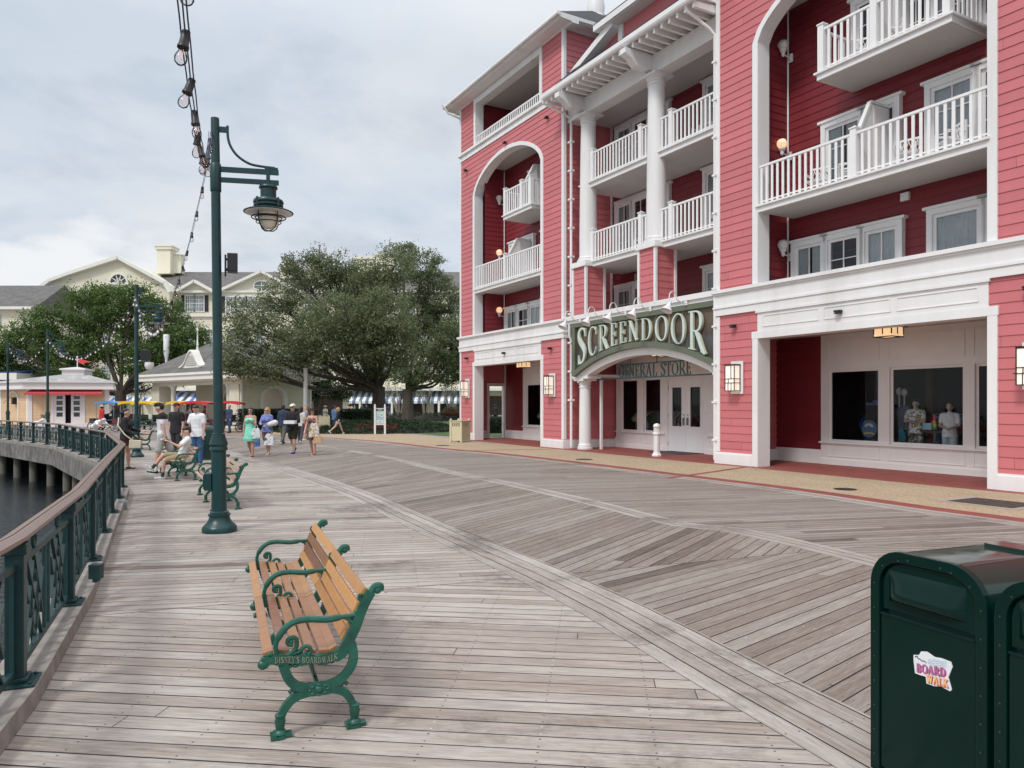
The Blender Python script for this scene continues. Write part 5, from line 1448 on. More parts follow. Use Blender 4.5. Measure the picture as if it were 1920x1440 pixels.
for (x, y, z, r_, s_) in ((3.95,.8,7.45,-60,'before the dark door of the third level balcony of the right arch'),(5.6,.75,7.45,15,'beside the privacy screen on the third level balcony of the right arch'),(6.6,.8,7.45,-30,'at the right end of the third level balcony of the right arch'),(4.4,.75,10.45,25,'on the left half of the fourth level balcony of the right arch'),(5.1,.8,10.45,-40,'near the middle post of the fourth level balcony of the right arch'),(-5.2,1.4,7.32,10,'on the third level balcony between the two columns'),(-1.2,1.3,7.32,-20,'on the third level balcony right of the tall column'),(-2.0,1.3,10.42,15,'on the fourth level balcony right of the tall column')):
    dup(c0, loc=hl(x,y,z), rz=HROT+R(r_), label='white lattice chair '+s_)
# ================================================================== CREAM HOTEL FAR BEHIND
YB = 106.0
def bz(v, Y=YB): return EYE-(v-HOR)/FPX*Y
def bxx(u, Y=YB): return (u-960)/FPX*Y
CW = paint('cream_wall_paint', (.76,.72,.58), .7, .04, .6); CT = paint('cream_white_trim', (.78,.76,.70), .6, .03, 1)
fh = thing('cream_hotel', 'large cream hotel with grey roofs, white gables and chimneys behind the trees', 'building')
def siding_far(name, c):
    m, nt, b = nodes(name); co = coords(nt); sep = N(nt, 'ShaderNodeSeparateXYZ'); nt.links.new(co, sep.inputs[0])
    f = math_(nt, 'FRACT', math_(nt, 'DIVIDE', sep.outputs[2], .28)); g = math_(nt, 'LESS_THAN', f, .14)
    n = noise(nt, co, .5, 3); col = ramp(nt, n, [(.3, tuple(x*.95 for x in c)), (.7, c)])
    nt.links.new(mixc(nt, math_(nt, 'MULTIPLY', g, .4), col, tuple(x*.6 for x in c)), b.inputs['Base Color']); b.inputs['Roughness'].default_value = .7
    return m
CS = siding_far('cream_far_clapboard', (.76,.72,.56))
def poly_wall(name, pxs, Y, depth, mat, parent):
    m = MB(); m.prism([(bxx(u, Y), bz(v, Y)) for u, v in pxs], lambda a, b, d: (a, Y+d, b), 0, depth); return m.build(name, mat, parent)
# main gable block
gb = [(74,800),(74,548),(97,529),(132,516),(225,486),(310,532),(318,548),(318,800)]
poly_wall('gable_block', gb, 104, 14, CS, fh)
def raking(pxs, Y, w, name='gable_trim'):
    m = MB(); P = [(bxx(u,Y), bz(v,Y)) for u, v in pxs]
    for a, b in zip(P, P[1:]): m.bar((a[0],Y-.3,a[1]),(b[0],Y-.3,b[1]),.9,w)
    return m.build(name, CT, fh)
raking([(62,553),(76,543),(97,527),(132,514),(225,484),(312,531),(322,549)], 104, .45)
# right range
m = MB(); m.box(bxx(316), bxx(1110), YB, YB+16, -.2, bz(547)); m.build('wall', CS, fh)
m = MB(); z0, z1 = bz(548), bz(510, 114); m.prism([(YB-.7,z0),(YB+8,z1),(YB+17,z0)], lambda a, b, d: (d, a, b), bxx(250), bxx(1100)); m.build('roof', M['shingle_grey'], fh)
m = MB(); m.box(bxx(316), bxx(1110), YB-.8, YB-.02, bz(550), bz(546)); m.box(bxx(316), bxx(1110), YB-.3, YB-.02, bz(594), bz(589)); m.box(bxx(100), bxx(1110), YB-2.5, YB-.02, bz(733), bz(727)); m.build('cornice', CT, fh)
for pk, (a, b), ye in (((367,528),(333,402),549), ((492,510),(413,560),548), ((640,508),(575,712),548)):
    poly_wall('gable', [(a,ye),pk,(b,ye)], YB-.5, 8, CW, fh); raking([(a-3,ye),pk,(b+3,ye)], YB-.6, .35)
poly_wall('bay', [(415,800),(415,547),(552,547),(552,800)], YB-.6, 2, CS, fh)
m = MB(); m.box(bxx(300,112), bxx(325,112), 111, 113, bz(515,112), bz(470,112)); m.box(bxx(297,112), bxx(329,112), 110.8, 113.2, bz(470,112), bz(465,112)); m.box(bxx(296,112), bxx(330,112), 110.7, 113.3, bz(465,112), bz(463,112)); m.box(bxx(325,112), bxx(339,112), 112, 113, bz(512,112), bz(478,112)); m.box(bxx(325,112), bxx(341,112), 111.9, 113.2, bz(478,112), bz(476,112)); m.build('chimney', CW, fh)
for a, b, t in ((530,550,499),(578,602,492),(668,704,484),(706,740,478)):
    m = MB(); m.box(bxx(a,112), bxx(b,112), 111, 113.5, bz(525,112), bz(t+4,112)); m.box(bxx(a-2,112), bxx(b+2,112), 110.8, 113.7, bz(t+4,112), bz(t,112)); m.build('chimney', CW, fh)
# lunette and oval windows
def lunette(u, v, r, Y):
    c = (bxx(u,Y), bz(v,Y)); rr = r/FPX*Y; m = MB()
    arc = [(c[0]+rr*math.cos(t), c[1]+rr*math.sin(t)) for t in [PI*k/16 for k in range(17)]]
    arc2 = [(c[0]+rr*1.18*math.cos(t), c[1]+rr*1.18*math.sin(t)) for t in [PI*k/16 for k in range(17)]]
    m.strip(arc, arc2, lambda a, b, d: (a, Y+d, b), -.25, 0); m.box(c[0]-rr*1.25, c[0]+rr*1.25, Y-.25, Y, c[1]-.3, c[1])
    for k in range(1, 5): t = PI*k/5; m.bar((c[0],Y-.12,c[1]),(c[0]+rr*math.cos(t),Y-.12,c[1]+rr*math.sin(t)),.08,.1)
    m.tube([(c[0]+rr*.45*math.cos(t),Y-.12,c[1]+rr*.45*math.sin(t)) for t in [PI*k/8 for k in range(9)]], .05, 4)
    f = m.build('window', CT, fh); g = MB(); g.prism(arc, lambda a, b, d: (a, Y+d, b), -.06, -.04); g.build('pane', M['dkglass'], f)
lunette(223, 530, 15, 104)
m = MB(); c = (bxx(491,YB-.5), bz(536,YB-.5)); m.strip([(c[0]+1.0*math.cos(t), c[1]+.62*math.sin(t)) for t in [2*PI*k/20 for k in range(21)]], [(c[0]+1.2*math.cos(t), c[1]+.8*math.sin(t)) for t in [2*PI*k/20 for k in range(21)]], lambda a, b, d: (a, YB-.5+d, b), -.25, 0); m.box(c[0]-.04,c[0]+.04,YB-.65,YB-.55,c[1]-.6,c[1]+.6); m.box(c[0]-1,c[0]+1,YB-.66,YB-.56,c[1]-.04,c[1]+.04); f = m.build('window', CT, fh)
g = MB(); g.prism([(c[0]+1.0*math.cos(t), c[1]+.62*math.sin(t)) for t in [2*PI*k/20 for k in range(20)]], lambda a, b, d: (a, YB-.5+d, b), -.08, -.06); g.build('pane', paint('grey_far_glass',(.22,.26,.26),.2,.1,2), f)
# rectangular windows with shutters
SHUT = paint('navy_shutter', (.012,.014,.025), .6, .2, 3); FG = paint('pale_far_glass', (.20,.23,.25), .15, .35, .8)
wproto = None
def fwin(u, v, Y, shutters=True, w=1.25, h=2.1):
    global wproto
    if wproto is None:
        m = MB(); m.box(-w/2-.14,w/2+.14,-.14,.02,-h/2-.14,h/2+.16); m.box(-.04,.04,-.2,-.14,-h/2,h/2) ; m.box(-w/2,w/2,-.198,-.14,-.04,.04)
        for k in (-1,1): m.box(k*w/4-.02,k*w/4+.02,-.195,-.14,-h/2,h/2); m.box(-w/2,w/2,-.193,-.14,k*h/4-.02,k*h/4+.02)
        wproto = m.build('window', CT, fh); g = MB(); g.box(-w/2,w/2,-.16,-.145,-h/2,h/2); g.build('pane', FG, wproto); o = wproto
    else: o = dup(wproto, parent=fh)
    o.location = (bxx(u,Y), Y, bz(v,Y))
shm = None
def shutter(u, v, Y):
    global shm
    if shm is None: m = MB(); m.box(-.28,.28,-.12,0,-1.15,1.15); shm = m.build('shutter', SHUT, fh); o = shm
    else: o = shm.copy(); COL.objects.link(o); o.parent = fh
    o.location = (bxx(u,Y), Y, bz(v,Y))
for u in (357,374): fwin(u, 569, YB)
for u in (344,387): shutter(u, 569, YB)
for u in (433,451,475,500): fwin(u, 571, YB-.6)
for u in (419,464): shutter(u, 571, YB-.6)
for v in (632, 690):
    for u in (345,362,395,440,457,490,520,575,600,640,680,720,760,800,840,870): fwin(u, v, YB-.6 if 415 < u < 552 else YB)
for u in (580,605,650,690,730,770,810,850): fwin(u, 571, YB)
for u in (130,165,200,250,285): fwin(u, 575, 104); fwin(u, 640, 104); fwin(u, 700, 104)
m = MB()
for (ua, ub, v0) in ((424,472,592),(424,472,655)):
    x0, x1 = bxx(ua,YB-2), bxx(ub,YB-2); z = bz(v0,YB-2); m.box(x0,x1,YB-2,YB-.6,z-.25,z); m.box(x0,x1,YB-2,YB-1.92,z+1.0,z+1.08)
    k = x0
    while k < x1: m.box(k,k+.06,YB-1.98,YB-1.94,z,z+1.0); k += .22
m.build('balcony', CT, fh)
# ground floor: dark openings, pilasters, striped awnings
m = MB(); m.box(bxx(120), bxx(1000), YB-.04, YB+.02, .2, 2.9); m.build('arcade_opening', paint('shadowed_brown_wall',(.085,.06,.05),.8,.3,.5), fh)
for u in (150,205,262,318,345,582,650,808,851,905): m = MB(); m.box(bxx(u)-.45, bxx(u)+.45, YB-.5, YB-.05, 0, bz(733)); m.build('pilaster', CW, fh)
def stripes(name, a, b, w):
    m, nt, bb = nodes(name); co = coords(nt); sep = N(nt, 'ShaderNodeSeparateXYZ'); nt.links.new(co, sep.inputs[0])
    f = math_(nt, 'GREATER_THAN', math_(nt, 'FRACT', math_(nt, 'DIVIDE', sep.outputs[0], w)), .5)
    nt.links.new(mixc(nt, f, a, b), bb.inputs['Base Color']); bb.inputs['Roughness'].default_value = .8
    return m
AW1 = stripes('blue_white_stripes', (.78,.79,.80), (.10,.20,.50), 1.1); AW2 = stripes('navy_white_stripes', (.74,.76,.78), (.13,.17,.24), .9)
for (ua, ub, mat) in ((150,206,AW1),(208,262,AW1),(268,345,AW1),(352,400,AW1),(560,585,AW2),(657,700,AW2),(702,752,AW2),(755,802,AW2),(808,850,AW2),(852,905,AW2)):
    x0, x1 = bxx(ua, YB-2), bxx(ub, YB-2); m = MB(); za, zb = bz(733), bz(752)
    m.add([(x0,YB-.1,za),(x1,YB-.1,za),(x1,YB-3,zb),(x0,YB-3,zb)], [(0,1,2,3)]); m.add([(x0,YB-3,zb),(x1,YB-3,zb),(x1,YB-3,zb-.35),(x0,YB-3,zb-.35)], [(0,1,2,3)])
    m.add([(x0,YB-.1,za),(x0,YB-3,zb),(x0,YB-.1,zb)], [(0,1,2)]); m.add([(x1,YB-.1,za),(x1,YB-3,zb),(x1,YB-.1,zb)], [(0,1,2)])
    m.build('awning', mat, fh, fix=False)
for u in (675,823,735): m = MB(); m.tube([(bxx(u,YB-3),YB-3,0),(bxx(u,YB-3),YB-3,bz(752))], .16, 8); m.build('awning_post', CT, fh)
# nearer wing at the left edge
lh = thing('cream_wing', 'cream building with a plain grey roof at the left edge of the photo', 'building')
m = MB(); m.box(-110, bxx(62,96), 96, 108, -.2, bz(578,96)); m.build('wall', CS, lh)
m = MB(); m.prism([(95.3,bz(579,96)),(102,bz(531,100)),(109,bz(579,96))], lambda a, b, d: (d, a, b), -112, bxx(70,96)); m.build('roof', M['shingle_grey'], lh)
m = MB(); m.box(-110, bxx(66,96), 95.2, 95.98, bz(581,96), bz(576,96)); m.build('cornice', CT, lh)
m = MB(); m.box(bxx(-5,96), bxx(3,96), 95.9, 96, bz(612,96), bz(588,96)); f = m.build('window', CT, lh); m = MB(); m.box(bxx(-4,96), bxx(2,96), 95.85, 95.91, bz(610,96), bz(590,96)); m.build('pane', FG, f)

# ================================================================== PAVILION
pv = thing('pavilion', 'cream hipped roof pavilion with open porch, columns and arched window', 'building', (-19.2,52,0), R(50))
PC = paint('cream_render', (.66,.61,.50), .7, .04, 1.2)
X1, Y1 = 7.6, 15.6
m = MB(); m.box(0,X1,0,Y1,3.62,3.98); m.box(-.12,X1+.12,-.12,Y1+.12,3.98,4.16); m.box(.35,X1-.35,.35,Y1-.35,3.5,3.62); m.build('fascia', CT, pv)
m = MB(); m.add([(-.1,-.1,4.165),(X1+.1,-.1,4.165),(X1+.1,Y1+.1,4.165),(-.1,Y1+.1,4.165),(3.8,4.4,6.75),(3.8,Y1-4.4,6.75)], [(0,1,4),(1,2,5,4),(2,3,5),(3,0,4,5)]); m.build('roof', M['shingle_grey'], pv, fix=False)
def yclap(mb, *a, **k): return clap(mb, *a, **k)
# right face (along x at y=.9) with arched opening
def hh(z):
    if z < 2.1: return [(2.6,4.5)]
    if z < 2.95: d = .95*math.sqrt(max(0,1-((z-2.1)/.85)**2)); return [(3.55-d,3.55+d)]
    return []
m = clap(MB(), .9, 6.7, 0, 3.5, .9, hh); clap(m, .9, 1.9, 0, 3.5, .9, axis='y', flip=-1)
clap(m, 13.4, 14.7, 0, 3.5, .9, axis='y', flip=-1); clap(m, .9, 14.7, 0, 3.5, 6.7, axis='y', flip=1)
m.build('wall', M['yel_sid'], pv)
m = MB(); A = [(3.55+.95*math.cos(t), 2.1+.85*math.sin(t)) for t in [PI*k/16 for k in range(17)]]; B = [(3.55+1.12*math.cos(t), 2.1+1.02*math.sin(t)) for t in [PI*k/16 for k in range(17)]]
m.strip(A, B, lambda a, b, d: (a, .9+d, b), -.06, .3); m.box(2.43,2.6,.84,1.2,0,2.1); m.box(4.5,4.67,.84,1.2,0,2.1); m.box(.86,1.0,.84,.95,0,3.5); m.box(6.62,6.76,.84,.95,0,3.5); m.build('arch_trim', CT, pv)
# porch: back wall with arch, piers, columns, ceiling
m = MB(); m.box(4.6,4.7,.9,7.6,0,3.5); m.box(4.6,4.7,10.2,14.7,0,3.5); A = [(8.9+1.3*math.cos(t), 1.7+1.2*math.sin(t)) for t in [PI*k/14 for k in range(15)]]; B = [(8.9+1.3*math.cos(t), 3.5) for t in [PI*k/14 for k in range(15)]]
m.strip(A, B, lambda a, b, d: (4.6+d, a, b), 0, .1); m.build('porch_wall', PC, pv)
m = MB(); m.box(.9,6.7,.9,14.7,3.45,3.5); m.build('porch_ceiling', PC, pv); m = MB(); m.box(.2,6.7,.2,15,0,.03); m.build('porch_floor', M['pave'], pv)
m = MB(); m.box(.85,1.15,.9,14.7,3.22,3.5); m.build('porch_beam', PC, pv)
for y0 in (1.0, 13.3):
    m = MB(); m.prism([(y0-.15,0),(y0+1.45,0),(y0+1.25,3.22),(y0,3.22)], lambda a, b, d: (d, a, b), .75, 1.9); m.build('pier', PC, pv)
for y in (3.0, 11.6):
    m = MB(); m.lathe([(.26,0),(.26,.12),(.2,.16),(.19,2.95),(.25,3.05),(.27,3.22)], (1.15,y,0), 14); m.build('column', CT, pv, smooth=True)
m = MB(); bell = []
for k in range(25):
    t = -1+2*k/24; bell.append((7.4+1.75*t, 4.62+1.25*math.exp(-(t*1.75)**2*1.35)-.06))
bell = [(p[0], p[1]) for p in bell]; base = [(p[0], 4.5) for p in bell]
m.strip(bell, base, lambda a, b, d: (.5+d, a, b), 0, .45); m.strip([(p[0],p[1]+.12) for p in bell], bell, lambda a, b, d: (.38+d, a, b), 0, .6); m.build('gablet', CT, pv)
m = MB()
for k in range(6): w_ = .8*(1-(k/6.5)**2)**.5; m.box(.44,.495,7.4-w_,7.4+w_,4.75+k*.14,4.80+k*.14)
m.build('louvre', M['soffit'], pv); m = MB(); m.lathe([(.2,5.75),(.09,6.0),(.07,6.3),(.1,6.35),(.06,6.4),(.05,7.4),(.09,7.45),(.06,7.55),(.0,7.7)], (1.0,7.4,0), 10); m.build('finial', CT, pv, smooth=True)
m = MB(); m.box(.86,.89,1.35,1.95,1.2,2.1); m.build('notice_board', M['globe_off'], pv)

# ================================================================== KIOSK AT THE WATER
ks = thing('kiosk', 'small tan clapboard kiosk with red awning, white door and roof box', 'kiosk', (-36.9,57,0), R(12))
# local: x along the front to the right, y back; front at y=0 from x 0..5.5
m = clap(MB(), 0, 5.6, 0, 2.9, 0, lambda z: [(1.75,3.75)] if z < 2.55 else [])
K = [(0,0),(5.6,0),(4.3,3.9),(3.0,8),(-1,8.6),(-3.4,3.6)]
def slant(mb, a, b, z0, z1):
    d = Vector((b[0]-a[0], b[1]-a[1], 0)); L = d.length; ang = math.atan2(d.y, d.x); o = mb.M; mb.M = Matrix.Translation((a[0],a[1],0)) @ Matrix.Rotation(ang, 4, 'Z'); clap(mb, 0, L, z0, z1, 0); mb.M = o
slant(m, K[5], K[0], 0, 2.9); slant(m, K[1], K[2], 0, 2.9); slant(m, K[2], K[3], 0, 2.9); slant(m, K[4], K[5], 0, 2.9); m.build('wall', M['tan_sid'], ks)
def grow(P, d):
    c = (sum(p[0] for p in P)/len(P), sum(p[1] for p in P)/len(P)); out = []
    for p in P: v = (p[0]-c[0], p[1]-c[1]); l = math.hypot(*v); out.append((p[0]+v[0]/l*d, p[1]+v[1]/l*d))
    return out
PK = paint('pale_pink_white_trim', (.74,.69,.68), .6, .03, 1)
m = MB(); m.prism(grow(K,.75), lambda a, b, d: (a, b, d), 2.9, 3.05); m.prism(grow(K,.62), lambda a, b, d: (a, b, d), 3.05, 3.42); m.prism(grow(K,.85), lambda a, b, d: (a, b, d), 3.42, 3.5); m.build('fascia', PK, ks)
m = MB(); g_ = grow(K,.8); m.add([(p[0],p[1],3.505) for p in g_]+[(2.2,4.0,4.35)], [(i,(i+1)%6,6) for i in range(6)]); m.build('roof', M['shingle_light'], ks, fix=False)
m = MB(); m.box(1.4,3.0,2.6,4.6,3.8,4.5); m.box(1.25,3.15,2.45,4.75,4.5,4.62); m.add([(1.25,2.45,4.62),(3.15,2.45,4.62),(3.15,4.75,4.62),(1.25,4.75,4.62),(2.2,3.6,4.8)], [(0,1,4),(1,2,4),(2,3,4),(3,0,4)]); m.build('roof_box', PK, ks)
m = MB(); m.tube([(2.2,3.6,4.75),(2.2,3.6,5.55)], .04, 6); m.ball((2.2,3.6,5.6),.10,n=8,m=6); po = m.build('flagpole', PK, ks); m = MB(); m.prism([(2.25,5.5),(3.3,5.22),(2.75,5.15),(2.7,4.98),(2.25,5.2)], lambda a, b, d: (a, 3.6+d, b), -.02, .02); m.build('pennant', paint('red_pennant',(.62,.06,.07),.7,.05,2), po)
m = MB(); m.add([(.1,-.02,2.86),(5.2,-.02,2.86),(5.35,-.9,2.6),(.0,-.9,2.6)], [(0,1,2,3)]); n_ = 22
for k in range(n_): a = 5.35*k/n_; b = 5.35*(k+1)/n_; m.add([(a,-.9,2.6),(b,-.9,2.6),(b,-.9,2.5),((a+b)/2,-.9,2.45),(a,-.9,2.5)], [(0,1,2,3,4)])
m.build('awning', paint('red_awning',(.48,.06,.07),.7,.06,2), ks, fix=False)
m = MB(); m.box(-.06,.26,-.06,.02,0,2.9); m.box(5.34,5.65,-.06,.02,0,2.9); m.box(-.12,5.7,-.1,.02,0,.3) ; m.build('corner_board', PK, ks)
m = MB(); m.box(1.55,1.75,-.07,.05,0,2.7); m.box(3.75,3.95,-.07,.05,0,2.7); m.box(1.55,3.95,-.071,.05,2.55,2.75); m.build('door_frame', PK, ks)
for a in (1.75, 2.95):
    m = MB(); b = a+.8; rows = [(.35,.45)]; m.box(a,a+.18,-.04,.02,0,2.55); m.box(b-.18,b,-.04,.02,0,2.55)
    for z in (0,.68,1.13,1.58,2.03): m.box(a+.18,b-.18,-.04,.02,z,z+(.35 if z == 0 else .12)); 
    m.box(a+.18,b-.18,-.04,.02,2.4,2.55); m.box(a+.18,b-.18,-.04,.02,.35,.7)
    d_ = m.build('door', PK, ks); m = MB(); m.box(a+.1,b-.1,0,.01,.3,2.5); m.build('pane', M['dkglass'], d_)
m = MB(); m.box(-.0,5.4,.4,.5,0,2.8); m.build('interior', M['dark_in'], ks)
# arched trim on the slanted side
d = Vector((K[0][0]-K[5][0], K[0][1]-K[5][1], 0)); L = d.length; ang = math.atan2(d.y, d.x); m = MB(); m.M = Matrix.Translation((K[5][0],K[5][1],0)) @ Matrix.Rotation(ang, 4, 'Z')
pts = [(1.5,0,0),(1.5,0,1.9)]+[(2.4-.9*math.cos(t),0,1.9+.85*math.sin(t)) for t in [PI*k/10 for k in range(1,10)]]+[(3.3,0,1.9),(3.3,0,0)]
m.tube([(p[0],-.03,p[2]) for p in pts], .07, 6); m.box(0,.25,-.05,.02,0,2.9); m.box(L-.3,L,-.05,.02,0,2.9); m.build('arch_trim', CT, ks)
m = MB(); m.M = Matrix.Translation((K[5][0],K[5][1],0)) @ Matrix.Rotation(ang, 4, 'Z'); m.box(2.7,2.95,-.3,-.02,1.75,2.3); m.build('wall_lamp', M['bronze'], ks)
# blue shop at the left edge
bs = thing('blue_shop', 'blue and white waterfront shop with blue awnings at the left edge', 'building', (-47,66,0), 0)
BLU = paint('navy_blue_paint', (.025,.05,.17), .6, .1, 1); BL2 = paint('blue_awning', (.03,.07,.26), .7, .1, 2)
m = MB(); m.box(-14,3.2,0,8,0,4.2); m.build('wall', BLU, bs); m = MB(); m.box(-14.4,3.6,-.6,8.3,3.9,4.5); m.box(-14.4,3.5,-.35,0,3.0,3.15); m.build('fascia', CT, bs); m = MB(); m.prism([(-.6,4.5),(4,5.2),(8.4,4.5)], lambda a, b, d: (d, a, b), -14.4, 3.6); m.build('roof', BLU, bs)
m = MB()
for k in range(4): m.add([(-.2-3.4*k,-.05,3.0),(2.9-3.4*k,-.05,3.0),(3.0-3.4*k,-1.3,2.4),(-.3-3.4*k,-1.3,2.4)], [(0,1,2,3)]); m.add([(3.0-3.4*k,-1.3,2.4),(-.3-3.4*k,-1.3,2.4),(-.3-3.4*k,-1.3,2.1),(3.0-3.4*k,-1.3,2.1)], [(0,1,2,3)])
m.build('awning', BL2, bs, fix=False)
for k in range(4):
    m = MB(); x = .1-3.4*k; m.box(x,x+2.6,-.06,0,.2,2.0)
    w_ = m.build('window', CT, bs); m = MB()
    for i in range(4):
        for j in range(3): m.box(x+.12+i*.62,x+.62+i*.62,-.08,-.061,.35+j*.55,.8+j*.55)
    m.build('pane', M['dkglass'], w_)

# ================================================================== TREES
def leafm(name, lo, hi, tr=.25):
    m, nt, b = nodes(name)
    ge = N(nt, 'ShaderNodeNewGeometry'); co = coords(nt); n = noise(nt, co, .45, 3)
    v = math_(nt, 'ADD', math_(nt, 'MULTIPLY', ge.outputs['Random Per Island'], .55), math_(nt, 'MULTIPLY', n, .55))
    col = ramp(nt, v, [(.15, lo), (.55, tuple((x+y)/2 for x, y in zip(lo, hi))), (.95, hi)]); nt.links.new(col, b.inputs['Base Color'])
    b.inputs['Roughness'].default_value = .6; b.inputs['Specular IOR Level'].default_value = .3
    tl = N(nt, 'ShaderNodeBsdfTranslucent'); nt.links.new(col, tl.inputs[0]); mx = N(nt, 'ShaderNodeMixShader'); mx.inputs[0].default_value = tr
    nt.links.new(b.outputs[0], mx.inputs[1]); nt.links.new(tl.outputs[0], mx.inputs[2]); nt.links.new(mx.outputs[0], nt.nodes['Material Output'].inputs['Surface'])
    return m
L_OAK = leafm('oak_leaves', (.080,.104,.056), (.29,.33,.17), .45); L_BRT = leafm('bright_green_leaves', (.036,.080,.024), (.18,.27,.075), .4); L_DRK = leafm('dark_leaves', (.012,.026,.012), (.045,.075,.03)); L_SPR = leafm('sparse_bush_leaves', (.05,.06,.03), (.16,.16,.08))
BARK = paint('grey_brown_bark', (.075,.062,.05), .9, .35, 6, bmp=.8, streak=True); BARKL = paint('pale_bark', (.33,.29,.25), .85, .2, 6)
def leaves(mb, c, r, n, size, rng, flat_=1.0):
    for _ in range(n):
        d = Vector((rng.gauss(0,1), rng.gauss(0,1), rng.gauss(0,1)*flat_)); l = d.length or 1
        p = c+d/l*r*rng.random()**.5
        nv = Vector((rng.gauss(0,1), rng.gauss(0,1), rng.gauss(0,1)+.6)).normalized(); a = nv.orthogonal().normalized(); b = nv.cross(a); t = rng.random()*6.28
        e1 = (a*math.cos(t)+b*math.sin(t))*size*rng.uniform(.7,1.3); e2 = (b*math.cos(t)-a*math.sin(t))*size*.45
        mb.add([p-e1*.5, p+e2*.5, p+e1*.5+nv*size*.1, p-e2*.5], [(0,1,2,3)])
def tree(name, label, Y, base_u, lobes, lm, trunk_r, fork_z, seed, leaf=.24, dens=1.0, group=None, dz=.85, bark=None, nsub=None, extra_z=0):
    rng = random.Random(seed); s = Y/FPX
    bx0 = (base_u-960)*s; root = thing(name, label, 'tree', (bx0, Y, 0), 0, group)
    T = MB(); Lf = MB(); C = []
    fork = Vector((0, 0, fork_z))
    T.tube([(0,0,-.1),(.0,0,.15),(.02,0,fork_z*.5),(0,.02,fork_z)], [trunk_r*1.75, trunk_r*1.15, trunk_r*.95, trunk_r*.9], 10)
    for lb_ in lobes:
        u, v, ru, rv = lb_[:4]; dy_ = lb_[4] if len(lb_) > 4 else 0
        c = at(u, v, Y)-Vector((bx0, Y, 0)); rx, rz = ru*s, rv*s; ry = (rx+rz)/2*dz
        c.y += rng.uniform(-.5,.5)*ry+dy_; c = Vector((c.x+ (c.x+bx0)*dy_/Y, c.y, EYE+(c.z-EYE)*(Y+dy_)/Y))
        mid = fork.lerp(c, .5)+Vector((rng.uniform(-.6,.6), rng.uniform(-.6,.6), rng.uniform(-.9,-.1)))
        br = max(.05, trunk_r*.36); path = bez([tuple(fork-Vector((0,0,.3))), tuple(fork.lerp(mid,.5)), tuple(mid), tuple(mid.lerp(c,.6)), tuple(c)], 3)
        T.tube(path, [br*(1-.8*i/(len(path)-1)) for i in range(len(path))], 6)
        for _ in range(7):
            a = Vector(path[rng.randrange(len(path)//2, len(path))]); q = c+Vector((rng.uniform(-1,1)*rx, rng.uniform(-1,1)*ry, rng.uniform(-.8,1)*rz))*.95
            T.tube([a, a.lerp(q,.5)+Vector((rng.uniform(-.3,.3),0,rng.uniform(-.1,.3))), q], [br*.28, br*.18, .015], 4)
        ncl = int(dens*max(26, rx*rz*24.0))
        for _ in range(ncl):
            d = Vector((rng.gauss(0,1), rng.gauss(0,1), rng.gauss(0,1))).normalized(); k = rng.uniform(.45,1.0)
            if d.z < -.3: k *= .85
            p = c+Vector((d.x*rx*k, d.y*ry*k, d.z*rz*k)); leaves(Lf, p, rng.uniform(.35,.85), rng.randrange(26,44), leaf, rng, .65)
    T.build('trunk', bark or BARK, root, smooth=True); o = Lf.build('crown', lm, root, fix=False)
    return root
tree('shade_tree', 'broad bright green tree with a dark trunk behind the tan kiosk', 68, 226, [(60,645,58,40),(12,650,46,40),(-25,690,60,42),(5,712,44,26),(25,690,50,38),(85,610,45,35),(150,590,58,45),(160,555,42,26),(215,575,60,40),(260,560,48,32),(305,595,52,42),(345,640,48,45),(200,640,85,55),(120,665,70,42),(300,660,60,40),(372,650,26,38),(270,690,60,28),(150,705,55,26),(75,712,40,22),(330,700,40,22)], L_BRT, .52, 2.9, 5, .25)
tree('live_oak', 'big dark green oak with a forked trunk behind the map board', 53, 710, [(470,605,48,42,-4),(448,655,34,36,-5),(672,520,48,38),(705,540,52,42),(625,505,40,34),(690,640,75,52,-3),(600,655,60,40,-3),(745,650,60,50,-2),(640,600,70,50,-3),(545,650,60,40,-4),(715,600,60,50,-3),(520,560,52,42),(572,520,40,36),(592,484,20,26),(640,540,58,46),(560,620,74,56),(490,690,58,30,-5),(650,620,76,62),(712,560,58,56),(738,500,44,38),(690,690,70,42),(600,690,60,26),(432,690,22,20,-6),(545,500,14,22)], L_OAK, .50, 3.0, 8, .20, 1.15, 'oaks on the lawn')
tree('live_oak', 'second oak, right of the big one and partly behind the red hotel', 72, 764, [(790,505,48,40),(825,560,44,52),(805,640,58,58),(842,650,40,56),(775,700,50,28),(775,590,50,56),(835,705,38,24),(760,470,20,18),(880,600,40,60),(870,680,40,40)], L_OAK, .55, 3.2, 18, .24, 1.15, 'oaks on the lawn')
tree('small_tree', 'low dark leafy tree between the pavilion and the oaks', 66, 606, [(615,722,36,20),(588,735,22,18),(640,738,18,14),(600,712,20,12),(560,735,14,16)], L_DRK, .14, 1.2, 4, .2, 1.6)
tree('bare_tree', 'thin sparsely leaved tree between the tan kiosk and the pavilion', 76, 262, [(255,715,12,14),(275,700,14,14),(268,728,14,10),(245,730,8,10)], L_DRK, .10, 1.6, 6, .2, .35)
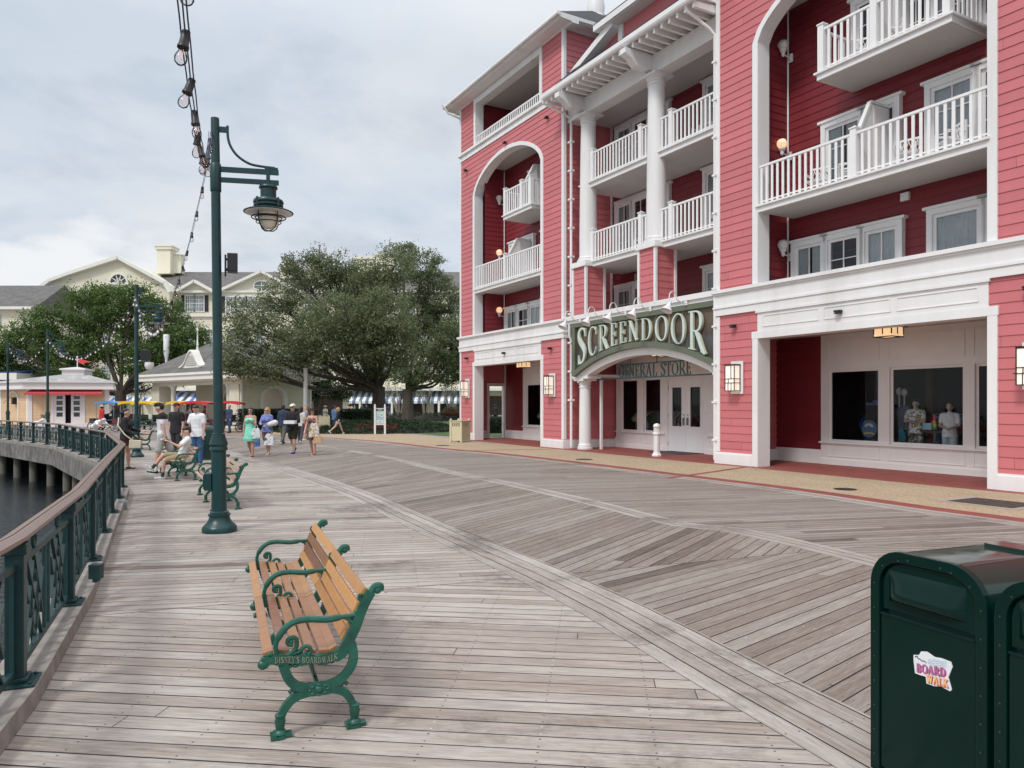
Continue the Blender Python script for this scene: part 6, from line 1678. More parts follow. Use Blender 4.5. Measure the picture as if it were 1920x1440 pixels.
for i, (u, Y, s_) in enumerate(((748,82,'left one'),(797,84,'middle one, before the awnings'),(842,80,'right one, above the round planter'))):
    rng = random.Random(40+i); root = thing('crape_myrtle', 'slender pale stemmed crape myrtle on the lawn, '+s_, 'shrub', ((u-960)/FPX*Y, Y, 0), 0, 'crape myrtles on the lawn'); T = MB(); Lf = MB()
    for k in range(9):
        a = rng.random()*6.28; q = Vector((math.cos(a)*rng.uniform(.8,1.9), math.sin(a)*rng.uniform(.6,1.5), rng.uniform(3.0,4.3))); m_ = Vector((q.x*.3,q.y*.3,1.7)); T.tube([(math.cos(a)*.12,math.sin(a)*.12,0), m_, q], [.06,.045,.012], 5)
        for _ in range(4):
            e = m_.lerp(q, rng.uniform(.4,1))+Vector((rng.uniform(-.6,.6),rng.uniform(-.5,.5),rng.uniform(.1,.7))); T.tube([m_.lerp(q,.6), e], [.02,.008], 4); leaves(Lf, e, .35, 9, .16, rng)
    T.build('stems', BARKL, root, smooth=True); Lf.build('crown', L_SPR, root, fix=False)
# planter
t = thing('planter', 'low round terracotta planter with spiky plants on a stone ledge', 'planter', ((846-960)/FPX*80, 79.5, 0)); m = MB(); m.lathe([(.7,.5),(1.0,.75),(1.05,1.0),(.95,1.0),(.9,.9),(0,.9)], (0,0,0), 16); m.build('bowl', paint('terracotta',(.33,.10,.045),.8,.15,4), t, smooth=True); m = MB(); m.box(-3.2,3.2,-1,1,0,.5); m.build('ledge', CW, t); m = MB(); rng = random.Random(2); leaves(m, Vector((0,0,1.15)), .95, 260, .3, rng, .3); m.build('plants', L_SPR, t, fix=False)

# ================================================================== HEDGES
def hedge_mound(name, label, c, rx, ry, h, n, seed, lm=None, leaf=.16):
    rng = random.Random(seed); root = thing(name, label, 'hedge', (c[0],c[1],0)); core = MB(); vs = [(0,0,h*.8)]; fs = []; NN = 40
    for j, k in enumerate((.35,.7,.9,1.0)):
        for i in range(NN): a = 2*PI*i/NN; vs.append((rx*k*math.cos(a), ry*k*math.sin(a), h*.8*(1-k**4) if k < 1 else 0))
    for i in range(NN): fs.append((0,1+i,1+(i+1)%NN))
    for j in range(3):
        for i in range(NN): fs.append((1+j*NN+i,1+(j+1)*NN+i,1+(j+1)*NN+(i+1)%NN,1+j*NN+(i+1)%NN))
    core.add(vs, fs); core.build('soil', paint('dark_soil',(.02,.022,.015),.9,.3,3), root, fix=False)
    Lf = MB()
    for _ in range(n):
        a = rng.random()*6.28; k = rng.random()**.5; z = h*(1-k**4)+rng.uniform(-.15,.12)
        leaves(Lf, Vector((rx*k*math.cos(a), ry*k*math.sin(a), max(.05,z))), .22, 8, leaf, rng, .6)
    Lf.build('foliage', lm or L_DRK, root, fix=False); return root
hedge_mound('hedge', 'low rounded bed of dark green hedge around the big oak and the map board', (-9.7,50.3), 6.2, 6.0, .52, 3000, 21)
hedge_mound('hedge', 'narrow low hedge strip along the far edge of the lawn', (-9,79), 9, 1.6, .7, 700, 22)
def hedge_box(label, p, q, w, h, n, seed):
    rng = random.Random(seed); root = thing('hedge', label, 'hedge', (p[0],p[1],0), math.atan2(q[1]-p[1], q[0]-p[0])); L = math.hypot(q[0]-p[0], q[1]-p[1]); m = MB(); m.box(.1,L-.1,-w/2+.1,w/2-.1,0,h-.1); m.build('core', paint('hedge_core',(.012,.02,.01),.9,.3,3), root)
    Lf = MB()
    for _ in range(n):
        f = rng.random(); x = rng.uniform(0,L)
        pnt = Vector((x, -w/2, rng.uniform(.05,h))) if f < .55 else Vector((x, rng.uniform(-w/2,w/2), h)) if f < .9 else Vector((rng.choice((0,L)), rng.uniform(-w/2,w/2), rng.uniform(0,h)))
        leaves(Lf, pnt, .12, 9, .12, rng)
    Lf.build('foliage', L_DRK, root, fix=False)
hedge_box('clipped dark hedge before the arched window of the pavilion', (-18.6,51.2), (-14.9,55.7), 1.0, 1.35, 1300, 31)
hedge_box('clipped hedge behind the walking visitors, right of the pavilion', (-14.6,60), (-11.5,61), .9, 1.3, 500, 32)
hedge_box('short hedge seen through the doorway of the arcade', (-3.2,46.5), (.4,46), .9, .9, 420, 33)
rng = random.Random(9); Lf = MB()
for _ in range(110): leaves(Lf, Vector((rng.uniform(-9.3,-7.0), rng.uniform(44.9,46.0), .3+rng.uniform(0,.2))), .12, 4, .09, rng)
fl = Lf.build('flower_bed', leafm('red_flowers',(.12,.015,.02),(.34,.035,.05)), fix=False); tag(fl, 'strip of red flowers in the hedge bed at the foot of the map board', 'flowers')

# ================================================================== SMALL STREET FURNITURE FAR OFF
t = thing('map_board', 'white framed map board with blue panel standing before the hedge bed', 'information sign', ((713.5-960)/FPX*44.2, 44.0, 0), R(8))
m = MB()
for x in (-.29,.29): m.box(x-.055,x+.055,-.055,.055,0,1.62); m.lathe([(.05,1.62),(.065,1.66),(.03,1.70),(.045,1.74),(0,1.79)], (x,0,0), 8)
m.box(-.24,.24,-.02,.02,.55,.60); m.box(-.24,.24,-.02,.02,1.5,1.54); m.build('frame', M['white'], t)
m = MB(); m.box(-.24,.24,-.02,.015,.6,1.38); pb = m.build('map_panel', paint('pale_blue_panel',(.36,.52,.66),.5,.08,9), t)
m = MB(); m.box(-.24,.24,-.022,.018,1.385,1.5); m.build('header', paint('navy_header',(.02,.04,.09),.5,.1,5), t)
m = MB(); m.box(-.17,-.02,-.026,-.02,1.1,1.28); m.box(.02,.2,-.026,-.02,1.02,1.3); m.box(-.2,.2,-.026,-.02,.64,.84); m.box(-.12,.12,-.027,-.022,1.42,1.46); m.build('map_sheet', paint('map_paper',(.68,.72,.62),.6,.12,14), pb)
m = MB(); m.box(-.15,-.08,-.029,-.026,1.15,1.22); m.box(.05,.14,-.029,-.026,1.1,1.2); m.box(-.05,.05,-.029,-.026,.7,.76); m.build('map_marks', paint('map_marks',(.25,.42,.2),.6,.4,20), pb)
t = thing('garden_chair', 'cream painted wooden armchair seen from behind before the hedge bed', 'chair', ((608-960)/FPX*46, 46, 0), R(25))
m = MB(); m.box(-.33,.33,-.04,.04,.5,1.02); m.build('backrest', CREAM, t); m = MB(); m.box(-.33,.33,0,.6,.42,.48); m.build('seat', CREAM, t)
for x in (-.3,.3):
    for y in (0,.55): m = MB(); m.box(x-.05,x+.05,y-.05,y+.05,0,.72 if y else .5); m.build('leg', CREAM, t)
m = MB(); m.box(-.36,-.26,-.02,.62,.7,.75); m.box(.26,.36,-.02,.62,.7,.75); m.build('armrest', CREAM, t)
t = thing('white_post', 'plain round white post at the right corner of the pavilion', 'post', ((573-960)/FPX*49.5, 49.5, 0)); m = MB(); m.lathe([(.2,0),(.2,.25),(.15,.3),(.14,4.1),(.17,4.15),(0,4.2)], (0,0,0), 14); m.build('shaft', M['white'], t, smooth=True)
t = thing('tall_white_post', 'tall white post with a broad upper half rising behind the pavilion roof', 'post', ((312-960)/FPX*66, 66, 0)); m = MB(); m.lathe([(.11,0),(.11,5.7),(.24,6.3),(.26,7.85),(.22,7.92),(0,7.93)], (0,0,0), 14); m.build('shaft', M['white'], t, smooth=True)
for i, (u, Y) in enumerate(((365,98),(675,90),(823,92))): pass

# ================================================================== SURREY BIKES
def surrey(label, loc, rz, canopy_c, frame_c, L=1.5):
    t = thing('surrey_bike', label, 'pedal car', loc, rz, 'rental surrey bikes'); cm = paint('canopy_fabric', canopy_c, .6, .06, 3); fm = paint('surrey_frame', frame_c, .4, .15, 4)
    m = MB(); A = []; B = []
    for k in range(9): q = -1+2*k/8; A.append((q*L/2, 1.86+.12*(1-q*q))); B.append((q*L/2, 1.81+.12*(1-q*q)))
    m.strip(A, B, lambda a, b, d: (a, d, b), -.62, .62)
    for y in (-.62,.62): m.strip([(a, b) for a, b in A], [(a, b-.16) for a, b in A], lambda a, b, d, y=y: (a, y+d, b), -.012, .012)
    m.build('canopy', cm, t)
    for x in (-L/2+.12, L/2-.12):
        for y in (-.52,.52): m = MB(); m.tube([(x,y,.5),(x,y,1.88)], .02, 6); m.build('post', M['silver'], t)
    m = MB()
    for y in (-.5,.5): m.tube([(-.95,y,.42),(.95,y,.42)], .03, 6); m.tube([(-.95,y,.42),(-.6,y,.75),(.5,y,.62),(.95,y,.42)], .022, 6)
    for x in (-.9,-.3,.3,.9): m.tube([(x,-.5,.42),(x,.5,.42)], .025, 6)
    m.box(-.3,.3,-.5,-.47,.45,.8); m.build('frame', fm, t)
    for x in (-.38,.42): m = MB(); m.box(x-.2,x+.2,-.48,.48,.66,.76); m.build('seat', M['black'], t); m = MB(); m.box(x-.24,x-.19,-.48,.48,.76,1.1); m.build('backrest', fm, t)
    m = MB(); m.box(.82,1.12,-.3,.3,.5,.82); m.build('basket', fm, t)
    w0 = None
    for x in (-.8,.8):
        for y in (-.58,.58):
            if w0 is None:
                m = MB(); m.tube([(.29*math.cos(a),0,.29*math.sin(a)) for a in [2*PI*k/20 for k in range(20)]], .03, 6, closed=True); w0 = m.build('wheel', M['black'], t); m = MB()
                m.tube([(.265*math.cos(a),0,.265*math.sin(a)) for a in [2*PI*k/20 for k in range(20)]], .012, 5, closed=True)
                for k in range(10): a = 2*PI*k/10; m.tube([(0,0,0),(.26*math.cos(a),0,.26*math.sin(a))], .006, 4)
                m.lathe([(.04,-.05),(.04,.05)], (0,0,0), 8, 'y'); m.build('spokes', M['silver'], w0); o = w0
            else:
                o = w0.copy(); COL.objects.link(o); o.parent = t
                for g in kids(w0): h = g.copy(); COL.objects.link(h); h.parent = o
            o.location = (x,y,.32)
    for y in (-.28,.28): m = MB(); m.tube([(.6,y,.75),(.42,y,1.05)], .015, 5); m.tube([(.42+.0*math.cos(a),y+.14*math.cos(a),1.06+.14*math.sin(a)) for a in [2*PI*k/12 for k in range(12)]], .012, 5, closed=True); m.build('steering_wheel', M['black'], t)
    return t
RED = (.60,.03,.04); YEL = (.80,.55,.02); BLUc = (.10,.28,.55)
for (u, v, Y, L, cc, fc, lb, r_) in ((204,0,50,1.35,BLUc,(.02,.03,.06),'surrey bike with a blue canopy, leftmost in the row',4),(229,0,52.5,1.1,RED,(.12,.02,.03),'surrey bike with a red canopy squeezed between the blue and the yellow ones',-6),(247,0,49,1.25,YEL,(.15,.03,.03),'surrey bike with a yellow canopy directly behind the second lamp post',5),(276,0,47.8,1.45,YEL,(.015,.09,.05),'surrey bike with a yellow canopy and dark green frame',-3),(336,0,48.6,1.25,YEL,(.10,.02,.05),'surrey bike with a yellow canopy and maroon frame right of the standing young man',4),(372,0,47.5,1.75,RED,(.12,.02,.03),'long surrey bike with a red canopy behind the man looking at his phone',-2),(431,0,47.6,1.55,RED,(.02,.02,.022),'surrey bike with a red canopy and black frame, rightmost in the row',3)):
    surrey(lb, ((u-960)/FPX*Y, Y, 0), R(180+r_ if u < 300 else r_), cc, fc, L)
# ================================================================== PEOPLE
def capsule(mb, p, q, r0, r1, sq=(1,1), n=12, up=None):
    """tapered closed capsule; sq scales the section along (side, front)"""
    p = Vector(p); q = Vector(q); d = q-p; L = d.length; d = d/L if L > 1e-6 else Vector((0,0,1))
    a = Vector((1,0,0)) if abs(d.x) < .9 else Vector((0,1,0)); a = (a-d*a.dot(d)).normalized(); b = d.cross(a)
    rows = []
    for k in range(4): t = PI/2*k/3; rows.append((-r0*math.cos(t), r0*math.sin(t)))
    for k in range(4): t = PI/2*(3-k)/3; rows.append((L+r1*math.cos(t), r1*math.sin(t)))
    vs = []; fs = []
    for (h, r) in rows:
        for k in range(n):
            t = 2*PI*k/n; vs.append(p+d*h+a*math.cos(t)*max(r,1e-4)*sq[0]+b*math.sin(t)*max(r,1e-4)*sq[1])
    for i in range(len(rows)-1):
        for k in range(n): fs.append((i*n+k, i*n+(k+1)%n, (i+1)*n+(k+1)%n, (i+1)*n+k))
    fs.append(tuple(range(n-1,-1,-1))); fs.append(tuple((len(rows)-1)*n+k for k in range(n)))
    mb.add(vs, fs)
def fuse(mb, name, mat, parent, vox=.014, smooth_it=4):
    """one continuous skin over all the overlapping solids of mb"""
    me = bpy.data.meshes.new('tmp'); me.from_pydata([tuple(v) for v in mb.v], [], mb.f)
    bm = bmesh.new(); bm.from_mesh(me); bmesh.ops.recalc_face_normals(bm, faces=bm.faces); bm.to_mesh(me); bm.free()
    o = bpy.data.objects.new('tmp', me); COL.objects.link(o)
    r = o.modifiers.new('r', 'REMESH'); r.mode = 'VOXEL'; r.voxel_size = vox; r.use_smooth_shade = True
    s = o.modifiers.new('s', 'SMOOTH'); s.factor = .5; s.iterations = smooth_it
    dg = bpy.context.evaluated_depsgraph_get(); ev = o.evaluated_get(dg); m2 = bpy.data.meshes.new_from_object(ev, depsgraph=dg)
    bpy.data.objects.remove(o); bpy.data.meshes.remove(me)
    m2.name = name; m2.materials.clear(); m2.materials.append(mat)
    m2.polygons.foreach_set('use_smooth', [True]*len(m2.polygons))
    o = bpy.data.objects.new(name, m2); COL.objects.link(o); o.parent = parent; return o
def twotone(name, lo, hi, z, soft=.004):
    m, nt, b = nodes(name); co = coords(nt); sep = N(nt, 'ShaderNodeSeparateXYZ'); nt.links.new(co, sep.inputs[0])
    f = math_(nt, 'GREATER_THAN', sep.outputs[2], z); nt.links.new(mixc(nt, f, lo, hi), b.inputs['Base Color']); b.inputs['Roughness'].default_value = .85; return m
def pattern(name, cols, scale):
    m, nt, b = nodes(name); co = coords(nt); v = N(nt, 'ShaderNodeTexVoronoi'); v.inputs['Scale'].default_value = scale; nt.links.new(co, v.inputs['Vector'])
    n = len(cols); nt.links.new(ramp(nt, noise(nt, co, scale*.8, 2, .6, 1.0), [(.32+.36*i/max(1,n-1), c) for i, c in enumerate(cols)]), b.inputs['Base Color']); b.inputs['Roughness'].default_value = .85; return m
HAIR = {'black': paint('black_hair',(.012,.010,.010),.5,.3,20), 'brown': paint('brown_hair',(.045,.022,.014),.5,.3,20), 'blond': paint('blond_hair',(.42,.29,.14),.5,.25,20), 'sandy': paint('sandy_hair',(.20,.14,.08),.5,.25,20)}
WH = (.78,.78,.78); BK = (.014,.014,.017)
def rotv(v, pitch): c, s = math.cos(pitch), math.sin(pitch); return Vector((v.x, v.y*c-v.z*s, v.y*s+v.z*c))
def person(label, loc, face, H=1.75, sex='m', build=1.0, skin='skin', hair=('brown','short'), top=('tee',(.5,.5,.5)), bottom=('shorts',(.3,.3,.3)), shoes=BK,
           legs=((10,5),(-12,20)), arms=((8,8,20),(-8,8,20)), lean=0, head=0, hat=None, glasses=False, near=True, name='person', cat='person', group=None, socks=None, seat=None, z0=0.0):
    """face: heading in degrees, 0 = +X of the world, 90 = away from the camera. legs: (hip flex, knee bend) left, right; arms: (swing, spread, elbow[, inward]) left, right"""
    t = thing(name, label, cat, (loc[0], loc[1], z0), R(face-90), group)
    k = H/1.75; bw = build; vx = .011 if near else .018
    sh, hp = (.178*k if sex == 'm' else .152*k), (.088*k if sex == 'm' else .092*k)
    hipz = .92*k; TL, SL = .435*k, .42*k
    def leg(sgn, a, b):
        h = Vector((sgn*hp, 0, hipz)); a, b2 = R(a), R(a-b)
        kn = h+Vector((sgn*.01, math.sin(a)*TL, -math.cos(a)*TL)); an = kn+Vector((0, math.sin(b2)*SL, -math.cos(b2)*SL)); return h, kn, an, b2
    LG = [leg(s_, *l) for s_, l in zip((-1,1), legs)]
    dz = .07*k-min(l[2].z for l in LG) if seat is None else seat-hipz
    up = Vector((0,0,dz)); LG = [(h+up, kn+up, an+up, b) for h, kn, an, b in LG]
    pel = Vector((0,0,hipz))+up; ln = R(-lean)
    def T_(x, y, z): return pel+rotv(Vector((x*k, y*k, z*k)), ln)
    chest, neck, hd = T_(0,0,.38), T_(0,.0,.535), T_(0,.02,.69)
    hrot = R(-lean-head)
    def Hd(x, y, z): return T_(0,.01,.59)+rotv(Vector((x*k, y*k, z*k)), hrot)
    def arm(sgn, sw, spr, el, inw=0):
        s0 = T_(sgn*sh/k*.98, 0, .475); a, c = R(sw)-ln*0, R(spr)
        e = s0+rotv(Vector((sgn*math.sin(c), math.sin(a)*math.cos(c), -math.cos(a)*math.cos(c))), 0)*.285*k
        a2 = R(sw+el); w = Vector((-sgn*math.sin(R(inw)), math.sin(a2)*math.cos(R(inw)), -math.cos(a2)*math.cos(R(inw)))).normalized()
        return s0, e, e+w*.255*k, w
    AR = [arm(s_, *(tuple(a)+(0,))[:4]) for s_, a in zip((-1,1), arms)]
    B = MB()
    # torso
    capsule(B, T_(-.05,0,.02), T_(.05,0,.02), .115*k*bw, .115*k*bw, (1,.95)); capsule(B, T_(0,0,.02), T_(0,0,.2), .135*k*bw, .125*k*bw, (1.12,.80)); capsule(B, T_(0,0,.18), T_(0,0,.40), .125*k*bw, .145*k*bw, (1.18,.76))
    capsule(B, T_(-sh/k*.82,0,.47), T_(sh/k*.82,0,.47), .066*k*bw, .066*k*bw); capsule(B, T_(0,0,.45), T_(0,.012,.60), .062*k, .054*k)
    if sex == 'f':
        for s_ in (-1,1): B.ball(T_(s_*.075,.095*bw,.36), .07*k*bw, n=10, m=8)
    # head: skull, jaw, nose, ears
    B.ball(Hd(0,.0,.115), .078*k, .096*k, .105*k, 16, 12); capsule(B, Hd(0,.035,.055), Hd(0,.05,.03), .055*k, .042*k)
    capsule(B, Hd(0,.09,.105), Hd(0,.108,.078), .012*k, .017*k, n=8)
    for s_ in (-1,1): B.ball(Hd(s_*.08,-.005,.095), .012*k, .022*k, .032*k, 8, 6); B.ball(Hd(s_*.03,.088,.082-.03), .014*k, .012*k, .012*k, 6, 5)
    for (h, kn, an, b2), s_ in zip(LG, (-1,1)):
        capsule(B, h, kn, .088*k*bw, .056*k*(.5+.5*bw)); capsule(B, kn, kn.lerp(an,.35), .054*k, .058*k*(.5+.5*bw)); capsule(B, kn.lerp(an,.3), an, .056*k*(.5+.5*bw), .036*k)
        f = Vector((0, math.cos(b2), math.sin(b2)))*1.0; dn = Vector((0, math.sin(b2), -math.cos(b2)))
        capsule(B, an+dn*.03*k-f*.03*k, an+dn*.042*k+f*.15*k, .036*k, .028*k, (1,.8))
    for (s0, e, w, wd), s_ in zip(AR, (-1,1)):
        capsule(B, s0, e, .052*k*(.4+.6*bw), .038*k*(.5+.5*bw)); capsule(B, e, w, .038*k*(.5+.5*bw), .026*k)
        # hand: palm, four fingers, thumb
        sd = Vector((1,0,0)); sd = (sd-wd*sd.dot(wd)); sd = sd.normalized() if sd.length > .05 else Vector((0,1,0)); nm = wd.cross(sd)
        pc = w+wd*.075*k; capsule(B, w, pc, .026*k, .034*k, (1.1,.6), n=8)
        for i, ln_ in enumerate((.055,.065,.068,.058)):
            o_ = sd*((i-1.5)*.019*k); m_ = pc+o_*1.0+wd*ln_*.55*k+nm*.012*k; capsule(B, pc+o_*.9, m_, .0098*k, .0092*k, n=6); capsule(B, m_, m_+wd*ln_*.4*k+nm*.022*k, .0092*k, .0085*k, n=6)
        th = sd*(-s_*.03*k); capsule(B, w+wd*.03*k+th*.6, w+wd*.075*k+th*1.5+nm*.015*k, .013*k, .010*k, n=6)
    fuse(B, 'body', M[skin], t, vx, 3)
    # eyes, brows, mouth
    if near:
        m = MB()
        for s_ in (-1,1): m.ball(Hd(s_*.031,.088,.115), .011*k, .007*k, .006*k, 8, 5); m.ball(Hd(s_*.032,.092,.137), .018*k, .006*k, .0035*k, 8, 4)
        m.build('eyes', paint('eye_dark',(.02,.014,.012),.3,.1,9), t, smooth=True); m = MB(); m.ball(Hd(0,.094,.046), .022*k, .008*k, .006*k, 8, 5); m.build('mouth', paint('lips',(.36,.13,.11),.5,.1,9), t, smooth=True)
    # hair
    hc, hs = hair
    if hs != 'none':
        m = MB(); capsule(m, Hd(0,-.022,.15), Hd(0,-.012,.155), .084*k, .082*k, (1,1), n=14); m.ball(Hd(0,-.045,.11), .08*k, .07*k, .09*k, 12, 8)
        if hs != 'cropped': m.ball(Hd(0,.03,.182), .068*k, .062*k, .032*k, 10, 6)
        if hs == 'mop': m.ball(Hd(0,.045,.19), .08*k, .07*k, .04*k, 12, 6); m.ball(Hd(0,-.02,.2), .09*k, .09*k, .045*k, 12, 6)
        if hs in ('long','bob'):
            e = -.02 if hs == 'bob' else -.14
            for s_ in (-1,1): capsule(m, Hd(s_*.07,-.02,.15), Hd(s_*.085,-.02,e+.03), .042*k, .045*k)
            capsule(m, Hd(0,-.07,.12), Hd(0,-.085,e), .075*k, .07*k)
        if hs == 'bun': m.ball(Hd(0,-.12,.10), .055*k, n=10, m=8); capsule(m, Hd(0,-.09,.1), Hd(0,-.1,.0), .05*k, .03*k)
        if hs == 'tail': capsule(m, Hd(0,-.1,.13), Hd(0,-.15,-.06), .045*k, .03*k)
        fuse(m, 'hair', HAIR[hc], t, .014, 2)
    if hat:
        m = MB(); kind, hcol = hat; hm = cloth(hcol)
        m.ball(Hd(0,-.012,.172), .094*k, .104*k, .066*k, 16, 8)
        if kind == 'cap': m.prism([(-.07,.07),(-.055,.17),(0,.195),(.055,.17),(.07,.07)], lambda a, b, d: Hd(a,b,.158+d-.15*(b-.07)), 0, .012)
        elif kind == 'backcap': m.ball(Hd(0,-.1,.13), .07*k, .06*k, .02*k, 10, 5)
        elif kind == 'brim': m.lathe([(.19*k,0),(.19*k,.01),(.09*k,.02),(.09*k,.0)], Hd(0,0,.15), 18)
        m.build('hat', hm, t, smooth=True)
    if glasses:
        m = MB()
        for s_ in (-1,1): m.ball(Hd(s_*.035,.094,.114), .03*k, .010*k, .021*k, 10, 6); m.tube([Hd(s_*.062,.085,.12), Hd(s_*.082,.0,.12)], .004, 4)
        m.build('sunglasses', M['black'], t, smooth=True)
    # top
    kind, c = top; tm = c if not isinstance(c, tuple) else cloth(c)
    g = .016*k; m = MB()
    zt = -.075 if kind != 'dress' else -.02
    if kind != 'dress' and kind != 'tank':
        capsule(m, T_(0,0,zt), T_(0,0,.2), .142*k*bw, .14*k*bw, (1.14,.86)); capsule(m, T_(0,0,.08), T_(0,0,-.16), .140*k*bw, .158*k*bw, (1.27,.93)); capsule(m, T_(0,0,.18), T_(0,0,.41), .14*k*bw, .155*k*bw, (1.19,.80)); capsule(m, T_(-sh/k*.84,0,.47), T_(sh/k*.84,0,.47), .08*k*bw, .08*k*bw); capsule(m, T_(0,0,.46), T_(0,0,.53), .082*k, .068*k)
        if sex == 'f':
            for s_ in (-1,1): m.ball(T_(s_*.075,.095*bw,.36), .083*k*bw, n=10, m=8)
        f = {'tee': .62, 'long': 1.9, 'short': .5}[kind]
        for s0, e, w, wd in AR:
            capsule(m, s0, s0.lerp(e, min(1,f)), .068*k*(.4+.6*bw), .06*k*(.5+.5*bw))
            if f > 1: capsule(m, e, e.lerp(w, f-1+.05), .056*k*(.5+.5*bw), .043*k)
    else:
        capsule(m, T_(0,0,.0), T_(0,0,.2), .145*k*bw, .138*k*bw, (1.14,.86)); capsule(m, T_(0,0,.18), T_(0,0,.36), .138*k*bw, .148*k*bw, (1.16,.82)); capsule(m, T_(0,0,.36), T_(0,0,.405), .14*k*bw, .13*k*bw, (1.16,.80))
        for s_ in (-1,1): m.ball(T_(s_*.075,.095*bw,.36), .083*k*bw, n=10, m=8); capsule(m, T_(s_*.10,.07,.38), T_(s_*.11,.0,.535), .03*k, .022*k)
    if kind == 'dress' or (bottom and bottom[0] == 'tunic'):
        hem = -.34; capsule(m, T_(0,0,.02), T_(0,0,hem+.06), .155*k*bw, .205*k*bw, (1.1,.95), n=18)
    if kind == 'dress':
        # straight hem: cut the rounded end
        pass
    tp = fuse(m, 'dress' if kind == 'dress' else 'shirt' if kind in ('tee','short') else 'sweater' if kind == 'long' else 'top', tm, t, .013 if near else .018, 3)
    if kind in ('tee','long','short'):
        bm = bmesh.new(); bm.from_mesh(tp.data); bmesh.ops.bisect_plane(bm, geom=[x for x in bm.verts[:]+bm.edges[:]+bm.faces[:]], plane_co=T_(0,0,-.10), plane_no=rotv(Vector((0,0,-1)), ln)) if False else None; vd = [v for v in bm.verts if abs(v.co.x) < .26*k*bw and (v.co-T_(0,0,-.10)).dot(rotv(Vector((0,0,1)), ln)) < 0]; bmesh.ops.delete(bm, geom=vd, context='VERTS'); bm.to_mesh(tp.data); bm.free()
    if kind == 'dress':
        bm = bmesh.new(); bm.from_mesh(tp.data); bmesh.ops.bisect_plane(bm, geom=bm.verts[:]+bm.edges[:]+bm.faces[:], plane_co=T_(0,0,-.36), plane_no=(0,0,-1), clear_outer=True); bm.to_mesh(tp.data); bm.free()
    # bottom
    if bottom and bottom[0] not in ('none','tunic'):
        kind, c = bottom; bm_ = c if not isinstance(c, tuple) else cloth(c); m = MB()
        capsule(m, T_(-.05,0,.0), T_(.05,0,.0), .126*k*bw, .126*k*bw, (1,.96))
        for h, kn, an, b2 in LG:
            if kind == 'shorts': capsule(m, h, h.lerp(kn,.80), .105*k*bw, .094*k*(.4+.6*bw))
            elif kind == 'hotpants': capsule(m, h, h.lerp(kn,.38), .104*k*bw, .100*k*bw)
            else: capsule(m, h, kn, .104*k*bw, .078*k*(.4+.6*bw)); capsule(m, kn, an.lerp(kn,.04), .076*k*(.4+.6*bw), .062*k)
        fuse(m, {'shorts':'shorts','hotpants':'shorts','trousers':'trousers'}[kind], bm_, t, .013 if near else .018, 3)
    # shoes
    for (h, kn, an, b2) in LG:
        if shoes is None: continue
        m = MB(); f = Vector((0, math.cos(b2), math.sin(b2))); dn = Vector((0, math.sin(b2), -math.cos(b2)))
        capsule(m, an+dn*.035*k-f*.035*k, an+dn*.04*k+f*.05*k, .046*k, .045*k, (1,.85)); capsule(m, an+dn*.044*k+f*.03*k, an+dn*.048*k+f*.165*k, .046*k, .036*k, (1.05,.62))
        so = fuse(m, 'shoe', cloth(shoes), t, .012 if near else .018, 2)
        if near:
            m = MB(); a0 = an+dn*.075*k-f*.075*k; a1 = an+dn*.075*k+f*.20*k; m.bar(a0, a1, .085*k, .02*k, -dn); m.build('sole', cloth((.7,.7,.7) if shoes != (.02,.05,.32) else shoes), so)
            if socks: m = MB(); capsule(m, an-dn*.10*k, an+dn*.01*k, .045*k, .044*k); m.build('sock', cloth(socks), t, smooth=True)
    t['hands'] = [list(AR[0][2]+AR[0][3]*.08*k), list(AR[1][2]+AR[1][3]*.08*k)]
    return t
def hand(t, i):
    v = Vector(t['hands'][i]); a = t.rotation_euler.z; return Vector(t.location)+Vector((v.x*math.cos(a)-v.y*math.sin(a), v.x*math.sin(a)+v.y*math.cos(a), v.z))
def phone(label, p, rz, tilt=40):
    m = MB(); m.box(-.038,.038,-.006,.006,-.075,.075); o = m.build('phone', M['black'], bevel=.004); o.location = p; o.rotation_euler = (R(tilt),0,rz); tag(o, label, 'phone'); return o
def bag(label, p, w, h, d, mat, rz=0, handle=True, name='bag'):
    t = thing(name, label, 'bag', p, rz); m = MB(); m.prism([(-w/2,-h),(w/2,-h*.96),(w/2*.92,-h*.35),(w*.3,0),(-w*.3,0),(-w/2*.92,-h*.4)], lambda a, b, dd: (a, dd, b), -d/2, d/2); m.build('sack', mat, t, bevel=.02)
    if handle: m = MB(); m.tube([(-w*.2,0,-.02),(-w*.12,0,.10),(w*.12,0,.10),(w*.2,0,-.02)], .008, 5); m.build('handle', mat, t)
    return t
def P(u, v): x, y = gp(u, v); return (x, y)
# 1 woman in the black sweater by the second lamp post
p = P(236,880); w1 = person('woman in a black sweater with a cream shoulder strap beside the second lamp post', p, 12, 1.68, 'f', 1.14, 'skin', ('black','bun'), ('long',BK), ('hotpants',(.10,.02,.03)), (.03,.025,.02), ((5,5),(-4,6)), ((18,10,62,6),(10,10,48,10)))
m = MB(); st = paint('cream_leather',(.62,.55,.42),.5,.08,8)
m.tube([(p[0]-.16,p[1]-.07,1.42),(p[0]-.10,p[1]-.22,1.2),(p[0]+.1,p[1]-.23,.95),(p[0]+.27,p[1]-.16,.80)], .018, 6); so = m.build('strap', st); 
t = thing('shoulder_bag', 'small cream shoulder bag on the hip of the woman in the black sweater', 'bag', (p[0]+.32,p[1]-.13,.70), R(12)); m = MB(); m.prism([(-.15,-.11),(.15,-.11),(.16,.10),(-.14,.12)], lambda a, b, d: (a, d, b), -.05, .05); m.build('pouch', st, t, bevel=.015)
so.parent = t; so.matrix_parent_inverse = (Matrix.Translation((p[0]+.32,p[1]-.13,.70)) @ Matrix.Rotation(R(12),4,'Z')).inverted()
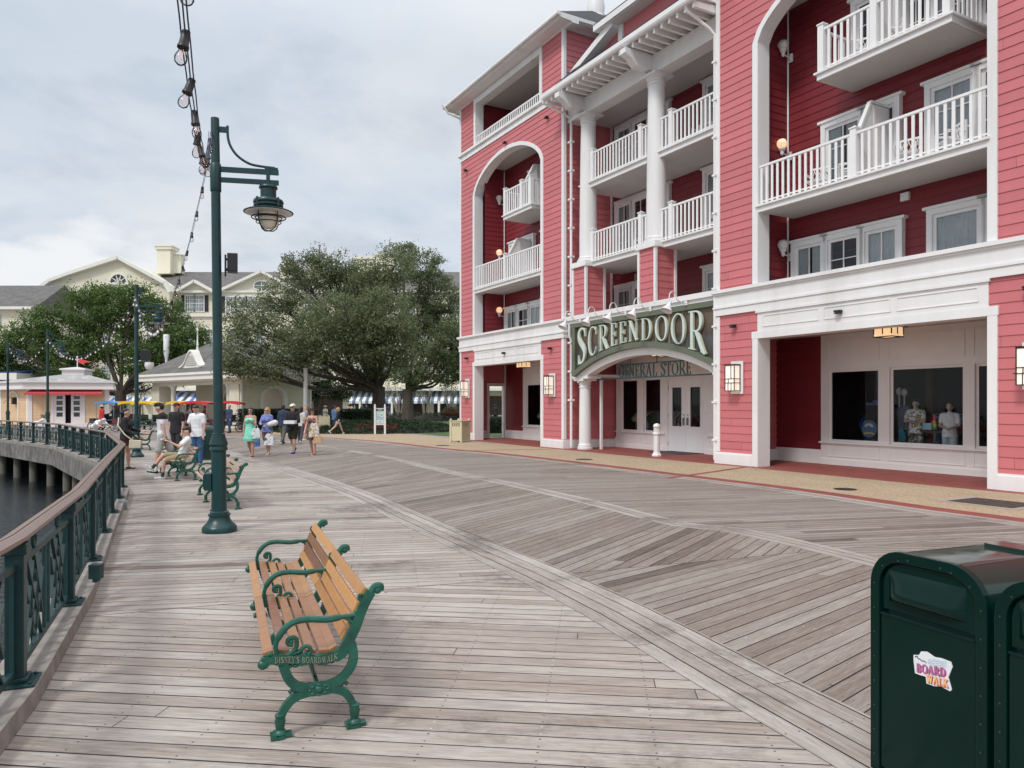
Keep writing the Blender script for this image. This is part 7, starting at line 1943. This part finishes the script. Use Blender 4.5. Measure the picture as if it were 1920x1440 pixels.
# 2 young man in black and white shirt, in profile
p = P(306,887); m2_ = twotone('black_white_shirt', (.74,.74,.76), BK, 1.40)
g2 = person('young man in a black and white shirt and pale grey shorts striding left', p, 187, 1.86, 'm', 1.0, 'skin', ('black','mop'), ('tee', m2_), ('shorts',(.42,.42,.41)), BK, ((12,4),(-22,34)), ((-22,8,14),(-8,8,20)), 3, 22, socks=WH)
h = hand(g2, 0); phone('dark phone in the hand of the striding young man', h+Vector((0,0,-.03)), .3, 70)
# 3 man in a dark cap behind him
person('man in a dark maroon cap and black tee behind the striding young man', P(331,864), 262, 1.84, 'm', 1.05, 'skin', ('brown','short'), ('tee',BK), ('trousers',(.03,.03,.035)), BK, ((6,4),(-6,8)), ((0,8,15),(0,8,15)), hat=('cap',(.09,.015,.02)))
# 4 man in white shirt looking at phone
p = P(371,872); g4 = person('man in a white short sleeved shirt and jeans looking down at his phone', p, 262, 1.80, 'm', 1.14, 'skin', ('brown','short'), ('tee', pattern('white_blue_print',[(.62,.68,.74),(.78,.80,.81),(.80,.81,.82)],30)), ('trousers',(.045,.10,.22)), (.2,.15,.1), ((4,4),(-4,6)), ((2,10,10),(14,14,72,30)), 4, 30)
h = hand(g4, 1); phone('black phone held by the man in the white shirt', h+Vector((0,-.02,.03)), .3, 35)
# 5 boy on the bench
rzb = 33+180   # facing the water
bc = Vector((-7.82,17.42,0)); dv = Vector((math.cos(R(33)), math.sin(R(33)),0)); lv = Vector((-math.sin(R(33)), math.cos(R(33)),0)); sp_ = bc+dv*.20+lv*.62
b5 = person('boy in a white tee and khaki shorts sitting on a bench with a phone', (sp_.x, sp_.y), rzb-4, 1.58, 'm', .9, 'skin', ('brown','mop'), ('tee', twotone('white_navy_tee',(.76,.76,.74),(.70,.74,.74),.62)), ('shorts',(.30,.25,.15)), (.55,.57,.62), ((78,72),(96,58)), ((48,6,72,14),(48,6,72,14)), -18, 36, seat=.53, socks=(.05,.05,.05))
h = (hand(b5,0)+hand(b5,1))*.5; phone('dark phone held in both hands by the sitting boy', h+Vector((0,0,.04)), R(rzb-90), -20)
# 7, 8 leaning over the far railing
person('child with sandy hair in a white top leaning on the far railing before the kiosk', (-21.6,34.6), 200, 1.36, 'f', 1.0, 'skin', ('sandy','bob'), ('long',WH), ('shorts',(.2,.2,.3)), (.3,.3,.3), ((4,4),(-4,4)), ((55,10,40,20),(55,10,40,20)), 16, 0, near=False)
person('person in a white tee and black and white cap bent over the railing', (-17.0,30.4), 330, 1.62, 'm', 1.05, 'skin', ('black','cropped'), ('tee',WH), ('trousers',(.05,.05,.06)), BK, ((8,6),(-4,6)), ((60,10,20),(60,10,20)), 62, 10, hat=('cap',(.65,.65,.64)), near=False)
# 6 man in red by the kiosk
person('man in a red shirt and dark trousers between the kiosk and the surrey bikes', ((191-960)/FPX*47, 47), 60, 1.72, 'm', 1.05, 'skin_dark', ('black','cropped'), ('tee',(.55,.02,.03)), ('trousers',(.015,.015,.02)), BK, near=False, hat=('brim',(.55,.5,.42)))
# walking group
p = P(470,857); d1 = person('woman in a mint green dress and sunglasses walking toward the camera', p, 268, 1.69, 'f', 1.16, 'skin_tan', ('black','long'), ('dress',(.22,.66,.50)), None, (.25,.10,.07), ((10,6),(-12,22)), ((22,12,100,22),(4,14,12)), glasses=True)
bag('white bag with blue print hanging from the arm of the woman in the mint dress', (p[0]+.24,p[1]-.16,.98), .30, .36, .12, pattern('blue_white_print',[(.75,.77,.77),(.7,.74,.74),(.08,.22,.24)],16), .1)
p = P(501,852); d2 = person('blond woman in a periwinkle blue top carrying shopping bags', p, 265, 1.68, 'f', 1.16, 'skin', ('blond','long'), ('long',(.16,.19,.44)), ('shorts',(.20,.10,.14)), (.5,.36,.28), ((8,6),(-12,20)), ((10,12,70,30),(22,12,70,25)), glasses=True)
bag('blue translucent shopping bag held by the blond woman', (p[0]-.44,p[1]-.10,.86), .42, .60, .16, pattern('blue_bag',[(.03,.08,.40),(.10,.18,.5),(.4,.46,.55)],6), .2)
bag('white bag with dark print held low by the blond woman', (p[0]+.16,p[1]-.22,.74), .36, .42, .14, pattern('white_dark_print',[(.05,.05,.06),(.74,.74,.76),(.76,.76,.78)],14), -.1)
t = thing('wrapped_bundle', 'pale plastic wrapped bundle in the arm of the blond woman', 'bundle', (p[0]+.27,p[1]-.22,1.10)); m = MB(); capsule(m, (-.14,0,-.03), (.08,0,.03), .08, .105); m.build('wrapping', pattern('pale_wrap',[(.5,.45,.4),(.68,.68,.66),(.72,.72,.70)],9), t, smooth=True)
person('man in a navy top and grey trousers walking away behind the white box carrier', P(531,833), 82, 1.80, 'm', 1.18, 'skin_dark', ('black','cropped'), ('long',(.02,.035,.075)), ('trousers',(.10,.10,.085)), BK, ((18,8),(-16,18)), ((8,12,20),(-8,12,20)))
p = P(549,850); g = person('man in a black sweater, white cap and blue clogs carrying a white box', p, 264, 1.82, 'm', 1.14, 'skin', ('brown','cropped'), ('long',BK), ('shorts',(.035,.032,.026)), (.02,.05,.32), ((14,8),(-14,26)), ((14,12,74,26),(14,12,74,26)), hat=('cap',(.72,.71,.66)), glasses=True)
t = thing('takeaway_box', 'white takeaway box carried by the man in the white cap', 'box', (p[0]+.03,p[1]-.42,1.13), R(-5)); m = MB(); m.box(-.2,.2,-.13,.13,-.05,.03); m.build('tray', M['white'], t, bevel=.01); m = MB(); m.prism([(-.2,.032),(.2,.032),(.185,.07),(-.185,.07)], lambda a, b, d: (a, d, b), -.13, .13); m.build('lid', M['white'], t)
person('woman in a brown patterned dress and dark hat holding a bag strap', P(586,853), 262, 1.66, 'f', 1.08, 'skin', ('brown','bob'), ('dress', pattern('brown_print',[(.05,.03,.028),(.16,.11,.095),(.12,.08,.07)],30)), None, (.42,.10,.10), ((7,5),(-9,12)), ((16,12,115,15),(6,14,30)), hat=('brim',(.02,.018,.02)))
pp = P(586,853); bag('white floral tote bag at the side of the woman in the brown dress', (pp[0]+.12,pp[1]-.24,1.12), .36, .50, .12, pattern('floral',[(.12,.40,.05),(.45,.08,.06),(.66,.64,.60),(.70,.68,.64),(.6,.35,.15)],12), .1); bag('tan paper bag below the floral tote', (pp[0]+.24,pp[1]-.22,.70), .30, .30, .12, cloth((.55,.36,.20)), .1)
person('brown haired person in white, half hidden behind the man in the white cap', P(564,832), 84, 1.70, 'f', 1.0, 'skin', ('brown','bob'), ('tee',(.62,.60,.56)), ('trousers',(.06,.06,.07)), (.7,.7,.7), near=False)
person('woman in a grey top and red shorts beside the white post', P(575,826), 200, 1.72, 'f', .95, 'skin', ('sandy','tail'), ('tee',(.22,.23,.26)), ('hotpants',(.5,.03,.04)), (.7,.7,.7), near=False)
person('person in a black top and pale shorts walking past the hedge bed', P(634,814), 20, 1.66, 'f', .98, 'skin', ('blond','tail'), ('long',BK), ('hotpants',(.5,.55,.6)), (.7,.7,.7), ((24,4),(-26,24)), ((20,8,20),(-20,8,20)), near=False)
person('person in a blue denim top beside the person in black at the hedge bed', P(627,812), 60, 1.72, 'm', 1.0, 'skin_tan', ('black','short'), ('long',(.07,.14,.28)), ('trousers',(.03,.03,.04)), BK, near=False)
person('person in white with a red skirt under the small dark tree', ((610-960)/FPX*57, 57), 250, 1.68, 'f', 1.1, 'skin', ('brown','short'), ('tee',WH), ('hotpants',(.55,.03,.04)), (.6,.6,.6), near=False, hat=('brim',(.7,.7,.68)))
for u, Y, lab, tc, bc_, f in ((653,92,'person in a pink top in the group on the far lawn',(.5,.27,.24),(.4,.4,.4),100),(659,93,'person in a beige top in the group on the far lawn',(.45,.36,.28),(.06,.10,.2),60),(665,94,'person in a grey green top in the group on the far lawn',(.22,.28,.26),(.05,.12,.14),200),(679,98,'person in navy under the striped awning',(.03,.05,.10),(.04,.05,.08),280),(687,97,'person in black under the striped awning',(.02,.02,.03),(.18,.13,.10),260),(729,88,'person in a dark top right of the map board',(.02,.035,.09),(.4,.36,.3),90)):
    person(lab, ((u-960)/FPX*Y, Y), f, 1.72, 'm', 1.0, 'skin_tan', ('brown','short'), ('tee',tc), ('trousers',bc_), BK, near=False)
person('person in a navy shirt and blue trousers standing at the rightmost surrey bike', ((430-960)/FPX*46, 46), 250, 1.75, 'm', 1.08, 'skin_tan', ('sandy','cropped'), ('long',(.03,.05,.11)), ('trousers',(.03,.06,.14)), BK, ((10,4),(-10,6)), near=False)
person('person in black behind the big lamp post at the surrey bikes', ((417-960)/FPX*46.3, 46.3), 280, 1.72, 'm', 1.0, 'skin_dark', ('black','cropped'), ('long',BK), ('trousers',(.02,.02,.02)), BK, ((14,4),(-14,6)), near=False)
person('dark clad person seen through the doorway at the end of the arcade', ((929-960)/FPX*66, 66), 90, 1.75, 'm', 1.0, 'skin_dark', ('black','short'), ('long',(.015,.015,.018)), ('trousers',(.015,.015,.018)), BK, near=False)
for u, Y, lab, tc in ((213,50.4,'person with a yellow bag sitting in the blue canopied surrey bike',(.05,.06,.15)),(356,48.9,'person in a white top sitting in the maroon surrey bike',(.6,.6,.6)),(384,48.0,'person in a red top sitting in the long red canopied surrey bike',(.4,.03,.05))):
    person(lab, ((u-960)/FPX*Y, Y), 190, 1.6, 'm', 1.0, 'skin_tan', ('brown','short'), ('tee',tc), ('trousers',(.05,.05,.07)), BK, ((82,70),(82,70)), ((40,6,40),(40,6,40)), seat=.92, near=False)

# ================================================================== SHOP WINDOW DISPLAY
DIS = HROT
sm_ = paint('mannequin_skin', (.62,.46,.36), .45, .05, 9); M['mannequin'] = sm_
def manq(label, x, y, H, top, bottom, hair, z0, face, arms, hat=None):
    X_, Y_ = hw(x, y); return person(label, (X_, Y_), face, H, 'm', 1.0, 'mannequin', hair, top, bottom, BK, ((2,2),(-2,2)), arms, near=True, name='mannequin', cat='mannequin', hat=hat, z0=z0)
manq('mannequin in a black cap and printed shirt with folded arms in the big shop window', 4.32, 3.1, 1.80, ('tee', pattern('green_print_shirt',[(.02,.10,.08),(.80,.80,.74),(.82,.82,.76),(.03,.03,.04),(.6,.5,.08)],11)), ('shorts', pattern('print_shorts',[(.66,.66,.60),(.03,.03,.04),(.5,.38,.06)],9)), ('black','short'), .14, 226, ((20,12,80,60),(24,12,76,62)), ('backcap',(.02,.02,.025)))
manq('mannequin in a plain white tee at the right side of the big shop window', 5.28, 3.05, 1.72, ('tee',(.85,.85,.84)), ('trousers',(.6,.66,.7)), ('sandy','cropped'), .12, 232, ((12,10,60,40),(12,10,60,40)))
o = MB(); o.lathe([(.25,0),(.25,.02),(0,.021)], (0,0,0), 32, 'y'); X_, Y_ = hw(3.05,2.9); t = thing('round_sign', 'round blue shop badge with a yellow ribbon leaning in the left shop window', 'sign', (X_,Y_,1.08), HROT); o.build('disc', paint('badge_blue',(.06,.16,.28),.5,.15,6), t)
m = MB(); m.prism([(-.18,-.14),(-.1,-.1),(.1,-.1),(.18,-.14),(.155,-.17),(.08,-.145),(-.08,-.145),(-.155,-.17)], lambda a, b, d: (a, d, b), -.006, -.001); m.build('ribbon', paint('badge_yellow',(.62,.45,.10),.5,.1,6), t)
m = MB(); m.tube([(.12*math.cos(a),-.004,.05+.09*math.sin(a)) for a in [PI*k/10 for k in range(11)]], .02, 6); m.tube([(.08*math.cos(a),-.004,.05+.05*math.sin(a)) for a in [PI*k/10 for k in range(11)]], .015, 6); m.build('waves', M['globe_off'], t)
X_, Y_ = hw(3.86,3.3); t = thing('dress_form', 'grey blue blouse on a stand at the left side of the big shop window', 'display stand', (X_,Y_,0), HROT); m = MB(); m.tube([(0,0,.1),(0,0,2.05)], .02, 6); m.ball((0,0,2.12),.09,.08,.11); m.lathe([(.18,.1),(.18,.13),(0,.135)],(0,0,0),14); m.build('stand', M['globe_off'], t, smooth=True); m = MB(); capsule(m,(0,0,1.15),(0,0,1.6),.15,.17,(1.15,.8)); m.build('blouse', cloth((.20,.22,.32)), t, smooth=True); m = MB(); capsule(m,(0,0,.85),(0,0,1.05),.14,.15,(1.15,.8)); m.build('skirt', cloth((.10,.45,.55)), t, smooth=True)
for x, lab in ((3.12,'left'),(3.58,'right')):
    X_, Y_ = hw(x,3.5); t = thing('display_stand', 'tall pale knobbed display stand in the shop window, '+lab+' of the mullion', 'display stand', (X_,Y_,0)); m = MB(); m.tube([(0,0,0),(0,0,2.1)], .018, 6); m.ball((0,0,2.15),.085,.085,.12); m.build('pole', M['globe_off'], t, smooth=True)
X_, Y_ = hw(4.82,3.15); t = thing('toy_cone', 'rainbow striped cone toy on the shop window ledge', 'toy', (X_,Y_,1.12)); 
for i, c in enumerate(((.15,.4,.1),(.7,.6,.05),(.75,.35,.03),(.75,.05,.12),(.75,.05,.3))):
    r0, r1 = .085-.012*i, .085-.012*(i+1); m = MB(); m.lathe([(r0,.075*i),(r1,.075*(i+1))], (0,0,0), 12); m.build('band', paint('toy_band',c,.4,.05,9), t, smooth=True)
X_, Y_ = hw(4.75,3.35); t = thing('display_table', 'low dark display table with a lit card behind the shop window', 'table', (X_,Y_,0), HROT); m = MB(); m.box(-.75,.75,-.3,.3,1.02,1.08); m.build('top', paint('dark_red_table',(.06,.02,.02),.5,.1,4), t); 
for x in (-.7,.7):
    m = MB(); m.box(x-.03,x+.03,-.25,.25,0,1.02); m.build('leg', M['bronze'], t)
m = MB(); m.box(-.2,.05,-.32,-.30,1.1,1.28); m.build('card', paint('pale_blue_card',(.35,.55,.62),.5,.05,5), t)
X_, Y_ = hw(2.75,4.0); t = thing('display_shelf', 'dark shelf with folded blue goods behind the left shop window', 'shelf', (X_,Y_,0), HROT); m = MB(); m.box(-.45,.45,-.2,.2,0,1.75); m.build('carcass', paint('dark_wood',(.03,.02,.016),.6,.2,4), t); m = MB(); m.box(-.4,.4,-.25,.2,1.76,1.83); m.box(-.2,.2,-.22,.2,1.835,1.9); m.build('folded_goods', paint('blue_cloth',(.10,.18,.42),.8,.3,9), t)
X_, Y_ = hw(3.7,4.8); t = thing('wooden_post', 'brown wooden post inside the shop', 'post', (X_,Y_,0), HROT); m = MB(); m.box(-.1,.1,-.1,.1,0,3.6); m.build('shaft', paint('brown_post',(.10,.055,.03),.6,.2,4), t)
X_, Y_ = hw(5.9,5.0); dup(t, loc=(X_,Y_,0), label='second brown wooden post inside the shop, toward the right')

# clothes racks and shelves deeper inside the shop
def clothes_rack(label, x, y, cols, seed):
    X_, Y_ = hw(x, y); t = thing('clothes_rack', label, 'clothes rack', (X_,Y_,0), HROT, 'clothes racks in the shop'); rng = random.Random(seed)
    m = MB()
    for sx in (-.6,.6): m.tube([(sx,0,0),(sx,0,1.5)], .018, 6); m.box(sx-.03,sx+.03,-.25,.25,0,.03)
    m.tube([(-.6,0,1.5),(.6,0,1.5)], .018, 6); m.build('rail', M['silver'], t)
    for k in range(9):
        xx = -.5+.125*k; m = MB(); m.prism([(-.24,.55),(.24,.55),(.22,1.2),(.36,1.05),(.42,1.18),(.2,1.42),(0,1.46),(-.2,1.42),(-.42,1.18),(-.36,1.05),(-.22,1.2)], lambda a, b, d: (xx+d+a*.25, a, b+rng.uniform(-.02,.02)), -.03, .03); m.build('shirt', cloth(cols[k % len(cols)]), t)
clothes_rack('rack of blue, yellow and white shirts behind the left shop window', 2.35, 4.7, ((.03,.15,.5),(.75,.6,.1),(.8,.8,.8),(.3,.05,.08)), 1)
clothes_rack('rack of red and pale shirts behind the big shop window', 4.5, 4.6, ((.4,.05,.07),(.8,.78,.75),(.1,.3,.45),(.5,.3,.5)), 2)
clothes_rack('rack of shirts behind the window at the right edge', 7.0, 3.5, ((.12,.22,.4),(.5,.5,.55),(.1,.1,.14),(.3,.45,.6)), 3)
clothes_rack('rack of green and yellow shirts behind the left entrance window', -7.4, 3.5, ((.1,.35,.2),(.7,.55,.1),(.75,.75,.7),(.15,.2,.4)), 4)
clothes_rack('rack of pink and white shirts behind the second entrance window', -5.9, 3.9, ((.6,.2,.3),(.8,.8,.78),(.2,.2,.25),(.7,.6,.3)), 5)
clothes_rack('rack of blue and orange shirts behind the left wing window', -15.0, 3.5, ((.1,.25,.5),(.7,.35,.1),(.75,.75,.72),(.1,.1,.12)), 6)
# ================================================================== SKY, LIGHT, CAMERA
w = bpy.data.worlds.new('World'); sc.world = w; w.use_nodes = True; nt = w.node_tree
bg = nt.nodes['Background']
SUN_EL, SUN_AZ = 50, 215      # overcast: broad soft sun from behind the camera, left
sky = nt.nodes.new('ShaderNodeTexSky'); sky.sky_type = 'NISHITA'; sky.sun_disc = False; sky.sun_elevation = R(SUN_EL); sky.sun_rotation = R(SUN_AZ)
tc = nt.nodes.new('ShaderNodeTexCoord'); sep = nt.nodes.new('ShaderNodeSeparateXYZ'); nt.links.new(tc.outputs['Generated'], sep.inputs[0])
z = math_(nt, 'MAXIMUM', sep.outputs[2], 0.0)
inv = math_(nt, 'DIVIDE', 1.0, math_(nt, 'ADD', z, .22))
cmb = nt.nodes.new('ShaderNodeCombineXYZ'); nt.links.new(math_(nt, 'MULTIPLY', sep.outputs[0], inv), cmb.inputs[0]); nt.links.new(math_(nt, 'MULTIPLY', sep.outputs[1], inv), cmb.inputs[1])
n1 = noise(nt, cmb.outputs[0], 1.15, 6, .55, .25)
mp = mapping(nt, cmb.outputs[0], (1,1,1)); nt.nodes[-1].inputs['Location'].default_value = (3.7,1.9,0)
n2 = noise(nt, mp, 2.3, 6, .58, .2)
base = ramp(nt, n1, [(.28,(6.1,6.9,7.9)),(.44,(7.0,7.7,8.55)),(.56,(8.0,8.4,8.85)),(.70,(8.8,8.95,9.15))])
dark = ramp(nt, n2, [(.50,(1,1,1)),(.68,(.83,.845,.875))])
col = mixc(nt, 1.0, base, dark, 'MULTIPLY')
# bright cumulus low on the left
cv = mapping(nt, tc.outputs['Generated'], (1,1,2.2)); n3 = noise(nt, cv, 7.5, 5, .55)
low = ramp(nt, math_(nt, 'ADD', z, math_(nt, 'MULTIPLY_ADD', n3, .16, -.08)), [(.165,(1,1,1)),(.19,(0,0,0))])
left = ramp(nt, math_(nt, 'MULTIPLY', sep.outputs[0], -1.0), [(.30,(0,0,0)),(.44,(1,1,1))])
lw = math_(nt, 'MULTIPLY', math_(nt, 'MULTIPLY', low, left), .9)
col = mixc(nt, lw, col, (9.9,9.95,10.0))
# overhead the overcast is brighter than toward the horizon
zen = ramp(nt, z, [(.42,(1,1,1)),(.95,(2.25,2.2,2.15))])
col = mixc(nt, 1.0, col, zen, 'MULTIPLY')
col = mixc(nt, .12, col, sky.outputs[0])
nt.links.new(col, bg.inputs['Color']); bg.inputs['Strength'].default_value = .1
sl = bpy.data.lights.new('sun', 'SUN'); sl.energy = 1.95; sl.angle = R(12); sl.color = (1,.965,.92)
so_ = bpy.data.objects.new('sun', sl); COL.objects.link(so_)
d = Vector((math.sin(R(SUN_AZ))*math.cos(R(SUN_EL)), math.cos(R(SUN_AZ))*math.cos(R(SUN_EL)), math.sin(R(SUN_EL))))
so_.rotation_euler = d.to_track_quat('Z', 'Y').to_euler(); so_.location = (-10,-10,30)
cam = bpy.data.cameras.new('camera'); cam.sensor_fit = 'HORIZONTAL'; cam.sensor_width = 36; cam.lens = 36*FPX/1920; cam.shift_y = (HOR-720)/1920; cam.clip_start = .05; cam.clip_end = 6000
co_ = bpy.data.objects.new('camera', cam); COL.objects.link(co_); co_.location = (0,0,EYE); co_.rotation_euler = (R(90),0,0); sc.camera = co_
sc.view_settings.view_transform = 'Standard'; sc.view_settings.look = 'None'; sc.view_settings.exposure = 0; sc.view_settings.gamma = 1
